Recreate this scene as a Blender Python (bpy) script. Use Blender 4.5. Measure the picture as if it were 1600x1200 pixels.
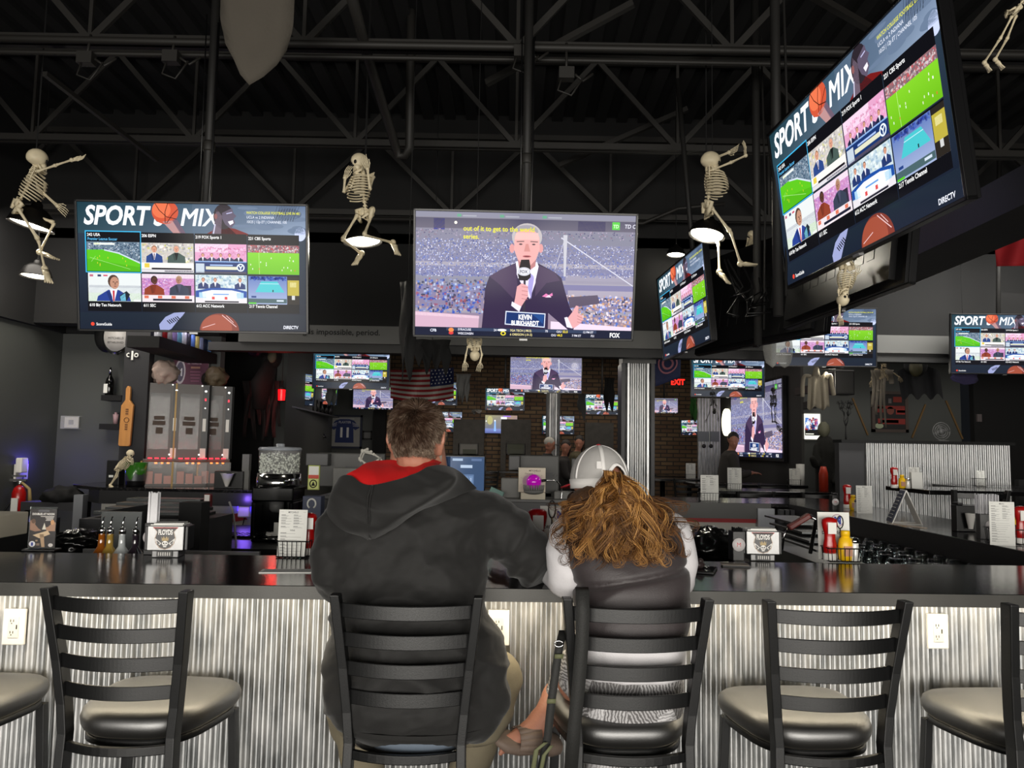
import bpy, bmesh, math, random
from mathutils import Vector, Matrix, noise
from math import sin, cos, pi, radians, atan, sqrt, atan2, hypot
random.seed(7)
for _o in list(bpy.data.objects): bpy.data.objects.remove(_o)
scn = bpy.context.scene
COL = scn.collection

# ------------------------------------------------------------- camera
FPX, PH, ROLL, EYE = 1200.0, 100.0, radians(1.0), 1.5
_p = atan(PH / FPX)
cF = Vector((0, cos(_p), sin(_p)))
_U0 = Vector((0, -sin(_p), cos(_p))); _R0 = Vector((1, 0, 0))
cR = _R0 * cos(ROLL) + _U0 * sin(ROLL)
cU = -_R0 * sin(ROLL) + _U0 * cos(ROLL)
cam = bpy.data.cameras.new('camera'); camo = bpy.data.objects.new('camera', cam); COL.objects.link(camo)
cam.sensor_width = 36; cam.lens = FPX / 1600 * 36; cam.clip_start = .05; cam.clip_end = 200
M = Matrix.Identity(4)
for i in range(3):
    M[i][0] = cR[i]; M[i][1] = cU[i]; M[i][2] = -cF[i]
M[2][3] = EYE
camo.matrix_world = M
scn.camera = camo

# ------------------------------------------------------------- world, light, exposure
vs = scn.view_settings
vs.view_transform = 'Standard'; vs.look = 'None'; vs.gamma = 1; vs.use_curve_mapping = False; vs.exposure = 0.0
w = bpy.data.worlds.new('world'); scn.world = w; w.use_nodes = True
w.node_tree.nodes['Background'].inputs[0].default_value = (.55, .6, .7, 1)
w.node_tree.nodes['Background'].inputs[1].default_value = .01
def lamp(name, kind, loc, energy, color=(1, 1, 1), size=None, target=None, **k):
    l = bpy.data.lights.new(name, kind); l.energy = energy; l.color = color
    if kind == 'AREA':
        l.shape = 'RECTANGLE'; l.size, l.size_y = size
    elif size: l.shadow_soft_size = size
    for a, b in k.items(): setattr(l, a, b)
    o = bpy.data.objects.new(name, l); COL.objects.link(o); o.location = loc
    if target is not None:
        o.rotation_euler = (Vector(target) - Vector(loc)).to_track_quat('-Z', 'Y').to_euler()
    return o
# daylight through the storefront windows behind the camera
WINE = 135
for _wx, _we in ((-3.9, 1.0), (-.9, 1.0), (2.1, 1.0), (5.1, .7)):
    lamp('window_daylight', 'AREA', (_wx, -4.9, 1.45), WINE * _we, (1, .955, .88), (2.6, 2.3), (_wx, 3, .9), spread=radians(125))
# warm light strip under the overhang of the bar counter
lamp('under_counter_light', 'AREA', (-.8, 2.50, 1.026), 27, (1, .86, .62), (7.2, .03), (-.8, 2.50, 0)).rotation_euler = (0, 0, .027)
# unseen area lights in place of ceiling lamps, brightening back, side and left rooms
lamp('back_room_light', 'AREA', (0.5, 13.2, 3.2), 55, (1, .9, .78), (5, 2), (0.5, 13.5, 0))
lamp('side_room_light', 'AREA', (4.6, 8.6, 3.0), 26, (1, .93, .85), (4, 1.8), (4.4, 8.4, 0))
lamp('left_room_light', 'AREA', (-3.9, 6.3, 3.3), 34, (1, .93, .84), (1.5, .8), (-4.0, 7.6, 1.0))

# ------------------------------------------------------------- pixel helpers (1600 x 1200 frame)
def ray(px, py): return cF * FPX + cR * (px - 800) - cU * (py - 600)
def P(px, py, Y):
    d = ray(px, py); return Vector((0, 0, EYE)) + d * (Y / d.y)
def PZ(px, py, Z):
    d = ray(px, py); return Vector((0, 0, EYE)) + d * ((Z - EYE) / d.z)
def PX(px, py, X):
    d = ray(px, py); return Vector((0, 0, EYE)) + d * (X / d.x)

# ------------------------------------------------------------- materials
def s2l(c):
    return tuple(((x / 12.92) if x <= .04045 else ((x + .055) / 1.055) ** 2.4) for x in c[:3])
def hexc(h): return tuple(int(h[i:i + 2], 16) / 255 for i in (0, 2, 4))
MATS = {}
def mat(name, c=(.5, .5, .5), rough=.5, metal=0., bump=0., bscale=40., var=0., vscale=8., coat=0., trans=0., emit=None, estr=1., spec=.5, sheen=0., alpha=1., stretch=None, ior=1.45, attr=None, sss=0., wave=None):
    if name in MATS: return MATS[name]
    m = bpy.data.materials.new(name); m.use_nodes = True
    nt = m.node_tree; b = nt.nodes['Principled BSDF']; L = nt.links
    lc = s2l(c) + (1,)
    b.inputs['Base Color'].default_value = lc
    b.inputs['Roughness'].default_value = rough; b.inputs['Metallic'].default_value = metal
    b.inputs['Coat Weight'].default_value = coat; b.inputs['Coat Roughness'].default_value = .08
    b.inputs['Transmission Weight'].default_value = trans; b.inputs['IOR'].default_value = ior
    b.inputs['Specular IOR Level'].default_value = spec; b.inputs['Sheen Weight'].default_value = sheen
    b.inputs['Alpha'].default_value = alpha
    if sss: b.inputs['Subsurface Weight'].default_value = sss; b.inputs['Subsurface Radius'].default_value = (.01, .004, .002)
    if emit:
        b.inputs['Emission Color'].default_value = s2l(emit) + (1,); b.inputs['Emission Strength'].default_value = estr
    tc = nt.nodes.new('ShaderNodeTexCoord'); mp = nt.nodes.new('ShaderNodeMapping'); L.new(tc.outputs['Object'], mp.inputs[0])
    if stretch: mp.inputs['Scale'].default_value = stretch
    if attr:
        a = nt.nodes.new('ShaderNodeAttribute'); a.attribute_name = attr
        L.new(a.outputs['Color'], b.inputs['Base Color'])
    if var:
        n = nt.nodes.new('ShaderNodeTexNoise'); n.inputs['Scale'].default_value = vscale; n.inputs['Detail'].default_value = 5
        L.new(mp.outputs[0], n.inputs['Vector'])
        mx = nt.nodes.new('ShaderNodeMix'); mx.data_type = 'RGBA'; mx.blend_type = 'MULTIPLY'
        mx.inputs[0].default_value = 1
        r = nt.nodes.new('ShaderNodeMapRange'); r.inputs[3].default_value = 1 - var; r.inputs[4].default_value = 1 + var; r.inputs[1].default_value = .3; r.inputs[2].default_value = .7
        L.new(n.outputs['Fac'], r.inputs[0]); L.new(r.outputs[0], mx.inputs[7])
        if attr: L.new(a.outputs['Color'], mx.inputs[6])
        else: mx.inputs[6].default_value = lc
        L.new(mx.outputs[2], b.inputs['Base Color'])
    if bump:
        n2 = nt.nodes.new('ShaderNodeTexNoise'); n2.inputs['Scale'].default_value = bscale; n2.inputs['Detail'].default_value = 4
        L.new(mp.outputs[0], n2.inputs['Vector'])
        bp = nt.nodes.new('ShaderNodeBump'); bp.inputs['Strength'].default_value = bump; bp.inputs['Distance'].default_value = .01
        L.new(n2.outputs['Fac'], bp.inputs['Height']); L.new(bp.outputs[0], b.inputs['Normal'])
    MATS[name] = m; return m
def emat(name, attr='Col', strength=1.0, rough=.12):
    """a lit display: the picture it gives off is stored per face, under glossy glass"""
    if name in MATS: return MATS[name]
    m = bpy.data.materials.new(name); m.use_nodes = True; nt = m.node_tree; b = nt.nodes['Principled BSDF']
    a = nt.nodes.new('ShaderNodeAttribute'); a.attribute_name = attr
    nt.links.new(a.outputs['Color'], b.inputs['Emission Color']); b.inputs['Emission Strength'].default_value = strength
    b.inputs['Base Color'].default_value = (.004, .004, .005, 1); b.inputs['Roughness'].default_value = rough
    b.inputs['Specular IOR Level'].default_value = .07
    MATS[name] = m; return m

BLACKMET = mat('black_powdercoat', (.038, .04, .043), .42, 0, .05, 300, spec=.55)
BLACKPL = mat('black_plastic', (.045, .045, .05), .35)
MATTEBLK = mat('matte_black', (.03, .03, .033), .8)
DARKSTEEL = mat('dark_painted_steel', (.10, .097, .093), .6, 0, .1, 30, var=.25, vscale=3)
STEEL = mat('brushed_stainless', (.50, .50, .50), .34, 1, .05, 60, stretch=(1, 1, 30))
CHROME = mat('chrome', (.8, .8, .8), .12, 1)
WHITEPL = mat('white_plastic', (.86, .85, .83), .4)
PAPER = mat('white_paper', (.87, .87, .85), .8)
GLASS = mat('clear_glass', (.95, .97, .96), .03, 0, trans=1, ior=1.45)
VINYL = mat('black_vinyl', (.05, .045, .038), .43, 0, .04, 250, spec=.7, ior=1.95, sheen=.1)
VINYL.node_tree.nodes['Principled BSDF'].inputs['Sheen Tint'].default_value = (1, .88, .66, 1); VINYL.node_tree.nodes['Principled BSDF'].inputs['Sheen Roughness'].default_value = .22
RED = mat('ketchup_red', (.62, .05, .05), .3, coat=.3)
YELLOW = mat('mustard_yellow', (.93, .74, .1), .35)
BONE = mat('bone_plastic', (.83, .78, .66), .5, 0, .08, 60, var=.1, vscale=20)
GRAYPL = mat('grey_plastic', (.36, .36, .36), .5)
DKGRAYPL = mat('dark_grey_plastic', (.2, .2, .21), .5)
BRASS = mat('brass', (.75, .58, .25), .3, 1)
SKIN = mat('skin', (.64, .44, .36), .5, 0, .1, 120, var=.08, vscale=14, sss=.1)

# ------------------------------------------------------------- mesh builder
class MB:
    def __init__(s): s.v = []; s.f = []; s.m = []; s.c = []; s.mi = 0; s.col = None; s.sm = []; s.smooth = True
    def addv(s, co): s.v.append(Vector(co)); return len(s.v) - 1
    def face(s, idx, smooth=None):
        s.f.append(tuple(idx)); s.m.append(s.mi); s.c.append(s.col); s.sm.append(s.smooth if smooth is None else smooth)
    def poly(s, pts): s.face([s.addv(p) for p in pts], False)
    def box(s, a, b, mtx=None, taper=None):
        x0, y0, z0 = a; x1, y1, z1 = b
        c = [(x0, y0, z0), (x1, y0, z0), (x1, y1, z0), (x0, y1, z0), (x0, y0, z1), (x1, y0, z1), (x1, y1, z1), (x0, y1, z1)]
        if taper:
            cx, cy = (x0 + x1) / 2, (y0 + y1) / 2
            for k in range(4, 8): c[k] = (cx + (c[k][0] - cx) * taper, cy + (c[k][1] - cy) * taper, c[k][2])
        i = [s.addv(mtx @ Vector(p) if mtx else p) for p in c]
        for q in ((0, 3, 2, 1), (4, 5, 6, 7), (0, 1, 5, 4), (1, 2, 6, 5), (2, 3, 7, 6), (3, 0, 4, 7)): s.face([i[k] for k in q], False)
        return s
    def cbox(s, c, d, mtx=None): return s.box([c[k] - d[k] / 2 for k in range(3)], [c[k] + d[k] / 2 for k in range(3)], mtx)
    def beam(s, a, b, wx, wz, up=(0, 0, 1)):
        a = Vector(a); b = Vector(b); d = (b - a); L = d.length; d.normalize()
        u = Vector(up)
        if abs(d.dot(u)) > .99: u = Vector((0, 1, 0))
        sx = d.cross(u).normalized(); uz = sx.cross(d).normalized()
        m = Matrix((sx, d, uz)).transposed().to_4x4(); m.translation = a
        return s.box((-wx / 2, 0, -wz / 2), (wx / 2, L, wz / 2), m)
    def rings(s, rs, cap=True, close=True):
        idx = [[s.addv(p) for p in r] for r in rs]; n = len(rs[0])
        for a, b in zip(idx, idx[1:]):
            for k in range(n if close else n - 1): s.face((a[k], a[(k + 1) % n], b[(k + 1) % n], b[k]))
        if cap and close:
            s.face(list(reversed(idx[0]))); s.face(idx[-1])
        return s
    def tube(s, pts, r, n=8, cap=True, flat=1., up=None):
        pts = [Vector(p) for p in pts]; N = len(pts)
        rr = r if isinstance(r, (list, tuple)) else [r] * N
        T = [(pts[min(i + 1, N - 1)] - pts[max(i - 1, 0)]).normalized() for i in range(N)]
        t0 = T[0]; u = Vector(up) if up else (Vector((0, 0, 1)) if abs(t0.z) < .9 else Vector((1, 0, 0)))
        u = (u - t0 * u.dot(t0)).normalized(); out = []
        for i in range(N):
            u = (u - T[i] * u.dot(T[i]))
            u = u.normalized() if u.length > 1e-6 else Vector((1, 0, 0)); v = T[i].cross(u)
            out.append([pts[i] + u * (cos(2 * pi * k / n) * rr[i] * flat) + v * (sin(2 * pi * k / n) * rr[i]) for k in range(n)])
        return s.rings(out, cap)
    def lathe(s, prof, n=20, c=(0, 0, 0), mtx=None, cap=True, sx=1., sy=1.):
        rs = []
        for r, z in prof:
            rr = []
            for k in range(n):
                p = Vector((c[0] + r * sx * cos(2 * pi * k / n), c[1] + r * sy * sin(2 * pi * k / n), c[2] + z))
                rr.append(mtx @ p if mtx else p)
            rs.append(rr)
        return s.rings(rs, cap)
    def ell(s, c, r, n=14, m=9, mtx=None, f=None):
        """ellipsoid, f(unit vector)->scale"""
        c = Vector(c); rs = []
        for j in range(m + 1):
            th = .02 + (pi - .04) * j / m; rr = []
            for k in range(n):
                d = Vector((sin(th) * cos(2 * pi * k / n), sin(th) * sin(2 * pi * k / n), cos(th)))
                q = f(d) if f else 1.
                p = Vector((d.x * r[0], d.y * r[1], d.z * r[2])) * q
                p = (mtx @ p if mtx else p) + c
                rr.append(p)
            rs.append(list(reversed(rr)))
        return s.rings(rs)
    def prism(s, pts, d, mtx=None):
        """2-D outline (x,z) pushed d along y"""
        a = [Vector((p[0], 0, p[1])) for p in pts]; b = [p + Vector((0, d, 0)) for p in a]
        if mtx: a = [mtx @ p for p in a]; b = [mtx @ p for p in b]
        ia = [s.addv(p) for p in a]; ib = [s.addv(p) for p in b]; n = len(pts)
        s.face(ia, False); s.face(list(reversed(ib)), False)
        for k in range(n): s.face((ia[k], ib[k], ib[(k + 1) % n], ia[(k + 1) % n]), False)
        return s
    def grid(s, fn, nu, nv):
        idx = [[s.addv(fn(i / nu, j / nv)) for i in range(nu + 1)] for j in range(nv + 1)]
        for j in range(nv):
            for i in range(nu): s.face((idx[j][i], idx[j][i + 1], idx[j + 1][i + 1], idx[j + 1][i]))
        return s
    def text(s, t, x, z, size, y=0, mtx=None, align='LEFT', xs=1., shear=0., bold=0., thick=0.):
        vs_, fs_ = text_geo(t, align, shear, bold)
        base = len(s.v)
        for v in vs_:
            p = Vector((x + v[0] * size * xs, y, z + v[1] * size)); s.v.append(mtx @ p if mtx else p)
        for f in fs_: s.face([base + k for k in f], False)
        return s
    def build(s, name, mats, parent=None, bevel=0., subsurf=0, colattr='Col', loc=None, solid=0., seg=2, smooth_angle=True):
        me = bpy.data.meshes.new(name); me.from_pydata([tuple(v) for v in s.v], [], s.f)
        if not isinstance(mats, (list, tuple)): mats = [mats]
        for m in mats: me.materials.append(m)
        me.polygons.foreach_set('material_index', s.m); me.polygons.foreach_set('use_smooth', s.sm)
        if any(c is not None for c in s.c):
            ca = me.color_attributes.new(colattr, 'FLOAT_COLOR', 'CORNER'); data = []
            for f, c in zip(s.f, s.c):
                c = c or (0, 0, 0)
                if isinstance(c[0], (tuple, list)):
                    for q in c: data += list(s2l(q)) + [1]
                else: data += (list(s2l(c)) + [1]) * len(f)
            ca.data.foreach_set('color', data)
        me.validate(); me.update()
        o = bpy.data.objects.new(name, me); COL.objects.link(o)
        if parent is not None: o.parent = parent
        if loc is not None: o.location = loc
        if solid:
            md = o.modifiers.new('s', 'SOLIDIFY'); md.thickness = solid; md.offset = 0
        if bevel:
            md = o.modifiers.new('b', 'BEVEL'); md.width = bevel; md.segments = seg; md.limit_method = 'ANGLE'; md.angle_limit = radians(40); md.harden_normals = False
        if subsurf:
            md = o.modifiers.new('u', 'SUBSURF'); md.levels = subsurf; md.render_levels = subsurf
        return o
_TG = {}
def text_geo(t, align='LEFT', shear=0., bold=0.):
    k = (t, align, shear, bold)
    if k in _TG: return _TG[k]
    cu = bpy.data.curves.new('lettering', 'FONT'); cu.body = t; cu.align_x = align; cu.shear = shear; cu.offset = bold; cu.resolution_u = 3
    o = bpy.data.objects.new('lettering', cu); COL.objects.link(o)
    dg = bpy.context.evaluated_depsgraph_get(); me = bpy.data.meshes.new_from_object(o.evaluated_get(dg))
    r = ([tuple(v.co) for v in me.vertices], [tuple(p.vertices) for p in me.polygons])
    bpy.data.objects.remove(o); bpy.data.meshes.remove(me); bpy.data.curves.remove(cu)
    _TG[k] = r; return r

# ------------------------------------------------------------- things
def tag(o, label, cat, group=None, kind=None):
    if label: o['label'] = label
    if cat: o['category'] = cat
    if group: o['group'] = group
    if kind: o['kind'] = kind
    return o
def thing(name, label, cat, loc=(0, 0, 0), rz=0, group=None):
    o = bpy.data.objects.new(name, None); COL.objects.link(o); o.location = loc; o.rotation_euler = (0, 0, rz); o.empty_display_size = .1
    return tag(o, label, cat, group)
def struct(o): o['kind'] = 'structure'; return o
def dup(root, loc=None, rz=None, label=None, group=None, name=None, scale=None):
    def cp(o, par):
        c = o.copy(); COL.objects.link(c)
        if par is not None: c.parent = par
        for ch in list(KIDS.get(o.name, o.children)): cp(ch, c)
        return c
    c = cp(root, None)
    if loc is not None: c.location = loc
    if rz is not None: c.rotation_euler = (0, 0, rz)
    if label: c['label'] = label
    if group: c['group'] = group
    if scale: c.scale = (scale,) * 3
    return c
KIDS = {}
def one(mb, name, mats, label, cat, group=None, **k):
    o = mb.build(name, mats, **k); return tag(o, label, cat, group)
# ------------------------------------------------------------- pictures shown on the screens (flat emissive paint, 160 x 90 units)
class Scr:
    W, H = 160., 90.
    def __init__(s, w=1.2, W=160., H=90., st=.00022): s.W = W; s.H = H; s.st = st; s.mb = MB(); s.mb.smooth = False; s.k = w / W; s.L = 0
    def pt(s, x, y): 
        x = min(max(x, 0), s.W); y = min(max(y, 0), s.H)
        return ((x - s.W / 2) * s.k, -s.L * s.st, (s.H / 2 - y) * s.k)
    def layer(s, n): s.L = n; return s
    def poly(s, pts, c):
        s.mb.col = c; s.mb.face([s.mb.addv(s.pt(*p)) for p in reversed(pts)], False)
    def rect(s, x0, y0, x1, y1, c, c2=None, c3=None, c4=None):
        if c2: s.mb.col = [c2, c3 or c2, c4 or c, c] if c3 else [c2, c2, c, c]
        else: s.mb.col = c
        s.mb.face([s.mb.addv(s.pt(*p)) for p in ((x0, y1), (x1, y1), (x1, y0), (x0, y0))], False)
    def ell(s, x, y, rx, ry, c, n=20, rot=0):
        s.poly([(x + rx * cos(a) * cos(rot) - ry * sin(a) * sin(rot), y + rx * cos(a) * sin(rot) + ry * sin(a) * cos(rot)) for a in [2 * pi * k / n for k in range(n)]], c)
    def ring(s, x, y, r0, r1, c, n=24, sy=1):
        for k in range(n):
            a, b = 2 * pi * k / n, 2 * pi * (k + 1) / n
            s.poly([(x + r0 * cos(a), y + r0 * sy * sin(a)), (x + r1 * cos(a), y + r1 * sy * sin(a)), (x + r1 * cos(b), y + r1 * sy * sin(b)), (x + r0 * cos(b), y + r0 * sy * sin(b))], c)
    def line(s, x0, y0, x1, y1, w, c):
        L = hypot(x1 - x0, y1 - y0) or 1; nx, ny = -(y1 - y0) / L * w / 2, (x1 - x0) / L * w / 2
        s.poly([(x0 + nx, y0 + ny), (x1 + nx, y1 + ny), (x1 - nx, y1 - ny), (x0 - nx, y0 - ny)], c)
    def text(s, t, x, y, size, c, xs=1, shear=0, bold=0, align='LEFT'):
        s.mb.col = c
        s.mb.text(t, (x - s.W / 2) * s.k, (s.H / 2 - y) * s.k, size * s.k, -s.L * s.st, None, align, xs, shear, bold)
    def noise(s, x0, y0, x1, y1, n, cols, sz=(.5, 1.4), rnd=None, dens=None):
        r = rnd or random
        for i in range(n):
            w_ = r.uniform(*sz) ; h_ = r.uniform(*sz); x = r.uniform(x0, x1 - w_); y = r.uniform(y0, y1 - h_)
            if dens and r.random() > dens(x, y): continue
            s.rect(x, y, min(x + w_, x1), min(y + h_, y1), r.choice(cols))
    def man(s, x, y, k, suit, skin=(.85, .62, .52), hair=(.35, .25, .2), shirt=(.9, .9, .95), tie=None, look=0, clip=200):
        """bust: head centre (x,y), head half-height k"""
        cy = lambda v: min(v, clip)
        s.poly([(x - 2.6 * k, cy(y + 4.6 * k)), (x - 2.4 * k, cy(y + 2.2 * k)), (x - .8 * k, cy(y + 1.2 * k)), (x + .8 * k, cy(y + 1.2 * k)), (x + 2.4 * k, cy(y + 2.2 * k)), (x + 2.6 * k, cy(y + 4.6 * k))], suit)
        L = s.L; s.L = L + .4
        s.poly([(x - .6 * k, y + 1.1 * k), (x + .6 * k, y + 1.1 * k), (x + .1 * k, cy(y + 3.2 * k)), (x - .1 * k, cy(y + 3.2 * k))], shirt)
        s.ell(x, y - .12 * k, .85 * k, 1.02 * k, hair, 14)
        s.L = L + .8
        s.ell(x + look * .18 * k, y + .12 * k, .7 * k, .95 * k, skin, 14)
        dk = tuple(q * .72 for q in skin); s.L = L + 1.1; fx = x + look * .3 * k
        for e in (-.27, .27): s.ell(fx + e * k, y - .02 * k, .13 * k, .07 * k, (.18, .12, .12), 8)
        s.poly([(fx - .08 * k, y), (fx + .08 * k, y), (fx + .14 * k, y + .4 * k), (fx - .14 * k, y + .4 * k)], dk); s.ell(fx, y + .62 * k, .25 * k, .06 * k, (.5, .25, .25), 8); s.poly([(x - .55 * k, y + 1.35 * k), (x - .25 * k, y + 2.2 * k), (x - .1 * k, y + 3.2 * k), (x - .6 * k, cy(y + 3.4 * k)), (x - 1.1 * k, y + 1.5 * k)], tuple(q * .8 for q in suit)); s.L = L + .8
        if tie: s.poly([(x - .15 * k, y + 1.3 * k), (x + .15 * k, y + 1.3 * k), (x + .1 * k, cy(y + 3 * k)), (x - .1 * k, cy(y + 3 * k))], tie)
        s.L = L

def sportsmix():
    S = Scr(); R = random.Random(11)
    teal = (.12, .24, .28); slate = (.36, .44, .52)
    S.layer(0); S.rect(0, 0, 80, 22, (.10, .22, .26), (.17, .27, .31), (.33, .40, .47), (.24, .34, .42)); S.rect(80, 0, 160, 22, (.30, .38, .46), (.32, .40, .48), (.55, .62, .72), (.38, .45, .56))
    S.rect(0, 22, 160, 78, (.16, .22, .28), (.10, .13, .19)); S.rect(0, 78, 160, 90, (.11, .15, .20), (.10, .13, .19))
    S.layer(1)
    for k in range(14): S.ell(112 + R.uniform(0, 44), R.uniform(2, 18), R.uniform(4, 10), R.uniform(1, 3), (.40, .47, .57))
    S.ell(156, 20, 4, 5, (.78, .82, .95)); S.ell(148, 6, 9, 4, (.32, .38, .48))
    S.layer(2); wht = (.96, .98, 1)
    S.text('SPORT', 4, 15.4, 18.4, wht, .81, .22, .03); S.text('S', 52.5, 15.4, 18.4, wht, .81, .22, .03); S.text('MIX', 70.6, 15.6, 18, wht, .86, .22); S.text('MIX', 71.2, 15.6, 18, wht, .86, .22)
    S.layer(3)
    S.poly([(59, 13), (66, 12), (73, 22), (67.5, 22)], (.72, .55, .55)); S.poly([(66, 12), (68.5, 10), (76, 22), (72, 22)], (.42, .35, .42))
    S.ell(61, 6, 9.3, 8.6, (.80, .33, .22), 30); S.layer(3.5); S.ell(58.5, 4.5, 6.5, 6, (.90, .45, .30), 24)
    S.layer(4)
    for pts in ([(54, 0), (57, 5), (62, 9.5), (69, 11)], [(63, 0), (61, 6), (61, 14)], [(70, 4), (66, 8), (62, 14)]):
        for a, b in zip(pts, pts[1:]): S.line(*a, *b, .5, (.25, .08, .05))
    # the player's head, turned up to the right
    S.layer(3)
    S.poly([(88, 22), (96, 17.5), (99, 12), (104, 16), (110, 17), (118, 20), (122, 22)], (.45, .10, .10))
    S.poly([(94, 22), (98, 15), (105, 15.5), (112, 22)], (.13, .10, .12))
    S.layer(3.4); S.ell(102, 8.5, 7.2, 9, (.17, .14, .17), 20); S.poly([(97, 3), (95.5, 14), (93, 22), (100, 22), (101, 8)], (.42, .36, .42))
    S.layer(3.8); S.poly([(101, 6), (108, 2.5), (109, 6), (111, 8), (109, 10), (110, 13), (107, 17), (103, 14), (101, 10)], (.36, .32, .40))
    S.layer(4.2); S.poly([(105, 12), (108.5, 11), (109, 13), (106.5, 14.5)], (.92, .9, .95)); S.line(104, 6.5, 108, 5.5, .6, (.75, .75, .9)); S.ell(96.5, 8.5, 1.2, 2, (.55, .35, .35), 10)
    S.line(96, 14, 94.5, 22, .8, (.8, .8, .9))
    S.layer(3)
    for k in range(8):
        S.line(140 + k * 1.8, 0, 137 + k * 2, 11, .22, (.12, .15, .2)); S.line(138 + k * 1.8, 11, 143 + k * 1.8, 0, .22, (.12, .15, .2))
    S.layer(4)
    S.text('WATCH COLLEGE FOOTBALL LIVE IN 4K!', 118, 6.3, 2.55, (.86, .86, .28), .80, .05, .02)
    S.text('UCLA vs 2 INDIANA', 118, 9.5, 2.6, (.88, .9, .95), .85, .05, .004); S.text('10/25 | 12p ET | CHANNEL 105', 118, 12.7, 2.6, (.88, .9, .95), .83, .12, .006)
    S.layer(5); cx = (5.6, 43.6, 81.2, 118.3, 155.4); blk = (.055, .055, .075)
    for k in range(4):
        S.rect(cx[k] + .25, 20.8, cx[k + 1] - .25, 49, blk); S.rect(cx[k] + .25, 49.6, cx[k + 1] - .25, 77, blk)
    S.rect(4.9, 20.1, 43.9, 49.6, (.25, .72, .92)); S.layer(5.6); S.rect(5.6, 20.8, 43.2, 49, blk)
    S.layer(6.2)
    for t, x, y in (('242 USA', 6.4, 23.9), ('206 ESPN', 44.4, 24), ('219 FOX Sports 1', 82, 24.3), ('221 CBS Sports', 119.2, 24.6), ('610 Big Ten Network', 7, 73.6), ('611 SEC', 44.8, 73.4), ('612 ACC Network', 82, 73.2), ('217 Tennis Channel', 119.4, 73)):
        S.text(t, x, y, 2.9, (.97, .97, .97), .86, 0, .02)
    S.text('Premier League Soccer', 6.6, 26.8, 2.7, (.35, .70, .90), .82, 0, .02)
    # 242: football pitch with a curved stand
    g = (.36, .76, .12)
    S.rect(6, 27.8, 43, 48.6, (.40, .48, .55)); S.layer(6.6)
    S.noise(6, 28, 43, 42, 420, [(.25, .33, .42), (.5, .58, .66), (.7, .75, .8), (.15, .22, .32), (.62, .66, .7)], (.4, 1.1), R)
    S.layer(7.2); S.poly([(6, 33.6), (18, 33.4), (28, 35.6), (36, 39), (43, 42.5), (43, 48.6), (6, 48.6)], g)
    S.layer(7.6); S.poly([(6, 40), (43, 45.5), (43, 48.6), (6, 48.6)], (.32, .70, .10)); S.poly([(18, 33.2), (28, 35.2), (43, 42), (43, 43), (28, 36.2), (18, 34)], (.8, .85, .9))
    S.layer(8); S.line(8, 39, 36, 47, .22, (.7, .9, .55)); S.line(12, 38, 9, 42, .2, (.7, .9, .55)); S.rect(11, 28.6, 25.4, 30, (.9, .92, .9)); S.rect(11, 28.6, 15, 30, (.8, .85, .15))
    for k in range(9): S.rect(*(lambda x, y: (x, y, x + .45, y + 1.1))(R.uniform(10, 38), R.uniform(36, 44)), (.85, .8, .2))
    # 206: two men at a desk
    S.layer(6.6); S.rect(43.9, 28, 80.6, 48.8, (.78, .76, .74)); S.noise(43.9, 28, 80.6, 42, 300, [(.9, .88, .85), (.6, .6, .62), (.85, .75, .7), (.8, .8, .3), (.5, .52, .56), (.98, .96, .94)], (.6, 1.8), R)
    S.layer(7.2); S.man(53, 32.5, 2.3, (.18, .28, .52), hair=(.6, .42, .3), tie=(.35, .15, .2)); S.man(68.5, 32, 2.5, (.28, .35, .33), hair=(.66, .62, .6), shirt=(.1, .12, .12))
    S.layer(8.2); S.rect(43.9, 42, 80.6, 46.4, (.93, .92, .9)); S.layer(8.6); S.rect(51, 45.6, 79, 46.8, (.1, .08, .12)); S.rect(44, 46.9, 80.6, 48.8, (.85, .84, .86)); S.rect(46, 42.5, 49.5, 45.5, (.88, .78, .3)); S.rect(60, 47.4, 80, 48.4, (.3, .28, .35))
    # 219: crowd behind a studio desk
    S.layer(6.6); S.rect(81.5, 28, 117.9, 48.9, (.86, .62, .76)); S.rect(81.5, 28, 105, 34, (.93, .86, .92)); S.noise(84, 30, 117.9, 42, 420, [(.9, .55, .72), (.8, .5, .65), (.95, .8, .9), (.7, .35, .5), (.88, .72, .85)], (.5, 1.5), R)
    S.layer(7.2)
    for k in range(5): S.man(87 + k * 6.3, 36, 1.3, R.choice([(.13, .14, .25), (.2, .2, .35), (.35, .3, .4)]), clip=41)
    S.layer(8.2); S.rect(81.5, 40.4, 117.9, 48.9, (.10, .20, .42)); S.rect(81.5, 40.2, 117.9, 40.9, (.6, .75, .95)); S.layer(8.7)
    S.rect(92, 42.6, 108, 43.5, (.65, .75, .95)); S.rect(89, 44, 111, 46.2, (.85, .85, .75)); S.rect(82, 42, 88, 48.5, (.75, .8, .85)); S.ring(113.6, 44.5, 2, 2.8, (.9, .95, 1)); S.line(112.2, 43, 113.6, 44.7, .7, (.9, .95, 1)); S.line(115, 43, 113.6, 44.7, .7, (.9, .95, 1)); S.line(113.6, 44.7, 113.6, 46.2, .7, (.9, .95, 1)); S.rect(82, 47.6, 117.5, 48.8, (.3, .28, .35))
    # 221: football pitch with red stands
    S.layer(6.6); S.rect(118.6, 28.2, 155.2, 49, (.55, .40, .42)); S.noise(118.6, 28.2, 155.2, 33.6, 300, [(.8, .3, .32), (.75, .7, .72), (.4, .35, .4), (.9, .85, .85)], (.4, 1.2), R)
    S.layer(7.2); S.rect(118.6, 33.6, 155.2, 49, (.50, .80, .16), (.42, .72, .10)); S.layer(7.6); S.line(126.6, 33.6, 127, 49, .2, (.8, .95, .6))
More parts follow.
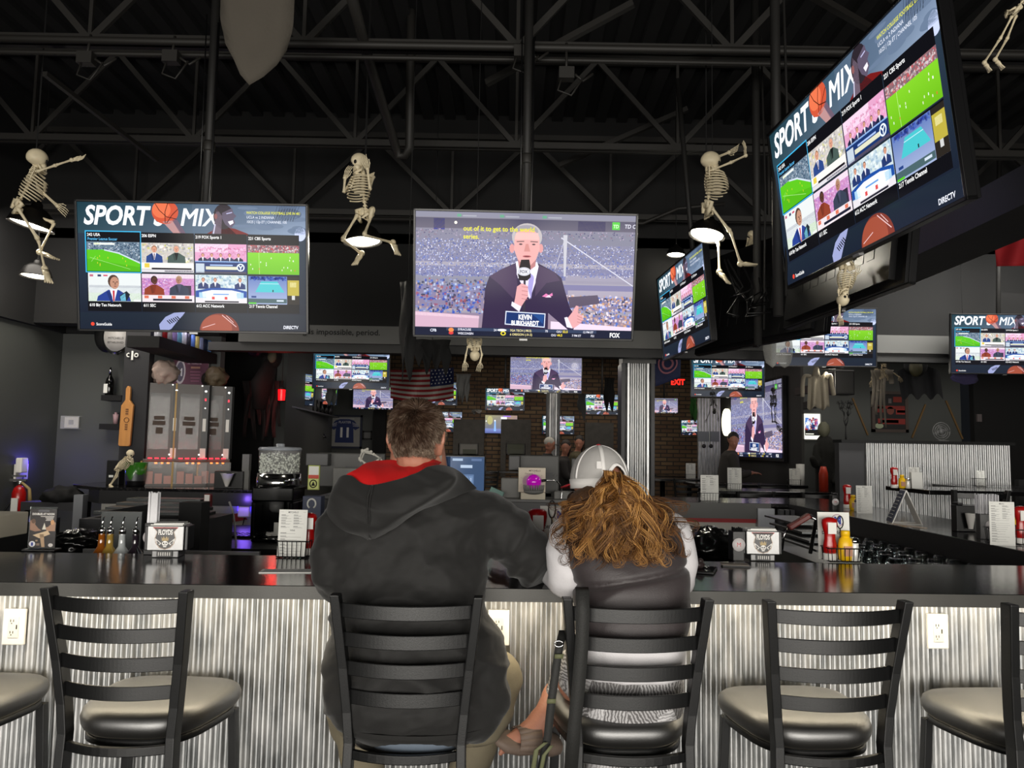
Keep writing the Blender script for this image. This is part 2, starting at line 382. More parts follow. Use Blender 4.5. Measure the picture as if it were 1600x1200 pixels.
    for k in range(16): S.rect(*(lambda x, y: (x, y, x + .5, y + 1.1))(R.uniform(120, 154), R.uniform(36, 46)), R.choice([(.9, .95, .9), (.85, .35, .2), (.9, .9, .8)]))
    # 610: man with a microphone
    S.layer(6.6); S.rect(6.4, 49.8, 43.2, 70, (.88, .90, .90)); S.rect(6.4, 60, 43.2, 64, (.55, .60, .65)); S.rect(6.4, 64, 43.2, 70, (.48, .70, .25)); S.rect(7, 58.6, 43.2, 60.2, (.70, .72, .75))
    S.layer(7.2); S.rect(7.5, 51, 10, 52.5, (.75, .4, .5)); S.rect(13, 51, 15.5, 52.5, (.2, .25, .4)); S.rect(17, 51.2, 20, 52.2, (.8, .3, .4))
    S.man(24, 56.3, 4.6, (.16, .25, .55), skin=(.74, .55, .46), hair=(.32, .24, .2), tie=(.75, .15, .2), look=.9, clip=69.8)
    S.layer(8.6); S.poly([(28, 66), (33, 62.5), (35.5, 65), (33, 69.5), (28.5, 69.5)], (.12, .16, .2)); S.poly([(28.4, 66.5), (32, 64), (32.5, 69.5), (29, 69.5)], (.45, .75, .85)); S.rect(38, 68.6, 43, 70, (.9, .9, .9))
    # 611: two men in armchairs
    S.layer(6.6); S.rect(43.9, 50, 80.6, 70, (.78, .55, .75)); S.noise(43.9, 53, 80.6, 64, 380, [(.62, .45, .75), (.85, .62, .80), (.9, .8, .9), (.7, .4, .6)], (.5, 1.3), R); S.rect(43.9, 50, 80.6, 53, (.93, .90, .92))
    S.layer(7.2); S.man(52.5, 54.5, 2.8, (.56, .25, .17), skin=(.35, .22, .18), hair=(.2, .14, .12), shirt=(.5, .2, .14), look=.6, clip=66); S.rect(72, 58, 78.5, 66, (.2, .18, .25)); S.layer(7.5); S.man(70, 54, 2.7, (.22, .25, .32), skin=(.66, .48, .4), hair=(.7, .6, .5), shirt=(.3, .3, .4), look=-.6, clip=66)
    S.layer(8.6); S.rect(43.9, 65, 80.6, 70, (.90, .86, .88)); S.layer(8.9); S.rect(51.5, 67.6, 79, 69, (.12, .12, .2)); 
    for k in range(4): S.rect(45.5 + k * 9.5, 65.4, 48.5 + k * 9.5, 67.4, (.85, .45, .35))
    # 612: curved blue desk
    S.layer(6.6); S.rect(81.5, 50, 117.9, 70, (.78, .84, .86)); S.noise(81.5, 50, 117.9, 60, 220, [(.65, .75, .82), (.9, .93, .95), (.5, .62, .72), (.82, .86, .8)], (.6, 2), R)
    S.layer(7.2)
    for x in (87, 95.5, 113): S.man(x, 53.6, 1.5, (.15, .22, .42), clip=60)
    S.layer(8.2); S.poly([(81.6, 61.5), (91, 59.5), (100, 59), (109, 59.6), (117.8, 61.5), (117.8, 66), (81.6, 66)], (.12, .30, .62)); S.layer(8.6); S.poly([(86, 62.3), (93, 60.8), (107, 60.8), (114, 62.3), (113, 68), (87, 68)], (.92, .94, .96)); S.rect(84, 62.5, 89, 66.5, (.65, .80, .9)); S.rect(110.5, 62.5, 115.5, 66.5, (.65, .80, .9)); S.rect(81.6, 66.5, 117.8, 70, (.88, .86, .88))
    S.layer(8.9); S.rect(94, 63.4, 105, 64.2, (.4, .6, .85)); S.rect(93, 65.5, 95, 67.5, (.85, .3, .3)); S.rect(102, 65.5, 104, 67.5, (.85, .3, .3)); S.rect(88, 68.6, 112, 69.6, (.15, .15, .2))
    # 217: tennis court
    S.layer(6.6); S.rect(118.8, 50.4, 155.2, 70.4, (.36, .46, .70), (.62, .68, .82)); S.noise(118.8, 50.4, 146, 53.6, 90, [(.12, .18, .55), (.25, .35, .7), (.1, .1, .3)], (.6, 1.8), R)
    S.layer(7.2); S.poly([(128, 54), (139.5, 54), (144.6, 61.8), (123.8, 61.8)], (.28, .75, .78)); S.rect(146.4, 50.4, 155.2, 70.4, (.16, .14, .12)); S.rect(118.8, 66.4, 146.2, 69.6, (.28, .38, .40))
    S.layer(7.6); S.rect(146.8, 53, 155, 64, (.72, .66, .25)); S.rect(148.5, 54.5, 153, 58, (.88, .85, .6)); S.rect(119, 69.2, 124.5, 70.2, (.35, .8, .1)); S.rect(149.8, 64, 152, 67, (.8, .8, .8)); S.rect(127, 55.6, 140.7, 55.9, (.8, .9, .95)); S.rect(136, 60, 136.8, 61.6, (.1, .1, .15)); S.rect(121, 64.5, 124.5, 65.8, (.15, .25, .5)); S.rect(139, 67.2, 144, 68.4, (.8, .85, .9))
    # foot of the picture
    S.layer(3); S.poly([(56, 90), (55.4, 86), (60, 80.5), (66, 77.5), (74, 76.8), (72, 79.5), (67.5, 84.5), (64, 89), (62, 90)], (.60, .63, .80)); S.layer(3.5)
    for k in range(6): S.line(61 + k * 1.4, 83 - k * .6, 63.4 + k * 1.4, 85.5 - k * .6, .7, (.08, .08, .12)); 
    S.layer(3); S.ell(98, 90, 14, 12.5, (.50, .22, .17), 36); S.layer(3.5); S.ell(96, 88, 11, 9.5, (.62, .30, .22), 30); S.layer(4); S.line(100, 78.6, 110, 87, .5, (.9, .75, .75)); S.line(103, 79, 108, 84, .4, (.9, .75, .75)); S.line(86, 88, 95, 85, .4, (.9, .75, .75))
    S.ell(8.8, 86.2, 1.3, 1.3, (.92, .28, .2), 16); S.text('ScoreGuide', 11.3, 87.2, 2.7, (.95, .95, .95), .85, 0, .02); S.text('DIRECTV', 143.5, 88, 3.3, (.95, .96, 1), .80, .08, .02)
    return S.mb

def foxgame(full=True):
    S = Scr(); R = random.Random(5)
    S.layer(0); S.rect(0, 0, 160, 45, (.50, .49, .54), (.47, .47, .62)); S.rect(0, 45, 160, 84, (.45, .46, .64), (.60, .52, .58))
    S.layer(.8); S.rect(0, 0, 160, 4, (.50, .50, .58)); S.rect(0, 4.5, 160, 12, (.27, .26, .36), (.36, .34, .42)); S.rect(13, 5, 21, 13, (.16, .18, .52)); S.rect(118, 5, 138, 12, (.24, .22, .40)); S.rect(105, 14, 160, 22, (.48, .48, .56))
    S.layer(1.4)
    for k, (a, b) in enumerate(((36, 30), (48, 37), (70, 47))): S.rect(0, a, 160, a + 3, (.62, .60, .66))
    S.rect(0, 46, 55, 53, (.52, .52, .60)); S.rect(110, 44, 160, 50, (.60, .58, .66)); S.rect(112, 55, 160, 60, (.66, .63, .70))
    pb = [(.30, .38, .70), (.40, .46, .72), (.72, .74, .86), (.56, .58, .72), (.22, .28, .55), (.62, .60, .72), (.84, .84, .92)]
    S.layer(2); S.noise(0, 19, 74, 47, 1500, pb, (.35, 1.0), R); S.noise(88, 22, 160, 46, 900, pb, (.35, .9), R); S.noise(0, 12, 160, 19, 300, [(.5, .42, .5), (.3, .3, .45), (.66, .6, .7)], (.4, 1.1), R)
    S.layer(2.5); S.noise(0, 48, 55, 74, 420, [(.22, .30, .66), (.26, .36, .72), (.22, .24, .36), (.70, .74, .86), (.36, .48, .78), (.62, .34, .40), (.72, .62, .62), (.28, .28, .40), (.52, .55, .72)], (.6, 2.2), R)
    S.noise(110, 58, 160, 82, 520, [(.85, .78, .80), (.72, .60, .60), (.35, .45, .75), (.25, .25, .35), (.92, .88, .92), (.80, .60, .45), (.55, .60, .85)], (.6, 2.0), R)
    S.layer(3); S.poly([(0, 72.5), (47, 75), (46.5, 84), (0, 84)], (.82, .68, .76)); S.poly([(0, 73), (47, 75.3), (47, 77), (0, 75.3)], (.90, .78, .84)); S.poly([(100, 78), (160, 81.5), (160, 84), (100, 84)], (.92, .84, .92)); S.poly([(112, 60), (134, 58), (136, 64), (114, 68)], (.36, .32, .40))
    S.layer(3.4); S.poly([(107.5, 15), (110.5, 15), (110, 45), (108.6, 45)], (.76, .76, .80)); S.line(106, 17, 160, 51, .8, (.82, .82, .88)); S.line(108, 20, 102, 40, .4, (.78, .78, .84))
    S.ell(29, 7.8, 1.1, 1.1, (1, .97, .9), 12)
    # presenter
    S.layer(4.2); suit = (.20, .15, .27); suit2 = (.29, .22, .34)
    S.poly([(49, 84), (50.5, 66), (51, 55), (54, 46), (62, 41), (73, 36), (90, 36), (102, 42), (107, 46), (110, 56), (114, 68), (119, 75), (117, 83.8), (113, 84), (98, 72), (98, 84)], suit)
    S.layer(4.6); S.poly([(54, 46), (62, 41), (73, 36.5), (75, 54), (72, 62), (62, 52)], suit2); S.poly([(88, 36.5), (102, 42), (106, 48), (96, 50), (88, 60)], suit2)
    S.layer(5); S.poly([(74, 35.5), (88.5, 35), (88, 50), (84, 62), (80, 56), (74, 44)], (.90, .87, .96)); S.layer(5.4); S.poly([(83.5, 43), (87, 45), (85, 62), (82.5, 54)], (.66, .62, .86)); 
    S.poly([(73, 35), (76.5, 34), (80, 44), (75, 47)], (.96, .94, 1)); S.poly([(88.6, 34.5), (90, 38), (88, 48), (84.5, 43)], (.96, .94, 1))
    skin = (.90, .67, .66)
    S.layer(5.8); S.poly([(74, 31), (88, 31), (87.6, 38), (82, 42), (75.6, 39)], (.74, .50, .50))
    S.layer(6.2); S.ell(70.2, 25.5, 1.8, 3.3, (.86, .60, .60), 12); S.ell(91.3, 25, 1.7, 3.3, (.86, .60, .60), 12)
    S.ell(81, 17, 11, 9.8, (.74, .71, .72), 28); S.layer(6.5); S.ell(80.5, 13, 8.5, 4.5, (.62, .60, .64), 20)
    S.layer(7); S.poly([(72, 17), (74, 13.5), (80, 11.5), (87, 13), (90, 17), (90.4, 26), (88, 33), (84, 37.5), (79, 37.5), (74.4, 33), (71.6, 26)], skin)
    S.layer(7.4); S.poly([(73, 14), (89, 14), (90, 19), (72, 19)], (.93, .74, .72)); S.line(73.5, 20.5, 79, 20.2, .8, (.52, .40, .40)); S.line(83.5, 20.2, 89, 20.5, .8, (.52, .40, .40)); S.ell(76.5, 22.3, 1.3, .6, (.35, .26, .28), 10); S.ell(86, 22.3, 1.3, .6, (.35, .26, .28), 10)
    S.poly([(80.2, 22), (82, 22), (83.6, 27.5), (79, 27.5)], (.82, .56, .54)); S.ell(81.2, 31, 3.2, .8, (.72, .38, .40), 12); S.layer(7.8); S.ell(81.2, 31.1, 2.2, .35, (.4, .2, .22), 10)
    # microphone, hand
    S.layer(8); S.poly([(77, 33.5), (83, 33.2), (84, 38), (84.4, 46), (82, 48.5), (76, 48.5), (74.8, 44)], (.14, .12, .13)); S.rect(79.2, 48, 80.8, 76, (.22, .20, .25))
    S.layer(8.4); S.ell(79.4, 42, 4.9, 3.1, (.90, .90, .92), 20); S.layer(8.8); S.ring(79.4, 42, 4.0, 4.25, (.3, .35, .6), 20, .62); S.text('FOX', 76.2, 43.1, 3.0, (.12, .14, .3), .95, 0, .02)
    S.layer(8.6); hnd = (.90, .66, .67)
    S.poly([(74.5, 53), (78, 50.5), (82.5, 52.5), (82.8, 60), (80.5, 63.5), (78, 67.5), (72.5, 66), (73.5, 60)], hnd); S.layer(8.9)
    for k in range(4): S.line(78, 53 + k * 2.9, 82.6, 53.6 + k * 2.9, .35, (.70, .44, .45))
    S.poly([(71, 64), (78, 67.5), (76.5, 71.5), (70.5, 67)], (.92, .90, .97))
    S.layer(5.5); S.poly([(93, 59.8), (96, 57.6), (98, 58.8), (100.5, 57), (101, 59), (97, 60.6)], (.90, .50, .72)); S.poly([(95.5, 60.5), (98, 58.5), (100, 60.4)], (.95, .9, .95))
    S.layer(8); S.poly([(112, 76), (116, 70.5), (118.4, 66), (120.3, 66.4), (119.8, 71), (123.5, 73.5), (124, 76), (121.6, 79.5), (117.5, 82.6), (112.5, 82)], hnd); S.layer(8.4); S.poly([(110, 75), (112.2, 74.5), (116.5, 83), (112, 82)], (.92, .9, .97))
    for k in range(3): S.line(119.5, 73.5 + k * 2.2, 123.3, 75.2 + k * 1.9, .4, (.74, .5, .5))
    # captions
    S.layer(9); S.text('out of it to get to the world', 34.5, 13.4, 4.9, (.88, .86, .18), .93, 0, .022); S.text('series.', 34.5, 19.2, 4.9, (.88, .86, .18), .93, 0, .022)
    S.rect(143, 5, 148.5, 10.5, (.30, .78, .22)); S.layer(9.3); S.text('TD', 143.6, 9.2, 3.4, (.85, 1, .8), .9, .1, .02); S.text('TD C', 152, 9.2, 3.9, (.85, .85, .9), .9, .1, .02)
    for k in range(3): S.rect(30 + k * 31, 1.6, 33 + k * 31, 3.6, (.36, .62, .50)); S.rect(34 + k * 31, 2.4, 44 + k * 31, 3.4, (.62, .63, .68))
    S.layer(9.4); S.poly([(66.5, 71), (96, 72.3), (95.6, 82.8), (66, 81)], (.85, .88, .96)); S.layer(9.7); S.poly([(67.2, 71.8), (95.3, 73), (95, 82), (66.7, 80.3)], (.10, .20, .42)); S.layer(9.9); S.poly([(86, 73), (95, 73.3), (94, 80), (90, 76)], (.14, .30, .55))
    S.layer(10.1); S.text('KEVIN', 81, 77, 5, (.98, .98, 1), .72, 0, .04, 'CENTER'); S.text('BURKHARDT', 81, 81.3, 4.7, (.98, .98, 1), .74, 0, .04, 'CENTER')
    S.layer(9); S.rect(0, 83.8, 160, 90, (.09, .11, .20)); S.layer(9.4); S.rect(23, 84, 134, 86.3, (.20, .25, .36)); S.layer(9.8)
    S.text('CFB', 11, 87.2, 2.8, (.92, .94, 1), .95, 0, .02); S.text('SYRACUSE', 31.5, 86.1, 2.3, (.9, .9, .95), .9, 0, .02); S.text('WISCONSIN', 31.5, 89, 2.3, (.9, .9, .95), .9, 0, .02)
    S.ell(26.5, 85.8, 2, 1.6, (.9, .55, .3), 14); S.ell(26.5, 88, 1.8, 1.2, (.85, .25, .25), 14); S.ell(64, 85.2, 3.5, .9, (.95, .95, .95), 14); S.ring(65, 87.6, 1.1, 2, (.92, .85, .2), 20, .8)
    S.text('7GA TECH (-98.5)', 70, 86.1, 2.3, (.92, .86, .6), .9, 0, .02); S.text('6 OREGON (-31.5)', 70, 89, 2.3, (.92, .86, .6), .9, 0, .02); S.text('24', 58, 86.1, 2.3, (.9, .9, .95), .9, 0, .02); S.text('70', 96, 86.1, 2.3, (.9, .9, .95), .9, 0, .02)
    S.text('O/U', 104.5, 86.3, 2.3, (.9, .9, .95), .9, 0, .02); S.text('52.5', 109, 86.3, 2.4, (.95, .85, .2), .95, 0, .03); S.text('O/U', 100.5, 89, 2.3, (.9, .9, .95), .9, 0, .02); S.text('44.5', 105, 89, 2.4, (.95, .85, .2), .95, 0, .03); S.text('12 PM ET', 124, 86.3, 2.2, (.9, .9, .95), .9, 0, .02); S.text('7 PM ET', 116, 89, 2.2, (.9, .9, .95), .9, 0, .02); S.text('FS1', 130, 89, 2.2, (.9, .9, .95), .9, 0, .02)
    S.text('FOX', 144, 88.9, 4.6, (1, 1, 1), .80, 0, .035)
    return S.mb

def beerad():
    S = Scr(); S.layer(0); S.rect(0, 0, 80, 70, (.62, .60, .42), (.42, .44, .50), (.45, .46, .52), (.55, .52, .45)); S.rect(80, 0, 160, 70, (.55, .52, .45), (.45, .46, .55), (.48, .48, .66), (.60, .48, .42)); S.rect(0, 66, 160, 90, (.50, .56, .80), (.34, .38, .60))
    S.layer(1); S.ell(24, 26, 14, 22, (.70, .68, .46)); S.ell(130, 28, 16, 16, (.62, .50, .44)); S.poly([(46, 28), (53, 28), (53, 40), (55, 80), (44, 80), (46, 40)], (.55, .72, .95)); S.ell(49, 28, 4, 5, (.95, .97, 1)); S.ell(5, 30, 3, 3, (1, 1, 1))
    R = random.Random(3); S.layer(2); S.noise(104, 20, 158, 66, 26, [(.95, .95, 1), (.62, .6, .95), (.5, .5, .85)], (2, 5), R)
    S.layer(3); S.poly([(78, 8), (108, 8), (111, 84), (82, 84)], (.96, .96, .98)); S.layer(4); S.poly([(84, 20), (108, 20), (104, 76), (88, 76)], (.93, .68, .16)); S.poly([(88, 20), (96, 20), (95, 76), (91, 76)], (.98, .80, .35)); S.layer(5); S.rect(90, 60, 103, 68, (.85, .55, .12))
    S.rect(90, 2, 128, 7, (.55, .35, .85))
    return S.mb
def keypad():
    S = Scr(); S.layer(0); S.rect(0, 0, 160, 90, (.22, .30, .42)); S.rect(0, 0, 34, 90, (.06, .07, .10)); S.layer(1); S.rect(0, 28, 33, 60, (.72, .82, .88)); S.rect(6, 10, 20, 16, (.7, .75, .8)); S.rect(42, 3, 80, 7, (.6, .68, .78)); S.rect(112, 3, 150, 7, (.34, .42, .56)); S.rect(72, 14, 116, 19, (.68, .75, .84))
    S.layer(2); S.rect(66, 30, 122, 90, (.35, .44, .58)); S.layer(3)
    for j in range(4):
        for i in range(3): S.rect(70 + i * 17, 33 + j * 15, 84 + i * 17, 45 + j * 15, (.42, .52, .66))
    S.layer(4)
    for k in range(9): S.text(str(k + 1), 75.5 + (k % 3) * 17, 41 + (k // 3) * 15, 7, (.9, .93, 1))
    return S.mb

SCREEN = emat('lit_screen', strength=1.22)
SCREEN_FAR = SCREEN
MIXMESH = sportsmix().build('screen', SCREEN).data
FOXMESH = foxgame().build('screen', SCREEN).data
BEERMESH = beerad().build('screen', SCREEN).data
KEYMESH = keypad().build('screen', SCREEN).data
for _o in list(bpy.data.objects):
    if _o.name.startswith('screen'): bpy.data.objects.remove(_o)
BEZEL = mat('tv_bezel', (.07, .07, .075), .3, .3)
BEZELS = mat('tv_bezel_silver_edge', (.42, .42, .43), .35, .8)
def tv(label, mesh, x, y, z, width, yaw=0, tilt=0, roll=0, group=None, bezel=BEZEL, slim=1., pole=False, name='television'):
    """width = outer width in metres; picture 1.2 m wide in its own units"""
    t = thing(name, label, 'television', (x, y, z), 0, group)
    t.rotation_euler = (radians(tilt), radians(-roll), radians(yaw)); k = width / 1.226; t.scale = (k, k, k)
    s = bpy.data.objects.new('screen', mesh); COL.objects.link(s); s.parent = t; s.location = (0, -.004, 0); s.scale = (1, .6, 1.0)
    if 'frame' not in TVPARTS:
        m = MB(); W, H, b = .613, .349, .013
        for a, c in (((-W, -.012, H - b), (W, .02, H)), ((-W, -.012, -H), (W, .02, -H + b)), ((-W, -.012, -H), (-W + b, .02, H)), ((W - b, -.012, -H), (W, .02, H))): m.box(a, c)
        m.box((-W + .004, .018, -H + .004), (W - .004, .034, H - .004))
        f = m.build('frame', bezel, bevel=.002); TVPARTS['frame'] = f.data; 
        m = MB(); m.box((-W + .08, .034, -H + .03), (W - .08, .062, H * .45)); 
        for k_ in range(9): m.box((-.4 + k_ * .09, .062, -.2), (-.34 + k_ * .09, .064, .05))
        g = m.build('back_housing', BLACKPL, bevel=.01); TVPARTS['back'] = g.data
        m = MB(); m.box((-.022, -.014, -H - .008), (.022, .004, -H + .002)); g2 = m.build('status_light_bar', STEEL, bevel=.002); TVPARTS['bar'] = g2.data
        m = MB(); m.box((-.2, .062, -.15), (-.16, .085, .2)); m.box((.16, .062, -.15), (.2, .085, .2)); m.box((-.2, .085, -.02), (.2, .1, .05)); m.box((-.05, .1, -.08), (.05, .13, .1)); g3 = m.build('wall_bracket', BLACKMET); TVPARTS['bracket'] = g3.data
        for q in (f, g, g2, g3): bpy.data.objects.remove(q)
    for n, key in (('frame', 'frame'), ('back_housing', 'back'), ('status_light_bar', 'bar'), ('wall_bracket', 'bracket')):
        o = bpy.data.objects.new(n, TVPARTS[key]); COL.objects.link(o); o.parent = t
        if key == 'frame' :
            md = o.modifiers.new('b', 'BEVEL'); md.width = .002; md.segments = 2
    return t
TVPARTS = {}
# ------------------------------------------------------------- setting
WALLG = mat('grey_wall_paint', (.262, .27, .262), .55, 0, .06, 90, var=.05, vscale=1.2)
WALLG2 = mat('dark_grey_wall_paint', (.17, .172, .176), .6, 0, .05, 90)
WALLB = mat('black_wall_paint', (.04, .04, .042), .85)
CEILB = mat('black_ceiling_deck', (.03, .03, .032), .9)
JOIST = mat('black_steel_joist', (.115, .108, .098), .6, 0)
FLOORM = mat('dark_floor', (.16, .155, .15), .35, 0, .1, 20, var=.2)
def wall(name, a, b, m, kind='structure'):
    mb = MB(); mb.box(a, b); o = mb.build(name, m); o['kind'] = kind; return o
wall('floor', (-7, -5.3, -.1), (10.6, 17, 0), FLOORM)
# ribbed ceiling deck
mb = MB(); mb.box((-7, -5.3, 4.75), (10.6, 7.3, 4.85))
for k in range(85): mb.box((-7 + k * .21, -5.3, 4.70), (-6.9 + k * .21, 7.3, 4.75))
struct(mb.build('ceiling', CEILB))
wall('ceiling_back', (-7, 7.3, 3.45), (10.6, 17, 3.55), CEILB)
wall('wall_left', (-4.8, -5.3, 0), (-4.66, 8.0, 2.6), WALLG)
wall('wall_left_upper', (-4.82, -5.3, 2.6), (-4.6, 8.0, 4.75), WALLB)
wall('wall_back_left', (-4.8, 7.9, 0), (-3.02, 8.02, 2.6), WALLG)
wall('wall_back_left_upper', (-4.8, 7.84, 2.6), (-3.02, 8.02, 3.45), WALLB)
wall('wall_hall', (-3.6, 9.2, 0), (-2.86, 9.3, 3.45), MATTEBLK)
wall('wall_hall_side', (-3.6, 8.02, 0), (-3.5, 9.2, 3.45), MATTEBLK)
mb = MB(); mb.prism([(-2.86, 9.3), (-2.74, 9.3), (-3.72, 16), (-3.84, 16)], 3.45, Matrix(((1, 0, 0, 0), (0, 0, 1, 0), (0, 1, 0, 0), (0, 0, 0, 1))))
struct(mb.build('wall_side', WALLG))
wall('wall_jersey', (-3.85, 16, 0), (-2.85, 16.1, 3.45), WALLG)
# brick wall at the far end
brick = bpy.data.materials.new('brown_brick'); brick.use_nodes = True; nt = brick.node_tree; b = nt.nodes['Principled BSDF']
tc = nt.nodes.new('ShaderNodeTexCoord'); mp = nt.nodes.new('ShaderNodeMapping'); mp.inputs['Rotation'].default_value = (radians(90), 0, 0)
bt = nt.nodes.new('ShaderNodeTexBrick'); bt.inputs['Color1'].default_value = s2l((.36, .27, .20)) + (1,); bt.inputs['Color2'].default_value = s2l((.46, .38, .28)) + (1,); bt.inputs['Mortar'].default_value = s2l((.20, .18, .16)) + (1,)
bt.inputs['Scale'].default_value = 1; bt.inputs['Brick Width'].default_value = .26; bt.inputs['Row Height'].default_value = .085; bt.inputs['Mortar Size'].default_value = .012; bt.inputs['Bias'].default_value = -.1
nt.links.new(tc.outputs['Object'], mp.inputs[0]); nt.links.new(mp.outputs[0], bt.inputs[0]); nt.links.new(bt.outputs[0], b.inputs['Base Color']); b.inputs['Roughness'].default_value = .85
wall('wall_brick', (-2.6, 16.05, 0), (4.2, 16.2, 3.45), brick)
wall('trim_1', (-2.85, 15.85, 0), (-2.6, 16.1, 3.45), MATTEBLK)
wall('wall_screen', (4.0, 10.6, 0), (4.1, 16.2, 3.45), WALLG2)
wall('wall_back_right', (4.0, 10.5, 0), (6.15, 10.6, 3.45), WALLG)
wall('wall_back_far_right', (6.15, 10.2, 0), (10.6, 10.3, 3.45), WALLB)
wall('wall_right', (10.5, -5.3, 0), (10.6, 10.3, 4.85), WALLB)
wall('wall_front', (-7, -5.4, 0), (10.6, -5.3, 4.85), WALLG2)
# bulkhead over the far side of the bar
wall('wall_bulkhead', (-7, 7.3, 2.62), (10.6, 7.5, 4.75), WALLB)
wall('trim_2', (-2.6, 7.22, 2.46), (10.5, 7.42, 2.63), mat('grey_header', (.33, .33, .325), .6))
wall('trim_3', (-2.9, 7.26, 2.38), (10.5, 7.4, 2.46), mat('dark_header', (.16, .16, .16), .6))
mb = MB(); mb.text('Nothing is impossible, period.', P(594, 524, 7.21).x, P(594, 524, 7.21).z, .076, 7.212, None, 'RIGHT', 1.05, 0, .012)
one(mb, 'wall_lettering', MATTEBLK, 'black lettering ending in is impossible, period. on the grey header beam', 'lettering')
# roof joists
def joist(y, zb, h, x0, x1, label, px=1.15):
    t = thing('roof_joist', label, 'roof joist', (0, y, zb), 0, None)
    m = MB()
    for dy in (-.028, .028):
        m.box((x0, dy - .018, 0), (x1, dy + .018, .05)); m.box((x0, dy - .018, h - .05), (x1, dy + .018, h))
    m.build('chord', JOIST, t)
    m = MB(); x = x0; k = 0
    while x < x1 - px:
        m.beam((x, 0, .03), (x + px / 2, 0, h - .03), .026, .04); m.beam((x + px / 2, 0, h - .03), (x + px, 0, .03), .026, .04); m.beam((x + px, 0, .03), (x + px, 0, h - .03), .022, .022)
        x += px
    m.build('web', JOIST, t)
    return t
joist(4.55, 3.93, .80, -6.6, 6.9, 'black open-web steel roof joist nearest, its bottom chord carrying pipes', 1.32)
joist(6.1, 3.93, .80, -6.6, 5.6, 'black open-web steel roof joist second from the front', 1.32)
joist(7.1, 3.66, .80, -6.6, 9.4, 'black open-web steel roof joist against the black bulkhead', 1.5)
def pipe(pts, r, label, m=JOIST, name='conduit', cat='conduit'):
    mb = MB(); mb.tube(pts, r, 10); return one(mb, name, m, label, cat)
pipe([(-6.4, 4.42, 3.90), (-2, 4.42, 3.89), (3, 4.42, 3.90), (6.9, 4.42, 3.9)], .022, 'long grey conduit strapped under the nearest roof joist')
pipe([(-6.4, 4.50, 3.86), (-2.5, 4.48, 3.84), (.4, 4.5, 3.86), (6.8, 4.5, 3.86)], .014, 'thin cable run just below the long grey conduit')
pipe([(-6.4, 7.05, 3.62), (1.2, 7.05, 3.62), (1.5, 6.9, 3.72), (1.9, 6.8, 3.74)], .018, 'thin conduit along the black bulkhead with a bend at its right end')
a_ = P(540, -40, 3.9); b_ = P(622, 238, 5.6)
pipe([a_, P(575, 90, 4.7), P(617, 225, 5.5), P(622, 243, 5.55), P(634, 243, 5.55), P(640, 232, 5.5), P(641, 120, 5.5), P(644, -60, 5.5)], .033, 'black drain pipe slanting down and turning back up beside the joist', JOIST, 'drain_pipe', 'pipe')
# one long diagonal brace each
mb = MB(); mb.beam(P(70, 20 + 95, 4.7), P(245, 250, 6.0), .03, .03); one(mb, 'brace', JOIST, 'slanting steel brace between the roof joists at upper left', 'brace')
mb = MB(); mb.beam(P(760, 130, 5), P(990, 5, 4.6), .04, .04); one(mb, 'brace', JOIST, 'slanting steel brace above the central television pole', 'brace')
mb = MB(); mb.beam(P(875, 258, 6.6), P(1075, 170, 6.2), .04, .04); one(mb, 'brace', JOIST, 'slanting steel brace right of the central television pole', 'brace')
mb = MB(); mb.beam(P(1265, -10, 4.2), P(1360, 45, 4.6), .04, .04); one(mb, 'brace', JOIST, 'short steel brace behind the top of the large angled television', 'brace')
for lab, q in (('small black junction box on the left conduit', P(135, 92, 4.4)), ('black junction box under the conduit by the left television pole', P(268, 90, 4.4)), ('grey junction box right of the central television pole', P(885, 116, 4.4)), ('black junction box above the central television pole', P(815, 82, 4.4))):
    mb = MB(); mb.cbox(q, (.09, .06, .07)); mb.tube([q, (q.x, q.y + .03, 3.93)], .008); mb.tube([q + Vector((.05, 0, 0)), q + Vector((.1, .02, -.03)), q + Vector((.16, .03, .02))], .008); mb.tube([q + Vector((-.03, 0, -.03)), q + Vector((-.05, 0, -.10)), q + Vector((.03, 0, -.13)), q + Vector((.1, 0, -.02))], .006)
    one(mb, 'junction_box', JOIST, lab, 'junction box')
# ------------------------------------------------------------- corrugated metal
CORR = bpy.data.materials.new('corrugated_galvanised_metal'); CORR.use_nodes = True; nt = CORR.node_tree; b = nt.nodes['Principled BSDF']
b.inputs['Metallic'].default_value = 1; b.inputs['Roughness'].default_value = .3
tc = nt.nodes.new('ShaderNodeTexCoord'); mp = nt.nodes.new('ShaderNodeMapping'); mp.inputs['Scale'].default_value = (1, 1, .35)
n1 = nt.nodes.new('ShaderNodeTexNoise'); n1.inputs['Scale'].default_value = 22; n1.inputs['Detail'].default_value = 6
r1 = nt.nodes.new('ShaderNodeMapRange'); r1.inputs[1].default_value = .3; r1.inputs[2].default_value = .75; r1.inputs[3].default_value = .34; r1.inputs[4].default_value = .52
r2 = nt.nodes.new('ShaderNodeValToRGB'); r2.color_ramp.elements[0].color = (.33, .34, .345, 1); r2.color_ramp.elements[0].position = .3; r2.color_ramp.elements[1].color = (.58, .58, .575, 1); r2.color_ramp.elements[1].position = .75
nt.links.new(tc.outputs['Object'], mp.inputs[0]); nt.links.new(mp.outputs[0], n1.inputs['Vector']); nt.links.new(n1.outputs[0], r1.inputs[0]); nt.links.new(r1.outputs[0], b.inputs['Roughness']); nt.links.new(n1.outputs[0], r2.inputs[0]); nt.links.new(r2.outputs[0], b.inputs['Base Color'])
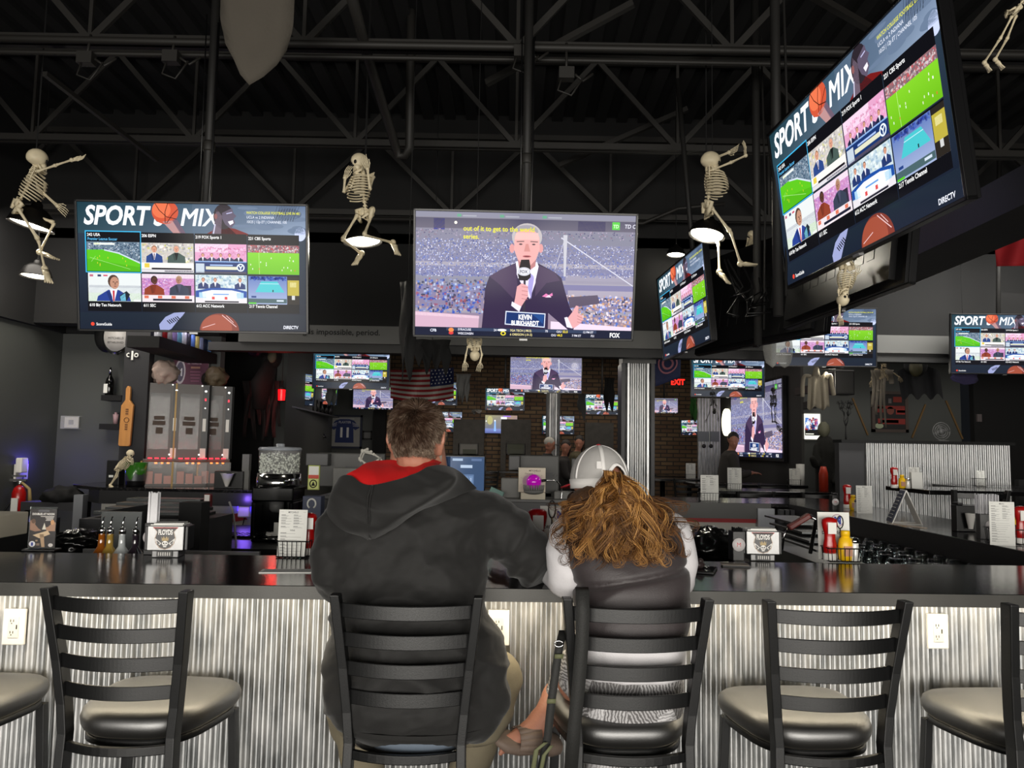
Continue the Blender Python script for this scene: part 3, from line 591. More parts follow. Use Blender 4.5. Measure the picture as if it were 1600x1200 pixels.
def corrugated(mb, x0, x1, z0, z1, y=0, period=.034, amp=.0055, mtx=None, nseg=8):
    n = int((x1 - x0) / period * nseg)
    lo = []; hi = []
    for k in range(n + 1):
        x = x0 + (x1 - x0) * k / n; yy = y + amp * cos(2 * pi * x / period) 
        for L, z in ((lo, z0), (hi, z1)):
            p = Vector((x, yy, z)); L.append(mb.addv(mtx @ p if mtx else p))
    for k in range(n): mb.face((lo[k], lo[k + 1], hi[k + 1], hi[k]), True)
    # backing board
    mb.smooth = False; mb.box((x0, y + amp + .002, z0), (x1, y + amp + .02, z1), mtx); mb.smooth = True

# ------------------------------------------------------------- the bar
BARM = Matrix.Translation((0, 2.40, 0)) @ Matrix.Rotation(.027, 4, 'Z')
COUNTER = bpy.data.materials.new('polished_black_laminate'); COUNTER.use_nodes = True; nt = COUNTER.node_tree; b = nt.nodes['Principled BSDF']
b.inputs['Roughness'].default_value = .13; b.inputs['Specular IOR Level'].default_value = .55
tc = nt.nodes.new('ShaderNodeTexCoord'); mp = nt.nodes.new('ShaderNodeMapping'); mp.inputs['Scale'].default_value = (1, 2.2, 1)
n1 = nt.nodes.new('ShaderNodeTexNoise'); n1.inputs['Scale'].default_value = 45; n1.inputs['Detail'].default_value = 8; n1.inputs['Roughness'].default_value = .75
r2 = nt.nodes.new('ShaderNodeValToRGB'); r2.color_ramp.elements[0].color = (.004, .004, .005, 1); r2.color_ramp.elements[0].position = .5; r2.color_ramp.elements[1].color = (.045, .043, .04, 1); r2.color_ramp.elements[1].position = .72
bp = nt.nodes.new('ShaderNodeBump'); bp.inputs['Strength'].default_value = .06; bp.inputs['Distance'].default_value = .002
nt.links.new(tc.outputs['Object'], mp.inputs[0]); nt.links.new(mp.outputs[0], n1.inputs['Vector']); nt.links.new(n1.outputs[0], r2.inputs[0]); nt.links.new(r2.outputs[0], b.inputs['Base Color']); nt.links.new(n1.outputs[0], bp.inputs['Height']); nt.links.new(bp.outputs[0], b.inputs['Normal'])
EDGE = mat('grey_counter_edge', (.30, .295, .28), .5, 0, .05, 200)
BARH = 1.07
# front run: counter, edge band, corrugated front, under-counter shelf
bar = thing('bar_counter', 'long polished black bar counter with corrugated metal front, nearest the stools', 'bar counter')
mb = MB(); mb.box((-4.6, .004, BARH - .038), (2.95, .64, BARH), BARM); mb.build('countertop', COUNTER, bar, bevel=.002)
mb = MB(); mb.box((-4.6, 0, BARH - .04), (3.0, .0035, BARH - .001), BARM); mb.build('edge_band', EDGE, bar)
mb = MB(); corrugated(mb, -4.6, 3.0, .0, BARH - .0385, .25, mtx=BARM); mb.build('corrugated_front', CORR, bar)
mb = MB(); mb.box((-4.6, .28, .02), (2.95, .60, BARH - .04), BARM); mb.build('cabinet_body', DKGRAYPL, bar)
def B(x, y, z=BARH):  # a spot on the front bar, y = distance in from its front edge
    return BARM @ Vector((x, y, z))
# right arm of the bar
arm = thing('bar_counter', 'black bar counter running back along the right side of the bar', 'bar counter')
mb = MB(); mb.box((2.36, 3.13, BARH - .038), (3.0, 7.4, BARH)); mb.build('countertop', COUNTER, arm, bevel=.002)
mb = MB(); mb.box((2.355, 3.13, BARH - .12), (2.375, 7.3, BARH - .002)); mb.box((2.985, 2.5, BARH - .1), (3.004, 7.4, BARH - .002)); mb.build('fascia', mat('dark_fascia', (.11, .11, .115), .5), arm)
mb = MB(); mb.box((2.50, 3.2, .02), (2.75, 7.3, BARH - .04)); mb.build('cabinet_body', DKGRAYPL, arm)
mb = MB(); mb.box((1.85, 3.3, .80), (2.5, 6.0, .84)); mb.box((1.85, 3.3, .60), (1.87, 6.0, .80)); mb.build('work_shelf', mat('steel_shelf', (.32, .33, .33), .35, .8), arm)
# far arm of the bar, right half
far = thing('bar_counter', 'far bar counter with white front and dark grey edge behind the blonde woman', 'bar counter')
mb = MB(); mb.box((.35, 6.55, BARH - .03), (2.36, 7.25, BARH)); mb.build('countertop', COUNTER, far, bevel=.002)
mb = MB(); mb.box((.35, 6.53, BARH - .13), (2.2, 6.56, BARH - .002)); mb.build('fascia', mat('grey_fascia', (.33, .33, .325), .5), far)
mb = MB(); mb.box((.35, 6.57, .02), (2.1, 6.62, BARH - .13)); mb.build('front_panel', mat('white_front_panel', (.74, .73, .70), .5), far)
mb = MB(); mb.box((.35, 6.555, BARH - .165), (2.1, 6.572, BARH - .13)); mb.build('red_stripe', mat('red_stripe_paint', (.62, .10, .12), .5), far)
mb = MB(); mb.box((2.08, 6.5, .02), (2.22, 6.62, BARH - .04)); mb.build('end_post', mat('light_metal_post', (.62, .63, .65), .4, .5), far)
mb = MB()
for k in range(4): mb.box((2.23 + k * .045, 6.40, .02), (2.262 + k * .045, 6.46, BARH - .04))
mb.build('metal_trim', DKGRAYPL, far)
# far arm, left half
farl = thing('bar_counter', 'far bar counter at left with the cup cabinets on it', 'bar counter')
mb = MB(); mb.prism([(-3.7, 6.78), (-3.5, 6.6), (-1.95, 6.56), (-1.95, 7.7), (-3.95, 7.7), (-3.95, 7.0)], .03, Matrix(((1, 0, 0, 0), (0, 0, 1, 0), (0, 1, 0, 1.075), (0, 0, 0, 1))))
mb.build('countertop', COUNTER, farl, bevel=.002)
mb = MB(); mb.prism([(-3.68, 6.77), (-3.49, 6.585), (-1.95, 6.545), (-1.95, 6.565), (-3.48, 6.605), (-3.67, 6.785)], .11, Matrix(((1, 0, 0, 0), (0, 0, 1, 0), (0, 1, 0, .97), (0, 0, 0, 1)))); mb.build('fascia', mat('dark_fascia'), farl)
mb = MB(); mb.box((-3.5, 6.65, .02), (-1.95, 6.7, .97)); mb.build('front_panel', MATS['white_front_panel'], farl)
mb = MB()
for k in range(16):
    a0, a1 = radians(180 - k * 4.2), radians(180 - (k + 1) * 4.2)
    q = lambda a, r: (-1.70 + r * 1.5 * cos(a), .32 + r * .62 * sin(a))
    mb.prism([q(a0, .93), q(a1, .93), q(a1, 1.03), q(a0, 1.03)], .004, Matrix.Translation((0, 6.643, 0)))
mb.build('red_swoosh', MATS['red_stripe_paint'], farl)
mb = MB(); mb.box((-3.78, 6.72, .02), (-3.7, 6.8, 1.03)); mb.build('end_post', MATS['light_metal_post'], farl)
# left arm
arml = thing('bar_counter', 'black bar counter along the left wall with the fire extinguisher beyond it', 'bar counter')
mb = MB(); mb.box((-3.2, 2.95, BARH - .038), (-2.52, 4.35, BARH)); mb.build('countertop', COUNTER, arml, bevel=.002)
mb = MB(); mb.box((-2.525, 2.95, BARH - .14), (-2.515, 4.35, BARH)); mb.build('fascia', mat('dark_fascia'), arml)
mb = MB(); mb.box((-3.1, 2.95, .02), (-2.6, 4.3, BARH - .04)); mb.build('cabinet_body', DKGRAYPL, arml)
# lower work counter inside the bar
wk = thing('work_counter', 'low black work counter inside the bar in front of the white panel', 'counter')
mb = MB(); mb.box((-2.7, 5.05, .78), (-.4, 6.5, .82)); mb.build('countertop', mat('black_work_top', (.09, .09, .095), .35), wk, bevel=.003)
mb = MB(); mb.box((-2.68, 5.09, .02), (-.42, 6.4, .78)); mb.build('cabinet_body', MATTEBLK, wk)
# outlets on the bar front
def outlet(x, z, label):
    t = thing('wall_outlet', label, 'outlet', BARM @ Vector((x, .243, z)), .027, None)
    m = MB(); m.box((-.036, -.012, -.058), (.036, .0, .058)); m.build('cover_plate', WHITEPL, t, bevel=.003)
    m = MB(); m.box((-.017, -.0145, -.034), (.017, -.012, .034)); m.build('receptacle', mat('outlet_face', (.8, .79, .76), .4), t, bevel=.001)
    m = MB()
    for z_ in (-.020, .017):
        m.box((-.010, -.0152, z_), (-.008, -.014, z_ + .008)); m.box((-.001, -.0152, z_), (.001, -.014, z_ + .008)); m.box((-.007, -.0152, z_ - .006), (-.004, -.014, z_ - .003))
    m.box((.009, -.0152, -.006), (.0125, -.014, .008)); m.build('slots', MATTEBLK, t)
    return t
q = lambda px, py: BARM.inverted() @ P(px, py, 2.66)
for px, py, lab in ((42, 972, 'white wall outlet with usb port at the left end of the bar front'), (779, 978, 'white wall outlet with usb port between the man and the woman'), (1469, 988, 'white wall outlet with usb port right of the empty stools')):
    v = q(px, py); outlet(v.x, v.z, lab)
# ------------------------------------------------------------- columns
def column(x, y, w, z1, label, capz=None):
    t = thing('column', label, 'column', (x, y, 0)); t['kind'] = 'structure'
    m = MB(); corrugated(m, -w / 2, w / 2, 0, z1, -w / 2 + .02, period=.0445, amp=.007)
    corrugated(m, -w / 2, w / 2, 0, z1, -w / 2 + .02, period=.0445, amp=.007, mtx=Matrix.Rotation(pi / 2, 4, 'Z')); corrugated(m, -w / 2, w / 2, 0, z1, -w / 2 + .02, period=.0445, amp=.007, mtx=Matrix.Rotation(-pi / 2, 4, 'Z'))
    m.build('corrugated_cladding', CORR, t)
    m = MB(); m.box((-w / 2 - .03, -w / 2 + .01, 0), (-w / 2 + .005, w / 2, z1)); m.box((w / 2 - .005, -w / 2 + .01, 0), (w / 2 + .03, w / 2, z1)); m.build('corner_trim', DKGRAYPL, t)
    m = MB(); m.box((-w / 2 - .02, -w / 2, z1), (w / 2 + .04, w / 2, z1 + .14)); m.build('capital', mat('grey_header'), t)
    return t
v = P(997, 600, 7.6); column(v.x, 7.72, .27, 2.36, 'corrugated metal column right of the central television')
v = P(864, 650, 14); column(v.x, 14, .19, 3.3, 'thin corrugated metal column in the far room')
# ------------------------------------------------------------- stools
def seat_outline(k=1., n=40):
    pts = []
    for i in range(n):
        a = 2 * pi * i / n; c, s = cos(a), sin(a)
        e = .55; x = abs(c) ** e * (1 if c > 0 else -1); y = abs(s) ** e * (1 if s > 0 else -1)
        w = .205 + .03 * y - .02 * max(0, -y) ** 3
        pts.append((x * w * k, .015 + y * .20 * k))
    return pts
def post(m, pts, wx, wy):
    rs = []
    for p, in zip(pts):
        rs.append([Vector((p[0] - wx, p[1] - wy, p[2])), Vector((p[0] + wx, p[1] - wy, p[2])), Vector((p[0] + wx, p[1] + wy, p[2])), Vector((p[0] - wx, p[1] + wy, p[2]))])
    m.smooth = False; m.rings(rs); m.smooth = True
def make_stool(label, group):
    t = thing('bar_stool', label, 'bar stool', (0, 0, 0), 0, group)
    m = MB(); m.rings([[Vector((x, y, z)) for x, y in seat_outline(k)] for k, z in ((.90, .675), (.97, .688), (1.0, .70), (1.01, .715), (.985, .731), (.93, .741), (.82, .747), (.6, .750), (.3, .751))]); m.build('seat', VINYL, t)
    m = MB(); m.rings([[Vector((x, y, z)) for x, y in seat_outline(k)] for k, z in ((.90, .655), (.93, .656), (.93, .6752), (.90, .676))]); m.build('seat_board', BLACKMET, t)
    for s in (-1, 1):
        m = MB()
        pth = [(s * .195, -.245, 0), (s * .175, -.215, .3), (s * .163, -.20, .55), (s * .160, -.193, .70), (s * .167, -.196, .78), (s * .180, -.21, .90), (s * .203, -.245, 1.10)]
        post(m, pth, .0135, .021); m.build('back_post', BLACKMET, t, bevel=.003)
    for k in range(4):
        z = 1.058 - k * .079; hw = .203 - (1.10 - z) / .2 * .0135 * (1.0) - .006; yb = -.243 + (1.10 - z) * .17
        m = MB(); n = 30; rs = []
        for i in range(n + 1):
            u = -1 + 2 * i / n; x = u * (hw - .008); y = yb - .004 - .042 * (1 - u * u); sg = .0
            rs.append([Vector((x, y - .004, z - .019)), Vector((x, y + .004, z - .019)), Vector((x, y + .004, z + .019)), Vector((x, y - .004, z + .019))])
        m.smooth = False; m.rings(rs); m.build('slat', BLACKMET, t, bevel=.002)
    m = MB(); rs = []
    for i in range(13):
        u = -1 + 2 * i / 12; x = u * .15; y = -.20 - .035 * (1 - u * u)
        rs.append([Vector((x, y - .008, .655)), Vector((x, y + .008, .655)), Vector((x, y + .008, .680)), Vector((x, y - .008, .680))])
    m.smooth = False; m.rings(rs); m.build('back_rail', BLACKMET, t, bevel=.003)
    for s in (-1, 1):
        m = MB(); post(m, [(s * .20, .20, 0), (s * .178, .172, .656)], .014, .014); m.build('leg', BLACKMET, t, bevel=.003)
    m = MB()
    for z in (.22,): m.beam((-.19, .193, z), (.19, .193, z), .022, .022); m.beam((-.186, -.22, z + .1), (.186, -.22, z + .1), .022, .022); m.beam((-.187, -.22, z + .05), (-.192, .19, z + .05), .022, .022); m.beam((.187, -.22, z + .05), (.192, .19, z + .05), .022, .022)
    m.build('footrest', BLACKMET, t); t.scale = (.95, 1, 1)
    return t
def stool_at(px, Y=2.37, rz=0.0, **k): v = P(px, 930, Y - .245); return (v.x, Y, 0), rz
ST = make_stool('black ladder-back bar stool, empty, whole in view at left', 'stools along the front bar')
(l, r) = stool_at(190, 2.375, .0); ST.location = l; ST.rotation_euler = (0, 0, radians(-3))
for px, Y, rz, lab in ((-160, 2.38, 0, 'black vinyl bar stool cut off by the left edge of the photo'), (636, 2.355, 0, 'black ladder-back bar stool the man in the black hoodie sits on'), (989, 2.37, radians(3), 'black ladder-back bar stool the woman sits on, bag strap over its back'), (1299, 2.385, radians(4), 'black ladder-back bar stool, empty, whole in view at right'), (1668, 2.40, radians(5), 'black ladder-back bar stool cut off by the right edge of the photo')):
    l, _ = stool_at(px, Y); dup(ST, l, rz, lab)
# ------------------------------------------------------------- televisions
G = 'televisions hung over the bar'
TV1 = tv('left hanging television showing a grid of eight sports channels', MIXMESH, -1.73, 4.08, 2.44, 1.23, 2.6, 9.0, .6, G)
TV2 = tv('central hanging television showing a man with a microphone in a stadium', FOXMESH, .06, 4.18, 2.45, 1.23, 1.3, 12.1, 0, G)
TVB = tv('largest television, angled steeply at upper right, showing a channel grid', MIXMESH, 1.41, 3.18, 2.75, 1.45, -86.8, 6.5, 0, G)
TVS = tv('steeply angled television behind the right pendant lamp, smaller than the large one beside it', MIXMESH, 1.29, 5.8, 2.6, 1.23, -85.9, 4.9, 0, G)
def pxtv(label, mesh, cx, cy, wpx, Y, yaw=0, tilt=3, group='televisions in the back room'):
    v = P(cx, cy, Y); t = tv(label, mesh, v.x, v.y, v.z, wpx * Y / 1200, yaw, tilt, 0, group)
    if Y < 15.8: mountpole(t, 3.46)
    return t
def mountpole(t, ztop):
    k = t.scale.x; m = MB(); m.tube([(0, .12, 0), (0, .12, (ztop - t.location.z) / k)], .02 / k, 8); o = m.build('mounting_pole', DARKSTEEL, t)
T17 = tv('television on the right whose left side is veiled by a hanging ghost cloth', MIXMESH, 2.9, 7.1, 2.58, .97, -3, 3, 0, 'televisions in the back room')
T18 = tv('television at the right edge of the photo showing a channel grid', MIXMESH, 4.48, 6.94, 2.52, .97, -2, 4, 0, 'televisions in the back room')
pxtv('television with a channel grid just below the black lettering', MIXMESH, 549, 574, 121, 9.4, 2)
pxtv('small television with the man in a suit above the framed football jersey', FOXMESH, 583, 622, 63, 15.6, 2)
pxtv('television half hidden behind the american flag', MIXMESH, 683, 615, 64, 15.2, 0)
pxtv('television just right of the man\'s head on the brick wall', MIXMESH, 694, 659, 56, 15.96, 0)
pxtv('television with a channel grid left of the far column, in the upper row', MIXMESH, 789, 624, 62, 14.6, 0)
pxtv('television with the man in a suit below the central television', FOXMESH, 853, 582, 114, 9.8, 1)
pxtv('television on the brick wall showing a glass of beer', BEERMESH, 783, 663, 51, 15.96, 2)
pxtv('television on the brick wall behind the far thin column', MIXMESH, 872, 664, 51, 15.96, 2)
pxtv('television with small hanging figures in front of it, left of the corrugated column', MIXMESH, 941, 632, 56, 14.6, 2)
pxtv('television with the man in a suit right of the corrugated column', FOXMESH, 1038, 634, 42, 14.8, -6)
pxtv('bright channel grid television above the pink video wall', MIXMESH, 1137, 588, 116, 9.6, -1)
pxtv('narrow television seen at a steep angle left of the corrugated panel', MIXMESH, 1081, 668, 42, 13.5, -50)
pxtv('steeply angled television on the left shelf wall', MIXMESH, 461, 607, 90, 11.0, 62)
pxtv('second angled television on the left shelf wall, farther back', MIXMESH, 504, 612, 70, 13.6, 62)
mountpole(T17, 4.72); mountpole(T18, 4.72); mountpole(TVS, 4.4)
# poles that carry the hanging televisions
for px, Y, top, bot, lab in ((322, 4.25, 4.72, 2.35, 'black pole holding up the left hanging television'), (822, 4.36, 4.72, 2.35, 'black pole holding up the central hanging television')):
    v = P(px, 320, Y); t = thing('ceiling_pole', lab, 'pole', (v.x, Y, 0)); m = MB(); m.tube([(0, 0, bot), (0, 0, top)], .026, 14); m.build('pole', mat('dark_painted_steel'), t)
    m = MB(); m.tube([(.02, -.03, bot), (.034, -.03, 3.2), (.03, -.03, 3.9)], .006); m.tube([(-.03, -.02, bot + .4), (-.036, -.02, 3.4), (-.04, -.03, 3.95)], .004); m.build('cable', BLACKPL, t)
    m = MB(); m.lathe([(.03, 0), (.034, .01), (.034, .05), (.03, .06)], 14, (0, 0, 3.15)); m.build('collar', JOIST, t)
    m = MB(); m.box((-.3, -.06, 2.40), (.3, -.02, 2.44)); m.box((-.05, -.06, 2.3), (.05, .03, 2.5)); m.build('bracket', BLACKMET, t)
# televisions seen from behind, and the rail under the right cluster
def backtv(label, x, y, z, w, yaw, tilt):
    t = tv(label, FOXMESH, x, y, z, w, yaw, tilt, 0, None); return t
backtv('back of a television facing away, lit by the right pendant lamp', 1.75, 5.35, 2.62, 1.35, 112, 8)
backtv('back of a television facing right, behind the large angled one', 1.72, 3.9, 2.60, 1.3, 93, 6)
m = MB(); m.box((2.02, 2.6, 2.5), (2.06, 7.2, 2.66)); m.box((2.06, 2.6, 2.5), (2.3, 7.2, 2.53)); m.box((2.3, 2.6, 2.5), (2.34, 7.2, 2.66)); o = one(m, 'support_rail', DARKSTEEL, 'long dark rail running back beneath the angled televisions', 'rail')
for px, py, Y, lab in ((1212, 140, 3.9, 'black pole behind the upper left corner of the large angled television'), (1183, 400, 5.0, 'black pole among cables behind the right pendant lamp')):
    v = P(px, py, Y); m = MB(); m.tube([(v.x, Y, 2.2), (v.x, Y, 4.72)], .026, 12); m.tube([(v.x + .03, Y - .03, 2.3), (v.x + .045, Y - .04, 3.2), (v.x + .03, Y - .03, 4.3)], .007); one(m, 'ceiling_pole', DARKSTEEL, lab, 'pole')
R_ = random.Random(4); m = MB()
for k in range(9):
    q0 = P(1118 + R_.uniform(0, 80), 430 + R_.uniform(-30, 20), 5.0); q1 = P(1140 + R_.uniform(0, 70), 480 + R_.uniform(-20, 30), 4.9)
    m.tube([q0, q0.lerp(q1, .4) + Vector((.05, 0, -.08)), q0.lerp(q1, .7) + Vector((-.05, 0, -.06)), q1 + Vector((0, 0, .05))], .006, 6)
one(m, 'cable_bundle', BLACKPL, 'tangle of black cables behind the angled televisions', 'cables')
# ------------------------------------------------------------- people
def union_mesh(parts, voxel, name, mats, parent=None, smooth=6, disp=None, sub=0):
    """several closed volumes grown into one continuous skin"""
    m = MB()
    for p in parts:
        base = len(m.v); m.v += p.v; m.f += [tuple(base + k for k in f) for f in p.f]; m.m += [0] * len(p.f); m.c += [None] * len(p.f); m.sm += [True] * len(p.f)
    o = m.build('tmp', [])
    md = o.modifiers.new('r', 'REMESH'); md.mode = 'VOXEL'; md.voxel_size = voxel; md.use_smooth_shade = True
    if smooth: md = o.modifiers.new('s', 'SMOOTH'); md.factor = .5; md.iterations = smooth
    dg = bpy.context.evaluated_depsgraph_get(); me = bpy.data.meshes.new_from_object(o.evaluated_get(dg))
    old = o.data; bpy.data.objects.remove(o); bpy.data.meshes.remove(old)
    if disp:
        me.update(); ns = [v.normal.copy() for v in me.vertices]
        for v, n in zip(me.vertices, ns): v.co += n * disp(v.co, n)
    me.name = name
    for p in me.polygons: p.use_smooth = True
    me.materials.clear()
    if not isinstance(mats, (list, tuple)): mats = [mats]
    for q in mats: me.materials.append(q)
    r = bpy.data.objects.new(name, me); COL.objects.link(r)
    if parent is not None: r.parent = parent
    return r
def loft(rings, n=36, e=2.3):
    """rings: (centre xyz, half width, half depth front, half depth back, [roll])"""
    m = MB(); rs = []
    for c, rx, rf, rb in rings:
        rr = []
        for k in range(n):
            a = 2 * pi * k / n; cx, sy = cos(a), sin(a)
            q = (abs(cx) ** e + abs(sy) ** e) ** (-1 / e)
            rr.append(Vector((c[0] + rx * cx * q, c[1] + (rf if sy > 0 else rb) * sy * q, c[2])))
        rs.append(rr)
    m.rings(rs); return m
def limb(pts, rad, n=18, flat=1.):
    # smooth the polyline with Catmull-Rom
    P_ = [Vector(p) for p in pts]; out = []; rr = []
    for i in range(len(P_) - 1):
        p0 = P_[max(i - 1, 0)]; p1 = P_[i]; p2 = P_[i + 1]; p3 = P_[min(i + 2, len(P_) - 1)]
        for k in range(6):
            t = k / 6; out.append(.5 * ((2 * p1) + (-p0 + p2) * t + (2 * p0 - 5 * p1 + 4 * p2 - p3) * t * t + (-p0 + 3 * p1 - 3 * p2 + p3) * t ** 3)); rr.append(rad[i] * (1 - t) + rad[i + 1] * t)
    out.append(P_[-1]); rr.append(rad[-1])
    m = MB(); m.tube(out, rr, n, True, flat)
    # round ends
    m.ell(out[0], (rr[0],) * 3, 12, 8); m.ell(out[-1], (rr[-1],) * 3, 12, 8)
    return m
def hand(w, d, up, side=1, curl=.5, k=1.):
    """palm and five bent fingers from wrist w pointing along d, back of the hand towards up"""
    w = Vector(w); d = Vector(d).normalized(); up = Vector(up); up = (up - d * up.dot(d)).normalized(); s = d.cross(up).normalized() * side
    ms = []; m = MB(); M_ = Matrix((s, d, up)).transposed().to_4x4()
    m.ell(w + d * .045 * k, (.040 * k, .052 * k, .016 * k), 16, 10, M_.to_3x3()); ms.append(m)
    for i, (o, L) in enumerate(((-.030, .062), (-.010, .074), (.010, .080), (.030, .070))):
        b = w + d * (.082 - abs(o) * .25) * k + s * (o * k); pts = [b - d * .02 * k]; ang = 0; p = b.copy(); pts.append(p.copy())
        for j in range(3):
            ang += curl * (.5 + .3 * j); p = p + (d * cos(ang) - up * sin(ang)) * L * k * (.42, .32, .26)[j]; pts.append(p.copy())
        ms.append(limb(pts, [.0095 * k, .0095 * k, .009 * k, .0082 * k, .007 * k], 8))
    b = w + d * .02 * k + s * .030 * k
    ms.append(limb([b - s * .01, b + s * .022 * k + d * .02 * k, b + s * .034 * k + d * .048 * k - up * .008 * k, b + s * .034 * k + d * .072 * k - up * .016 * k], [.012 * k, .012 * k, .010 * k, .0085 * k], 8))
    return ms
def fbm(p, s, o=3): 
    return noise.fractal(Vector(p) * s, .9, 2.1, o, noise_basis='PERLIN_ORIGINAL')
def ridged(p, s): return 1 - abs(noise.noise(Vector(p) * s)) * 2
# ---------------------------------------------------------------- the man
HOOD = mat('black_hoodie_fleece', (.072, .069, .066), .75, 0, .12, 500, sheen=.12)
HOODRED = mat('red_hood_lining', (.74, .035, .045), .8, 0, .1, 400)
KHAKI = mat('khaki_cloth', (.42, .39, .32), .85, 0, .15, 300, var=.1, vscale=10)
man = thing('person', 'man in a black hoodie with a red-lined hood, seated on a stool', 'person', (-.29, 2.33, 0))
inv = Matrix.Translation((.29, -2.33, 0))
def loc_all(parts, off=Vector((-.29, 2.33, 0))):
    for p in parts: p.v = [v - off for v in p.v]
    return parts
def ringpx(y, xl, xr, Yc, rf, rb):
    a = P(xl, y, Yc); b = P(xr, y, Yc); c = (a + b) / 2; return ((c.x, Yc, c.z), (b.x - a.x) / 2, rf, rb)
torso = loft([ringpx(1140, 548, 752, 2.30, .13, .12), ringpx(1122, 524, 776, 2.30, .16, .16), ringpx(1085, 513, 791, 2.30, .17, .175), ringpx(1045, 515, 790, 2.31, .17, .172), ringpx(1000, 519, 781, 2.32, .17, .155), ringpx(950, 520, 764, 2.34, .165, .145), ringpx(900, 514, 758, 2.36, .16, .14), ringpx(850, 505, 766, 2.38, .155, .14), ringpx(815, 507, 778, 2.39, .145, .135), ringpx(785, 522, 775, 2.40, .125, .12), ringpx(765, 552, 752, 2.40, .10, .10), ringpx(748, 590, 722, 2.40, .075, .08), ringpx(732, 604, 706, 2.40, .062, .07)])
shoL = P(545, 806, 2.39); shoR = P(758, 808, 2.40)
elL = P(512, 905, 2.34); elR = P(836, 880, 2.46)
wrL = P(548, 888, 2.66); wrR = Vector((.02, 2.80, 1.13))
armL = limb([shoL, P(524, 850, 2.37), elL + Vector((.022, 0, 0)), P(520, 908, 2.46), wrL], [.080, .076, .062, .056, .042])
armR = limb([shoR, P(795, 838, 2.41), elR, P(832, 884, 2.60), wrR + Vector((.04, -.04, 0))], [.085, .080, .066, .060, .045])
def fold_man(p, n):
    v = Vector((p.x - .29, p.y + 2.33, p.z))
    f = .0
    # drapery that fans from the armpits and gathers at the waist
    q = Vector((v.x * 2.2 + v.z * 1.2, v.y * 2, v.z * 3.4 - v.x * 1.4)); f += .018 * ridged(q, 2.2) + .006 * fbm(q, 5)
    q = Vector((v.x * 1.5, v.y, v.z * 9 + abs(v.x + .3) * 5)); w_ = max(0, min(1, (1.12 - v.z) * 4)); f += .015 * w_ * ridged(q, 1.3)
    if v.x > 0.0 and v.z > 1.0: f += .013 * ridged(Vector((v.x * 6 + v.z * 5, v.y * 4, v.z * 7 - v.x * 6)), 1.4)
    return f - .012
body = union_mesh(loc_all([loft([ringpx(1130, 560, 745, 2.32, .12, .12), ringpx(1050, 535, 770, 2.33, .14, .13), ringpx(900, 530, 742, 2.38, .13, .11), ringpx(815, 535, 752, 2.40, .11, .10), ringpx(770, 570, 735, 2.40, .08, .08), ringpx(748, 600, 712, 2.40, .060, .066), ringpx(735, 607, 700, 2.40, .056, .062), ringpx(715, 610, 697, 2.40, .056, .062), ringpx(690, 612, 694, 2.42, .06, .05)]),
    limb([shoL, elL + Vector((.01, 0, 0)), wrL], [.05, .042, .03]), limb([shoR, elR, wrR], [.05, .044, .03])] + hand(wrL, (.25, .9, -.05), (0, 0, 1), 1, .35) + hand(wrR, (-.5, .85, -.02), (0, 0, 1), -1, .35) + [
    limb([P(580, 1112, 2.37), P(555, 1104, 2.50)], [.07, .055]), limb([P(742, 1110, 2.37), P(772, 1068, 2.50)], [.07, .055]), limb([P(555, 1104, 2.50), P(556, 1132, 2.55), (-.42, 2.57, .34)], [.05, .05, .035]), limb([P(772, 1068, 2.5), P(760, 1115, 2.55), (-.17, 2.57, .34)], [.05, .05, .035])]), .009, 'body', SKIN, man, 4)
jack = union_mesh(loc_all([torso, armL, armR]), .0085, 'hoodie', HOOD, man, 7, fold_man)
# hem band
m = MB(); rs = []
for y, xl, xr, rf, rb in ((1146, 556, 748, .135, .125), (1126, 526, 774, .165, .168), (1122, 524, 776, .166, .17), (1116, 522, 779, .166, .172)):
    r = loft([ringpx(y, xl, xr, 2.30, rf, rb), ringpx(y - .5, xl, xr, 2.30, rf, rb)]).v[:36]; rs.append([v - Vector((-.29, 2.33, 0)) for v in r])
m.rings(rs, False); m.build('hem_band', HOOD, man)
# undershirt strip below the hem
sh = loft([ringpx(1150, 572, 735, 2.29, .10, .125), ringpx(1128, 560, 745, 2.29, .12, .155)]); loc_all([sh]); sh.build('shirt_tail', mat('blue_grey_shirt', (.34, .38, .43), .8), man)
# trousers
tr = [loft([ringpx(1150, 540, 778, 2.36, .20, .10), ringpx(1120, 512, 800, 2.40, .22, .10), ringpx(1070, 510, 802, 2.44, .20, .10), ringpx(1040, 530, 790, 2.44, .15, .10)], 36, 2.6), limb([P(575, 1110, 2.36), P(552, 1100, 2.50), P(550, 1130, 2.55)], [.10, .08, .07]), limb([P(745, 1110, 2.36), P(774, 1058, 2.50), P(760, 1115, 2.55)], [.10, .085, .066]), limb([P(556, 1130, 2.55), (-.42, 2.57, .30)], [.07, .06]), limb([P(760, 1115, 2.55), (-.17, 2.57, .30)], [.066, .055])]
union_mesh(loc_all(tr), .012, 'trousers', KHAKI, man, 5, lambda p, n: .006 * ridged(Vector((p.x * 3, p.y * 2, p.z * 5)), 2.5))
# shoes resting on the stool's footrest
for x in (-.42, -.17):
    m = MB(); m.ell((x + .29, .34, .295), (.048, .14, .042), 16, 10); m.box((x + .245, .21, .252), (x + .335, .47, .272)); m.build('shoe', mat('brown_shoe', (.2, .15, .11), .6), man)
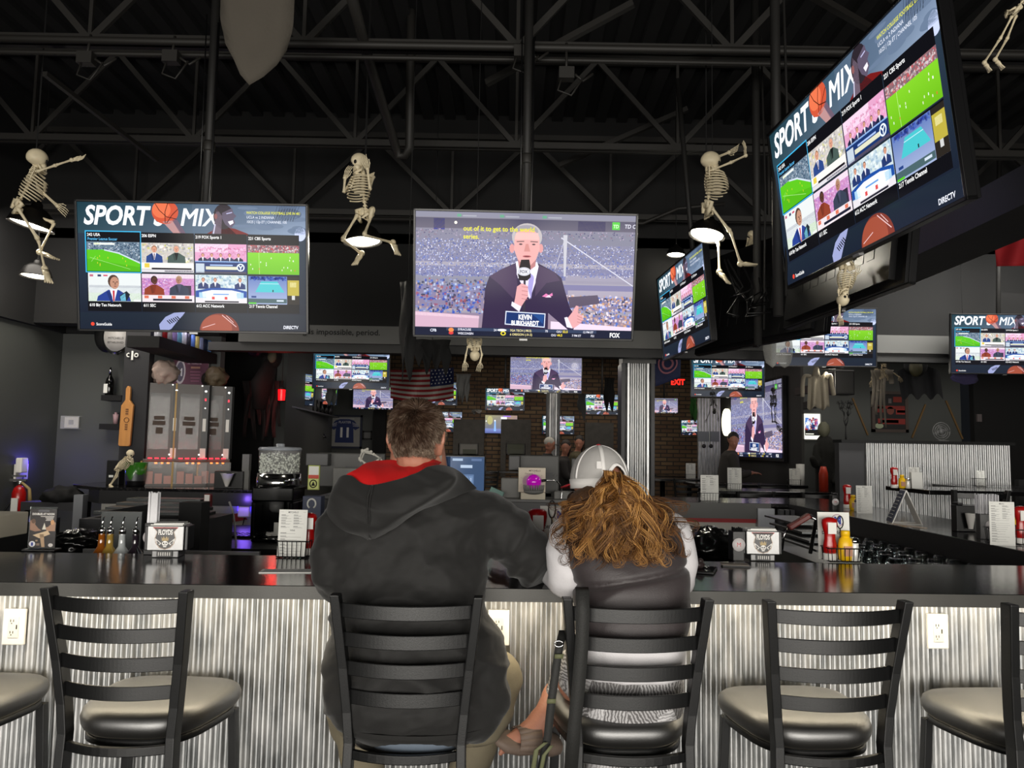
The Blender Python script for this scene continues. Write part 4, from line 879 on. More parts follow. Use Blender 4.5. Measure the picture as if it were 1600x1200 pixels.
# hood hanging down the back: outer shell and red lining
def cr(pts, n=8):
    P_ = [Vector(p) for p in pts]; out = []
    for i in range(len(P_) - 1):
        p0 = P_[max(i - 1, 0)]; p1 = P_[i]; p2 = P_[i + 1]; p3 = P_[min(i + 2, len(P_) - 1)]
        for k in range(n):
            t = k / n; out.append(.5 * ((2 * p1) + (-p0 + p2) * t + (2 * p0 - 5 * p1 + 4 * p2 - p3) * t * t + (-p0 + 3 * p1 - 3 * p2 + p3) * t ** 3))
    out.append(P_[-1]); return out
off = Vector((-.29, 2.33, 0))
def sheet(curves, fold=0., n=10, sc=10, thick=0):
    """surface through several curves (each list of points)"""
    cs = [cr(c, n) for c in curves]; N = len(cs[0]); rows = [cr([c[i] for c in cs], n) for i in range(N)]
    m = MB(); idx = []
    for i, r in enumerate(rows):
        idx.append([m.addv(v - off) for v in r])
    for a, b in zip(idx, idx[1:]):
        for k in range(len(a) - 1): m.face((a[k], b[k], b[k + 1], a[k + 1]), True)
    return m
# rim that runs from the left, round the nape, to the right
yb = 2.235
rimL = P(545, 752, 2.25)
hood_outer = [
    [P(517, 790, 2.28), P(530, 750, 2.27), P(548, 744, 2.25), P(566, 756, 2.225), P(590, 757, 2.215), P(640, 745, 2.235), P(680, 728, 2.25), P(716, 738, 2.30), P(745, 764, 2.36)],
    [P(512, 800, 2.25), P(520, 775, 2.235), P(545, 765, 2.215), P(572, 772, 2.195), P(600, 772, 2.19), P(655, 757, 2.20), P(700, 742, 2.225), P(716, 745, 2.28), P(735, 768, 2.34)],
    [P(520, 815, 2.23), P(530, 805, 2.205), P(552, 793, 2.19), P(578, 790, 2.175), P(610, 786, 2.17), P(665, 768, 2.18), P(706, 752, 2.205), P(712, 757, 2.25), P(722, 772, 2.31)],
    [P(540, 830, 2.22), P(546, 825, 2.20), P(560, 815, 2.185), P(580, 812, 2.17), P(612, 808, 2.17), P(655, 790, 2.175), P(690, 772, 2.20), P(700, 770, 2.24), P(708, 778, 2.29)],
    [P(566, 838, 2.23), P(568, 835, 2.215), P(572, 832, 2.20), P(582, 830, 2.19), P(600, 826, 2.19), P(630, 810, 2.20), P(660, 792, 2.22), P(676, 785, 2.25), P(688, 785, 2.28)],
    [P(576, 844, 2.245), P(577, 843, 2.24), P(579, 843, 2.24), P(583, 842, 2.235), P(590, 840, 2.235), P(612, 828, 2.24), P(640, 808, 2.25), P(660, 796, 2.27), P(674, 790, 2.29)]]
m = sheet(hood_outer)
for i, v in enumerate(m.v):
    w = v + off
    d = .007 * (ridged(Vector((w.x * 3.2 - w.z * 1.0, w.y * 2, w.z * 14 + w.x * 6.5)), 1.3)); m.v[i] = v + Vector((0, -d, d * .5))
m.build('hood', HOOD, man, solid=.006, subsurf=1)
lin = [
    [P(524, 762, 2.275), P(540, 745, 2.27), P(556, 736, 2.29), P(575, 726, 2.34), P(600, 722, 2.37), P(640, 722, 2.35), P(672, 721, 2.34), P(690, 724, 2.36)],
    [P(536, 752, 2.262), P(546, 748, 2.262), P(558, 742, 2.27), P(578, 732, 2.31), P(602, 730, 2.335), P(640, 730, 2.315), P(670, 726, 2.31), P(686, 728, 2.33)],
    [P(545, 756, 2.25), P(555, 754, 2.245), P(566, 752, 2.245), P(585, 746, 2.255), P(606, 742, 2.27), P(642, 738, 2.27), P(674, 730, 2.28), P(692, 732, 2.30)],
    [P(548, 760, 2.235), P(560, 763, 2.225), P(572, 764, 2.22), P(590, 763, 2.215), P(612, 758, 2.22), P(648, 748, 2.238), P(682, 736, 2.255), P(700, 736, 2.29)]]
m = sheet(lin)
for i, v in enumerate(m.v):
    w = v + off; d = .006 * ridged(Vector((w.x * 9, w.y * 3, w.z * 6 + w.x * 5)), 1.6); m.v[i] = v + Vector((0, -d, d))
m.build('hood_lining', HOODRED, man, solid=.004, subsurf=1)
m = MB(); m.tube(cr([P(583, 758, 2.205), P(579, 775, 2.178), P(577, 795, 2.160), P(577, 815, 2.160), P(578, 842, 2.215)], 6), .0016, 6); m.v = [v - off for v in m.v]; m.build('hood_seam', HOOD, man)
m = MB(); m.tube(cr([P(581, 758, 2.205) , P(575.5, 775, 2.178), P(573.5, 795, 2.160), P(574, 815, 2.160), P(577, 842, 2.215)], 6), .0016, 6); m.v = [v - off for v in m.v]; m.build('hood_seam', HOOD, man)
# head
def head_mesh(c, yaw, tilt, k=1., nose=1.):
    """returns list of volumes in world space; c = centre of the cranium"""
    R = Matrix.Rotation(yaw, 3, 'Z') @ Matrix.Rotation(tilt, 3, 'X'); c = Vector(c); T = lambda x, y, z: c + R @ Vector((x * k, y * k, z * k))
    ms = []
    m = MB(); m.ell(c, (.077 * k, .094 * k, .098 * k), 28, 18, R); ms.append(m)           # cranium; +y is the face
    m = MB(); m.ell(T(0, .030, -.055), (.064 * k, .064 * k, .078 * k), 24, 14, R); ms.append(m)  # face
    m = MB(); m.ell(T(0, .055, -.105), (.040 * k, .034 * k, .030 * k), 16, 10, R); ms.append(m)  # chin
    m = MB(); m.ell(T(0, .0, -.085), (.062 * k, .05 * k, .04 * k), 16, 10, R); ms.append(m)  # jaw
    ms.append(limb([T(0, .088, -.012), T(0, .104, -.040), T(0, .112, -.052)], [.008 * k, .011 * k, .013 * k], 10))  # nose
    for s in (-1, 1):
        m = MB(); m.ell(T(s * .032, .082, .002), (.020 * k, .010 * k, .007 * k), 12, 8, R); ms.append(m)  # brow
        m = MB(); m.ell(T(s * .035, .070, -.040), (.022 * k, .016 * k, .018 * k), 12, 8, R); ms.append(m)  # cheek
        # ear: rim and lobe
        rim = [T(s * .074, .004, -.048), T(s * .082, -.012, -.030), T(s * .088, -.022, -.008), T(s * .087, -.014, .014), T(s * .080, .004, .016), T(s * .075, .010, -.004)]
        ms.append(limb(rim, [.007 * k, .0065 * k, .006 * k, .006 * k, .006 * k, .006 * k], 8)); m = MB(); m.ell(T(s * .078, -.006, -.016), (.006 * k, .016 * k, .028 * k), 10, 8, R); ms.append(m)
    m = MB(); m.ell(T(0, .092, -.078), (.022 * k, .010 * k, .006 * k), 12, 8, R); ms.append(m)
    m = MB(); m.ell(T(0, .090, -.088), (.019 * k, .010 * k, .006 * k), 12, 8, R); ms.append(m)
    return ms, T, R
def eyes(T, k, parent, off, iris=(.25, .35, .45)):
    for s in (-1, 1):
        m = MB(); m.ell(T(s * .031, .083, -.014), (.012 * k,) * 3, 12, 8); m.v = [v - off for v in m.v]; e = m.build('eye', mat('eye_white', (.85, .83, .8), .2), parent)
        m = MB(); m.ell(T(s * .031, .0925, -.014), (.005 * k, .0035 * k, .005 * k), 10, 6); m.v = [v - off for v in m.v]; m.build('iris', mat('eye_iris', iris, .2), e)
mc = P(652, 684, 2.36)
hm, T, R = head_mesh(mc, radians(-9), radians(-6), 1.0)
hm.append(limb([P(653, 745, 2.41), P(653, 715, 2.40), T(0, -.01, -.06)], [.062, .060, .058]))
HEADSK = SKIN
union_mesh(loc_all(hm), .0045, 'head', SKIN, man, 4)
eyes(T, 1.0, man, off)
# glasses
m = MB(); GL = mat('black_glasses_frame', (.04, .04, .045), .3)
for s in (-1, 1):
    m.tube([T(s * .084, -.008, .012) - off, T(s * .082, .05, .006) - off, T(s * .066, .098, .0) - off], .0022, 6)
    m.tube([T(s * .034 + s * .026 * cos(a), .106, -.014 + .02 * sin(a)) - off for a in [2 * pi * k / 16 for k in range(17)]], .0015, 6)
m.tube([T(-.010, .108, -.008) - off, T(.010, .108, -.008) - off], .0015, 6); m.build('glasses', GL, man)
# short greying beard on the jaw
def strands(n, gen, name, m_, parent, width=.0011, cols=None, seg=4, seed=1, attr='Col'):
    """n tapered hair strands; gen(rnd) -> (root, list of points, colour)"""
    R = random.Random(seed); m = MB(); m.smooth = True
    for i in range(n):
        g = gen(R)
        if g is None: continue
        pts, col, wd = g
        m.col = col; K = len(pts)
        d0 = (pts[-1] - pts[0]).normalized(); sd = d0.cross(Vector((R.uniform(-1, 1), R.uniform(-1, 1), R.uniform(-1, 1)))).normalized()
        L = [];
        for j, p in enumerate(pts):
            w_ = wd * (1 - .75 * (j / (K - 1)) ** 2); L.append((m.addv(p - sd * w_), m.addv(p + sd * w_)))
        for a, b in zip(L, L[1:]): m.face((a[0], a[1], b[1], b[0]))
    return m.build(name, m_, parent)
HAIRM = mat('grey_brown_hair', (.4, .32, .25), .6, attr='Col', spec=.3)
RT = R.copy(); RTi = R.transposed()
def hair_scalp(Rn, T=T, R=RT):
    while True:
        a = Rn.uniform(0, 2 * pi); z = Rn.uniform(-.95, 1)
        d = Vector((sqrt(1 - z * z) * cos(a), sqrt(1 - z * z) * sin(a), z))
        # hairline: keep the back and the sides above the ears, leave the face free
        if d.y > .45 and d.z < .55: continue
        if d.z < -.62: continue
        if d.y > -.1 and d.z < -.02 : continue
        if abs(d.x) > .8 and d.z < -.12: continue
        break
    p0 = T(d.x * .078, d.y * .095, d.z * .099)
    crown = Vector((.12, -.62, .77)); fl = (d - crown * d.dot(crown)); fl = fl.normalized() if fl.length > .01 else Vector((1, 0, 0))
    sw = crown.cross(fl) * .55; h = Vector((fl + sw)); top = max(0, d.z)
    L = .014 + .022 * top + Rn.uniform(-.004, .006)
    if d.z < -.3: L *= .55
    down = Vector((0, 0, -1)) if d.z < .3 else Vector((0, 0, 0))
    nrm = R @ d; dirn = R @ (h * .9 + down * .7 + Vector((Rn.uniform(-.4, .4), Rn.uniform(-.4, .4), Rn.uniform(-.4, .4))))
    dirn = (dirn - nrm * dirn.dot(nrm)).normalized()
    lift = .55 + .5 * top
    pts = [p0 - nrm * .002]; p = p0.copy()
    for j in range(3): p = p + (dirn * (.75 + .1 * j) + nrm * lift * (1 - .35 * j)).normalized() * L / 3; pts.append(p.copy())
    g = fbm(d, 5.5) * .8 + Rn.uniform(-.2, .2) + .36
    side = min(1, max(0, (abs(d.x) - .45) * 2) + max(0, -.1 - d.z) * 1.5)
    br = Vector((.19, .12, .08)); gr = Vector((.52, .46, .40)); c = br.lerp(gr, min(1, max(0, g * .6 + side * .5)))
    return [q - off for q in pts], tuple(c), .0011
m = MB(); 
m.ell(mc, (.0795, .0965, .1005), 32, 20, RT); keep = []
for f in m.f:
    c = sum((m.v[k] for k in f), Vector()) / len(f); d = RTi @ (c - mc); d = Vector((d.x / .0795, d.y / .0965, d.z / .1005))
    if (d.y > .45 and d.z < .55) or d.z < -.58 or (d.y > -.1 and d.z < 0) or (abs(d.x) > .8 and d.z < -.1): continue
    keep.append(f)
m.f = keep; m.m = [0] * len(keep); m.c = [None] * len(keep); m.sm = [True] * len(keep); m.v = [v - off for v in m.v]
hb = m.build('hair', [mat('hair_base', (.27, .205, .155), .8)], man)
strands(15000, hair_scalp, 'hair_strands', HAIRM, hb, seed=3)
def beard(Rn):
    s = 1 if Rn.random() < .6 else -1; t = Rn.random()
    p = T(s * (.066 - .03 * t * t), .012 + .05 * t, -.035 - .062 * t + Rn.uniform(-.012, .018)); n_ = (p - mc).normalized(); q = p + n_ * .004
    pts = [q, q + n_ * .005 + Vector((0, 0, -.004)), q + n_ * .007 + Vector((0, 0, -.010))]
    return [a - off for a in pts], (.6, .56, .52), .001
strands(1500, beard, 'beard', HAIRM, man, seed=5)

# ---------------------------------------------------------------- the woman
WO = Vector((.34, 2.34, 0))
woman = thing('person', 'woman in a white mesh cap and dark vest with long curly blonde hair', 'person', WO)
VEST = mat('dark_taupe_vest', (.21, .185, .19), .5, 0, .12, 350, sheen=.15)
WHITEC = mat('white_shirt_cloth', (.80, .79, .80), .8, 0, .15, 250)
PALM = bpy.data.materials.new('palm_leaf_print_cloth'); PALM.use_nodes = True; nt = PALM.node_tree; b = nt.nodes['Principled BSDF']; b.inputs['Roughness'].default_value = .8
tc = nt.nodes.new('ShaderNodeTexCoord'); mp = nt.nodes.new('ShaderNodeMapping'); mp.inputs['Scale'].default_value = (1, 1, 1)
vo = nt.nodes.new('ShaderNodeTexVoronoi'); vo.inputs['Scale'].default_value = 11
wv = nt.nodes.new('ShaderNodeTexWave'); wv.inputs['Scale'].default_value = 34; wv.inputs['Distortion'].default_value = 5; wv.inputs['Detail Scale'].default_value = 2; wv.inputs['Detail'].default_value = 2
vr = nt.nodes.new('ShaderNodeVectorRotate'); vr.rotation_type = 'Y_AXIS'
ml = nt.nodes.new('ShaderNodeMath'); ml.operation = 'MULTIPLY'; ml.inputs[1].default_value = 6.3
cr_ = nt.nodes.new('ShaderNodeValToRGB'); cr_.color_ramp.elements[0].color = (.10, .095, .095, 1); cr_.color_ramp.elements[0].position = .25; cr_.color_ramp.elements[1].color = (.55, .54, .55, 1); cr_.color_ramp.elements[1].position = .8
nt.links.new(tc.outputs['Object'], mp.inputs[0]); nt.links.new(mp.outputs[0], vo.inputs['Vector']); sp = nt.nodes.new('ShaderNodeSeparateColor'); nt.links.new(vo.outputs['Color'], sp.inputs[0]); nt.links.new(sp.outputs[0], ml.inputs[0]); nt.links.new(ml.outputs[0], vr.inputs['Angle']); nt.links.new(mp.outputs[0], vr.inputs['Vector']); nt.links.new(vr.outputs[0], wv.inputs['Vector']); ad = nt.nodes.new('ShaderNodeMath'); ad.operation = 'MULTIPLY_ADD'; ad.inputs[1].default_value = .45; nt.links.new(wv.outputs['Fac'], ad.inputs[0]); m3 = nt.nodes.new('ShaderNodeMath'); m3.operation = 'MULTIPLY'; m3.inputs[1].default_value = .5; nt.links.new(sp.outputs[1], m3.inputs[0]); nt.links.new(m3.outputs[0], ad.inputs[2]); nt.links.new(ad.outputs[0], cr_.inputs[0]); nt.links.new(cr_.outputs[0], b.inputs['Base Color'])
wl = lambda ps: loc_all(ps, WO)
wt = loft([ringpx(1000, 905, 1066, 2.30, .13, .105), ringpx(980, 898, 1074, 2.30, .135, .12), ringpx(950, 896, 1077, 2.31, .135, .122), ringpx(915, 896, 1075, 2.33, .135, .12), ringpx(880, 888, 1070, 2.35, .13, .115), ringpx(845, 880, 1066, 2.37, .125, .11), ringpx(815, 884, 1056, 2.385, .115, .105), ringpx(795, 900, 1035, 2.395, .09, .085), ringpx(782, 925, 1005, 2.40, .06, .06)])
def fold_w(p, n):
    v = p + WO
    f = .006 * ridged(Vector((v.x * 2, v.y * 2, v.z * 7 - v.x * 3)), 1.8)
    # stitched yoke seam that climbs to the right
    z = P(900 + (v.x - .2) / .34 * 160, 925 - (v.x - .2) / .34 * 30, 2.2).z
    f -= .012 * math.exp(-((v.z - z) / .008) ** 2)
    f += .006 * math.exp(-((v.z - z + .03) / .03) ** 2)
    return f
shwL = P(890, 830, 2.38); shwR = P(1052, 832, 2.38); elwL = P(887, 902, 2.37); elwR = P(1057, 900, 2.42)
wrwL = Vector((.10, 2.66, 1.12)); wrwR = Vector((.60, 2.68, 1.12))
union_mesh(wl([loft([ringpx(1080, 905, 1060, 2.34, .12, .11), ringpx(985, 910, 1062, 2.32, .12, .10), ringpx(880, 915, 1045, 2.36, .10, .08), ringpx(820, 920, 1030, 2.38, .08, .07), ringpx(795, 925, 1005, 2.40, .05, .05), ringpx(770, 935, 985, 2.40, .045, .045)]), limb([shwL, elwL, wrwL], [.032, .028, .024]), limb([shwR, elwR, wrwR], [.032, .028, .024]),
    limb([(.22, 2.40, .80), (.215, 2.53, .795)], [.07, .04]), limb([(.44, 2.40, .80), (.42, 2.56, .78)], [.075, .05]), limb([(.215, 2.53, .795), P(862, 1100, 2.52), P(838, 1128, 2.49)], [.045, .034, .032]), limb([(.42, 2.56, .76), (.32, 2.50, .50)], [.05, .035])] + hand(wrwL, (.3, .9, 0), (0, 0, 1), 1, .4, .9) + hand(wrwR, (-.5, .8, 0), (0, 0, 1), -1, .4, .9)), .008, 'body', SKIN, woman, 4)
union_mesh(wl([wt]), .008, 'vest', VEST, woman, 6, fold_w)
union_mesh(wl([limb([P(893, 835, 2.40), P(884, 872, 2.38), P(886, 905, 2.37), (.14, 2.52, 1.115), wrwL], [.068, .060, .056, .047, .036]), limb([P(1045, 835, 2.40), P(1060, 870, 2.40), P(1058, 905, 2.42), wrwR], [.068, .056, .052, .034]), loft([ringpx(1052, 902, 1066, 2.33, .13, .118), ringpx(1020, 900, 1070, 2.32, .13, .116), ringpx(985, 904, 1070, 2.31, .12, .105), ringpx(940, 910, 1060, 2.33, .10, .09)])]), .008, 'shirt', WHITEC, woman, 5, lambda p, n: .005 * ridged(Vector((p.x * 5, p.y * 3, p.z * 6 + p.x * 5)), 2))
union_mesh(wl([loft([ringpx(1128, 912, 1050, 2.32, .14, .10), ringpx(1105, 893, 1064, 2.33, .17, .125), ringpx(1070, 890, 1068, 2.34, .17, .13), ringpx(1040, 902, 1064, 2.34, .14, .118)]), limb([(.24, 2.38, .83), (.215, 2.53, .795), P(872, 1082, 2.52)], [.09, .058, .040]), limb([(.44, 2.38, .83), (.42, 2.56, .78), (.31, 2.50, .50), (.30, 2.50, .36)], [.095, .075, .06, .055])]), .01, 'trousers', PALM, woman, 5, lambda p, n: .004 * ridged(Vector((p.x * 4, p.y * 3, p.z * 7)), 2.2))
# foot in a clog, crossed to the left
hl = P(862, 1122, 2.50); toe = P(778, 1178, 2.42)
CLOG = mat('taupe_foam_clog', (.43, .37, .33), .65, 0, .1, 200)
d = (P(775, 1165, 2.42) - P(868, 1148, 2.50)); dn = d.normalized()
union_mesh(wl([limb([P(868, 1085, 2.54), P(856, 1112, 2.50), P(838, 1136, 2.48), P(812, 1152, 2.45), P(796, 1162, 2.43)], [.042, .040, .040, .030, .022])] + [limb([P(806 - k * 3, 1146 + k * 6, 2.44), P(797 - k * 3, 1150 + k * 6, 2.43), P(790 - k * 2, 1153 + k * 6, 2.425)], [.010, .0095, .008], 8) for k in range(5)]), .0045, 'foot', SKIN, woman, 3)
def clog(m, A, Bp, upv, k=1.):
    """sole with a rocker toe and an open strap over the instep"""
    ax = (Bp - A); L = ax.length; ax.normalize(); up = (upv - ax * upv.dot(ax)).normalized(); sd = ax.cross(up)
    rs = []
    for t, w_, h0, h1 in ((-.03, .018, .0, .018), (0, .034, -.010, .028), (.15, .042, -.018, .034), (.4, .040, -.012, .024), (.65, .046, -.014, .020), (.85, .044, -.010, .026), (.97, .030, .004, .026), (1.02, .012, .012, .024)):
        c = A + ax * (L * t); rs.append([c + sd * (w_ * cos(a)) + up * ((h1 + h0) / 2 + (h1 - h0) / 2 * (1 if sin(a) > 0 else -1) * abs(sin(a)) ** .5) for a in [2 * pi * q / 16 for q in range(16)]])
    m.rings(rs)
    return ax, up, sd, L
m = MB(); A_ = P(872, 1158, 2.50); B_ = P(772, 1152, 2.41); up = (Vector((0, 0, 1)) + Vector((.25, -.25, 0))).normalized()
ax, up, sd, L = clog(m, A_ - up * .018, B_ - up * .018, up)
rs = []
for j in range(9):
    a = pi * j / 8; w_ = .046; c0 = A_ + ax * L * .52
    rs.append([c0 + ax * o + sd * (w_ * cos(a)) + up * (-.012 + (.052 - o * .25) * sin(a)) for o in (-.036, .034)])
for a_, b_ in zip(rs, rs[1:]):
    i = [m.addv(q) for q in (a_[0], a_[1], b_[1], b_[0])]; m.face(i)
m.v = [v - WO for v in m.v]; m.build('clog', CLOG, woman, solid=.004)
m = MB(); clog(m, Vector((.26, 2.42, .30)), Vector((.28, 2.64, .30)), Vector((0, 0, 1))); m.v = [v - WO for v in m.v]; m.build('clog', CLOG, woman)
# head
wc = P(938, 762, 2.36)
hm, T2, R2 = head_mesh(wc, radians(28), radians(-8), .93)
hm.append(limb([P(958, 805, 2.41), T2(0, -.01, -.08)], [.046, .046]))
union_mesh(wl(hm), .0045, 'head', SKIN, woman, 4); eyes(T2, .93, woman, WO, (.3, .25, .2))
# cap: crown panels in mesh, white seams, closure arch, red button and brim
CAPM = mat('white_mesh_fabric', (.70, .69, .68), .8, 0, .5, 900); CAPW = mat('white_cap_twill', (.86, .85, .84), .75, 0, .2, 300); CAPR = mat('red_cap_twill', (.62, .10, .14), .7)
cc = P(937, 751, 2.36); CR = Matrix.Rotation(radians(28), 3, 'Z') @ Matrix.Rotation(radians(-4), 3, 'X'); rx_, ry_, rz_ = .0850, .098, .104
def capp(th, ph, k=1.): # ph azimuth (0 = +x, 90 = front), th from the top
    h = max(cos(th), -.2)
    return cc + CR @ Vector((sin(min(th, pi / 2 + .12)) * cos(ph) * rx_ * k, sin(min(th, pi / 2 + .12)) * sin(ph) * ry_ * k, h * rz_ * k)) - WO
m = MB(); nth, nph = 22, 64; thm = pi / 2 + .18
def hole(th, ph): # closure opening at the back
    dph = (ph - radians(270) + pi) % (2 * pi) - pi
    x = dph * .095; z = (thm - .26 - th) * .1
    return (z > 0 - .0 and (x / .030) ** 2 + (z / .036) ** 2 < 1)
idx = {}
for j in range(nth + 1):
    for i in range(nph): idx[i, j] = m.addv(capp(.02 + (thm - .02) * j / nth, 2 * pi * i / nph, 1 + .02 * (1 - (j / nth))))
for j in range(nth):
    for i in range(nph):
        th, ph = .02 + (thm - .02) * (j + .5) / nth, 2 * pi * (i + .5) / nph
        if hole(th, ph): continue
        m.face((idx[i, j], idx[i, j + 1], idx[(i + 1) % nph, j + 1], idx[(i + 1) % nph, j]))
cap = m.build('cap', CAPM, woman, solid=.002)
def strip(pts, w_, name, mt, par, lift=.0015):
    m = MB(); L = []
    for i, p in enumerate(pts):
        a = pts[max(i - 1, 0)]; b = pts[min(i + 1, len(pts) - 1)]; t = (b - a).normalized(); n_ = (p - (cc - WO)).normalized(); s_ = t.cross(n_).normalized()
        L.append((m.addv(p + n_ * lift - s_ * w_), m.addv(p + n_ * lift + s_ * w_)))
    for a, b in zip(L, L[1:]): m.face((a[0], b[0], b[1], a[1]))
    return m.build(name, mt, par, solid=.0012)
for k in range(6):
    ph = radians(90 + 60 * k + 30)
    strip([capp(.05 + (thm - .30) * t / 12, ph, 1.02 - .018 * t / 12) for t in range(13)], .0058, 'seam_tape', CAPW, cap)
def band(a0, a1): return [capp(thm - .10, radians(a), 1.0) for a in range(a0, a1, 5)]
strip(band(-68, 250), .014, 'sweatband', CAPW, cap, .002)
strip([capp(thm - .24 - .38 * max(0, sin(pi * t / 14)) ** .8, radians(270 - 24 + 48 * t / 14), 1.005) for t in range(15)], .0055, 'closure_arch', CAPW, cap, .003)
m = MB(); m.ell(capp(0, 0, 1.03), (.008, .008, .005), 12, 8); m.build('button', CAPR, cap)
m = MB(); L = []
for i in range(17):
    ph = radians(90 - 62 + 124 * i / 16); p = capp(thm - .06, ph, 1.0); f = CR @ Vector((cos(ph) * .3, 1, -.12)); ext = .068 * sin(pi * (i + .6) / 17.2) ** .6; L.append((m.addv(p), m.addv(p + f * ext * .5 + Vector((0, 0, .004))), m.addv(p + f * ext)))
for a, b in zip(L, L[1:]): m.face((a[0], a[1], b[1], b[0])); m.face((a[1], a[2], b[2], b[1]))
m.build('brim', CAPR, cap, solid=.003)
m = MB(); p = capp(1.15, radians(232), 1.0); n_ = (p + WO - cc).normalized(); s_ = Vector((0, 0, 1)).cross(n_).normalized(); u_ = n_.cross(s_)
for q in ((-.008, .008, -.012, .012),): m.poly([p + n_ * .003 + s_ * q[0] + u_ * q[2], p + n_ * .003 + s_ * q[1] + u_ * q[2], p + n_ * .003 + s_ * q[1] + u_ * q[3], p + n_ * .003 + s_ * q[0] + u_ * q[3]])
m.build('cap_tag', CAPW, cap, solid=.001)
# curly hair
HAIRW = mat('curly_blonde_hair', (.6, .42, .2), .45, attr='Col', spec=.45)
PT = P(955, 748, 2.25)
def lock(Rn):
    mode = Rn.random()
    if mode < .45:   # ponytail falling from the cap opening
        p = PT + Vector((Rn.uniform(-.020, .026), Rn.uniform(-.014, .02), Rn.uniform(-.02, .022)))
        tx = Rn.gauss(.25, .75); tgt = P(952 + 55 * tx + Rn.gauss(0, 10), 856 + Rn.uniform(-62, 24), 2.165 + abs(tx) * .02 + Rn.uniform(-.015, .04))
        m1 = P(960 + 20 * tx, 768 + Rn.uniform(-12, 16), 2.19 + Rn.uniform(-.012, .03)); br = .3 + Rn.random() * .7
        ctrl = [p, m1, m1.lerp(tgt, .55) + Vector((Rn.gauss(.004, .014), Rn.gauss(-.008, .008), .010)), tgt]
    else:            # loose hair from under the cap spreading over the shoulders
        u = Rn.uniform(-1, 1); p = P(937 + 44 * u, 772 + Rn.uniform(-6, 8), 2.285 + .06 * u * u)
        uu = u * (1.12 if u > 0 else .9)
        tgt = P(958 + 92 * uu + Rn.gauss(0, 9), 842 + Rn.uniform(-44, 44) - 8 * abs(u), 2.215 + .045 * abs(u) + Rn.uniform(-.02, .03)); br = Rn.random() * .66 + .1 * abs(u)
        ctrl = [p, p.lerp(tgt, .35) + Vector((u * -.004, -.02, .004)), p.lerp(tgt, .7) + Vector((u * .006, -.012, .004)), tgt]
    return cr(ctrl, 11), Rn.uniform(0, 6.28), Rn.uniform(1.1, 2.6) * Rn.choice((-1, 1)), Rn.uniform(.005, .015), br, Rn.random() < .5, Rn.choice((-1, 1)), Rn.uniform(.007, .015)
lo = Vector((.17, .10, .05)); mid = Vector((.42, .27, .125)); hi = Vector((.74, .55, .31))
Rn = random.Random(21); m = MB(); m.smooth = True
for i in range(330):
    pts, ph, fr, am, br, tip, sg, rt = lock(Rn)
    for st in range(Rn.choice((5, 7, 9, 12))):
        K = len(pts); out = []; o = Vector((Rn.gauss(0, .0032), Rn.gauss(0, .0032), Rn.gauss(0, .003))); dp = Rn.gauss(0, .28); a_s = am * Rn.uniform(.8, 1.2)
        for j, q in enumerate(pts):
            t = j / (K - 1); a = a_s * min(1, t * 1.6) * (1 + .7 * t); w_ = ph + dp + fr * 6.28 * t
            out.append(q + o * (.6 + .9 * t) + Vector((cos(w_) * a, sin(w_) * a * .7, sin(w_ * .8) * a * .5)))
        if tip:
            q = out[-1]
            for j in range(1, 8): a = j * .6; out.append(q + Vector((sg * rt * (1 - cos(a)), 0, -rt * sin(a))))
        b2 = max(0, min(1, br + Rn.gauss(0, .12))); c = lo.lerp(mid, b2 / .55) if b2 < .55 else mid.lerp(hi, (b2 - .55) / .45)
        m.col = tuple(c); K = len(out); r0 = Rn.uniform(.0009, .0018)
        m.tube([q - WO for q in out], [r0 * (1 - .8 * (j / (K - 1)) ** 2) for j in range(K)], 3, False)
hw = m.build('hair', HAIRW, woman)
m = MB()   # the dense mass below the strands
m.ell(P(942, 800, 2.29), (.115, .055, .075), 22, 14); m.ell(P(958, 832, 2.25), (.13, .035, .07), 22, 14); m.ell(P(938, 778, 2.31), (.070, .05, .045), 20, 12); m.ell(P(960, 770, 2.235), (.042, .028, .055), 18, 12)
hv = union_mesh(wl([m]), .008, 'hair_mass', mat('brown_hair_mass', (.27, .175, .095), .7, 0, .8, 60), hw, 3, lambda p, n: .008 * ridged(Vector((p.x * 14, p.y * 8, p.z * 4)), 2.2))
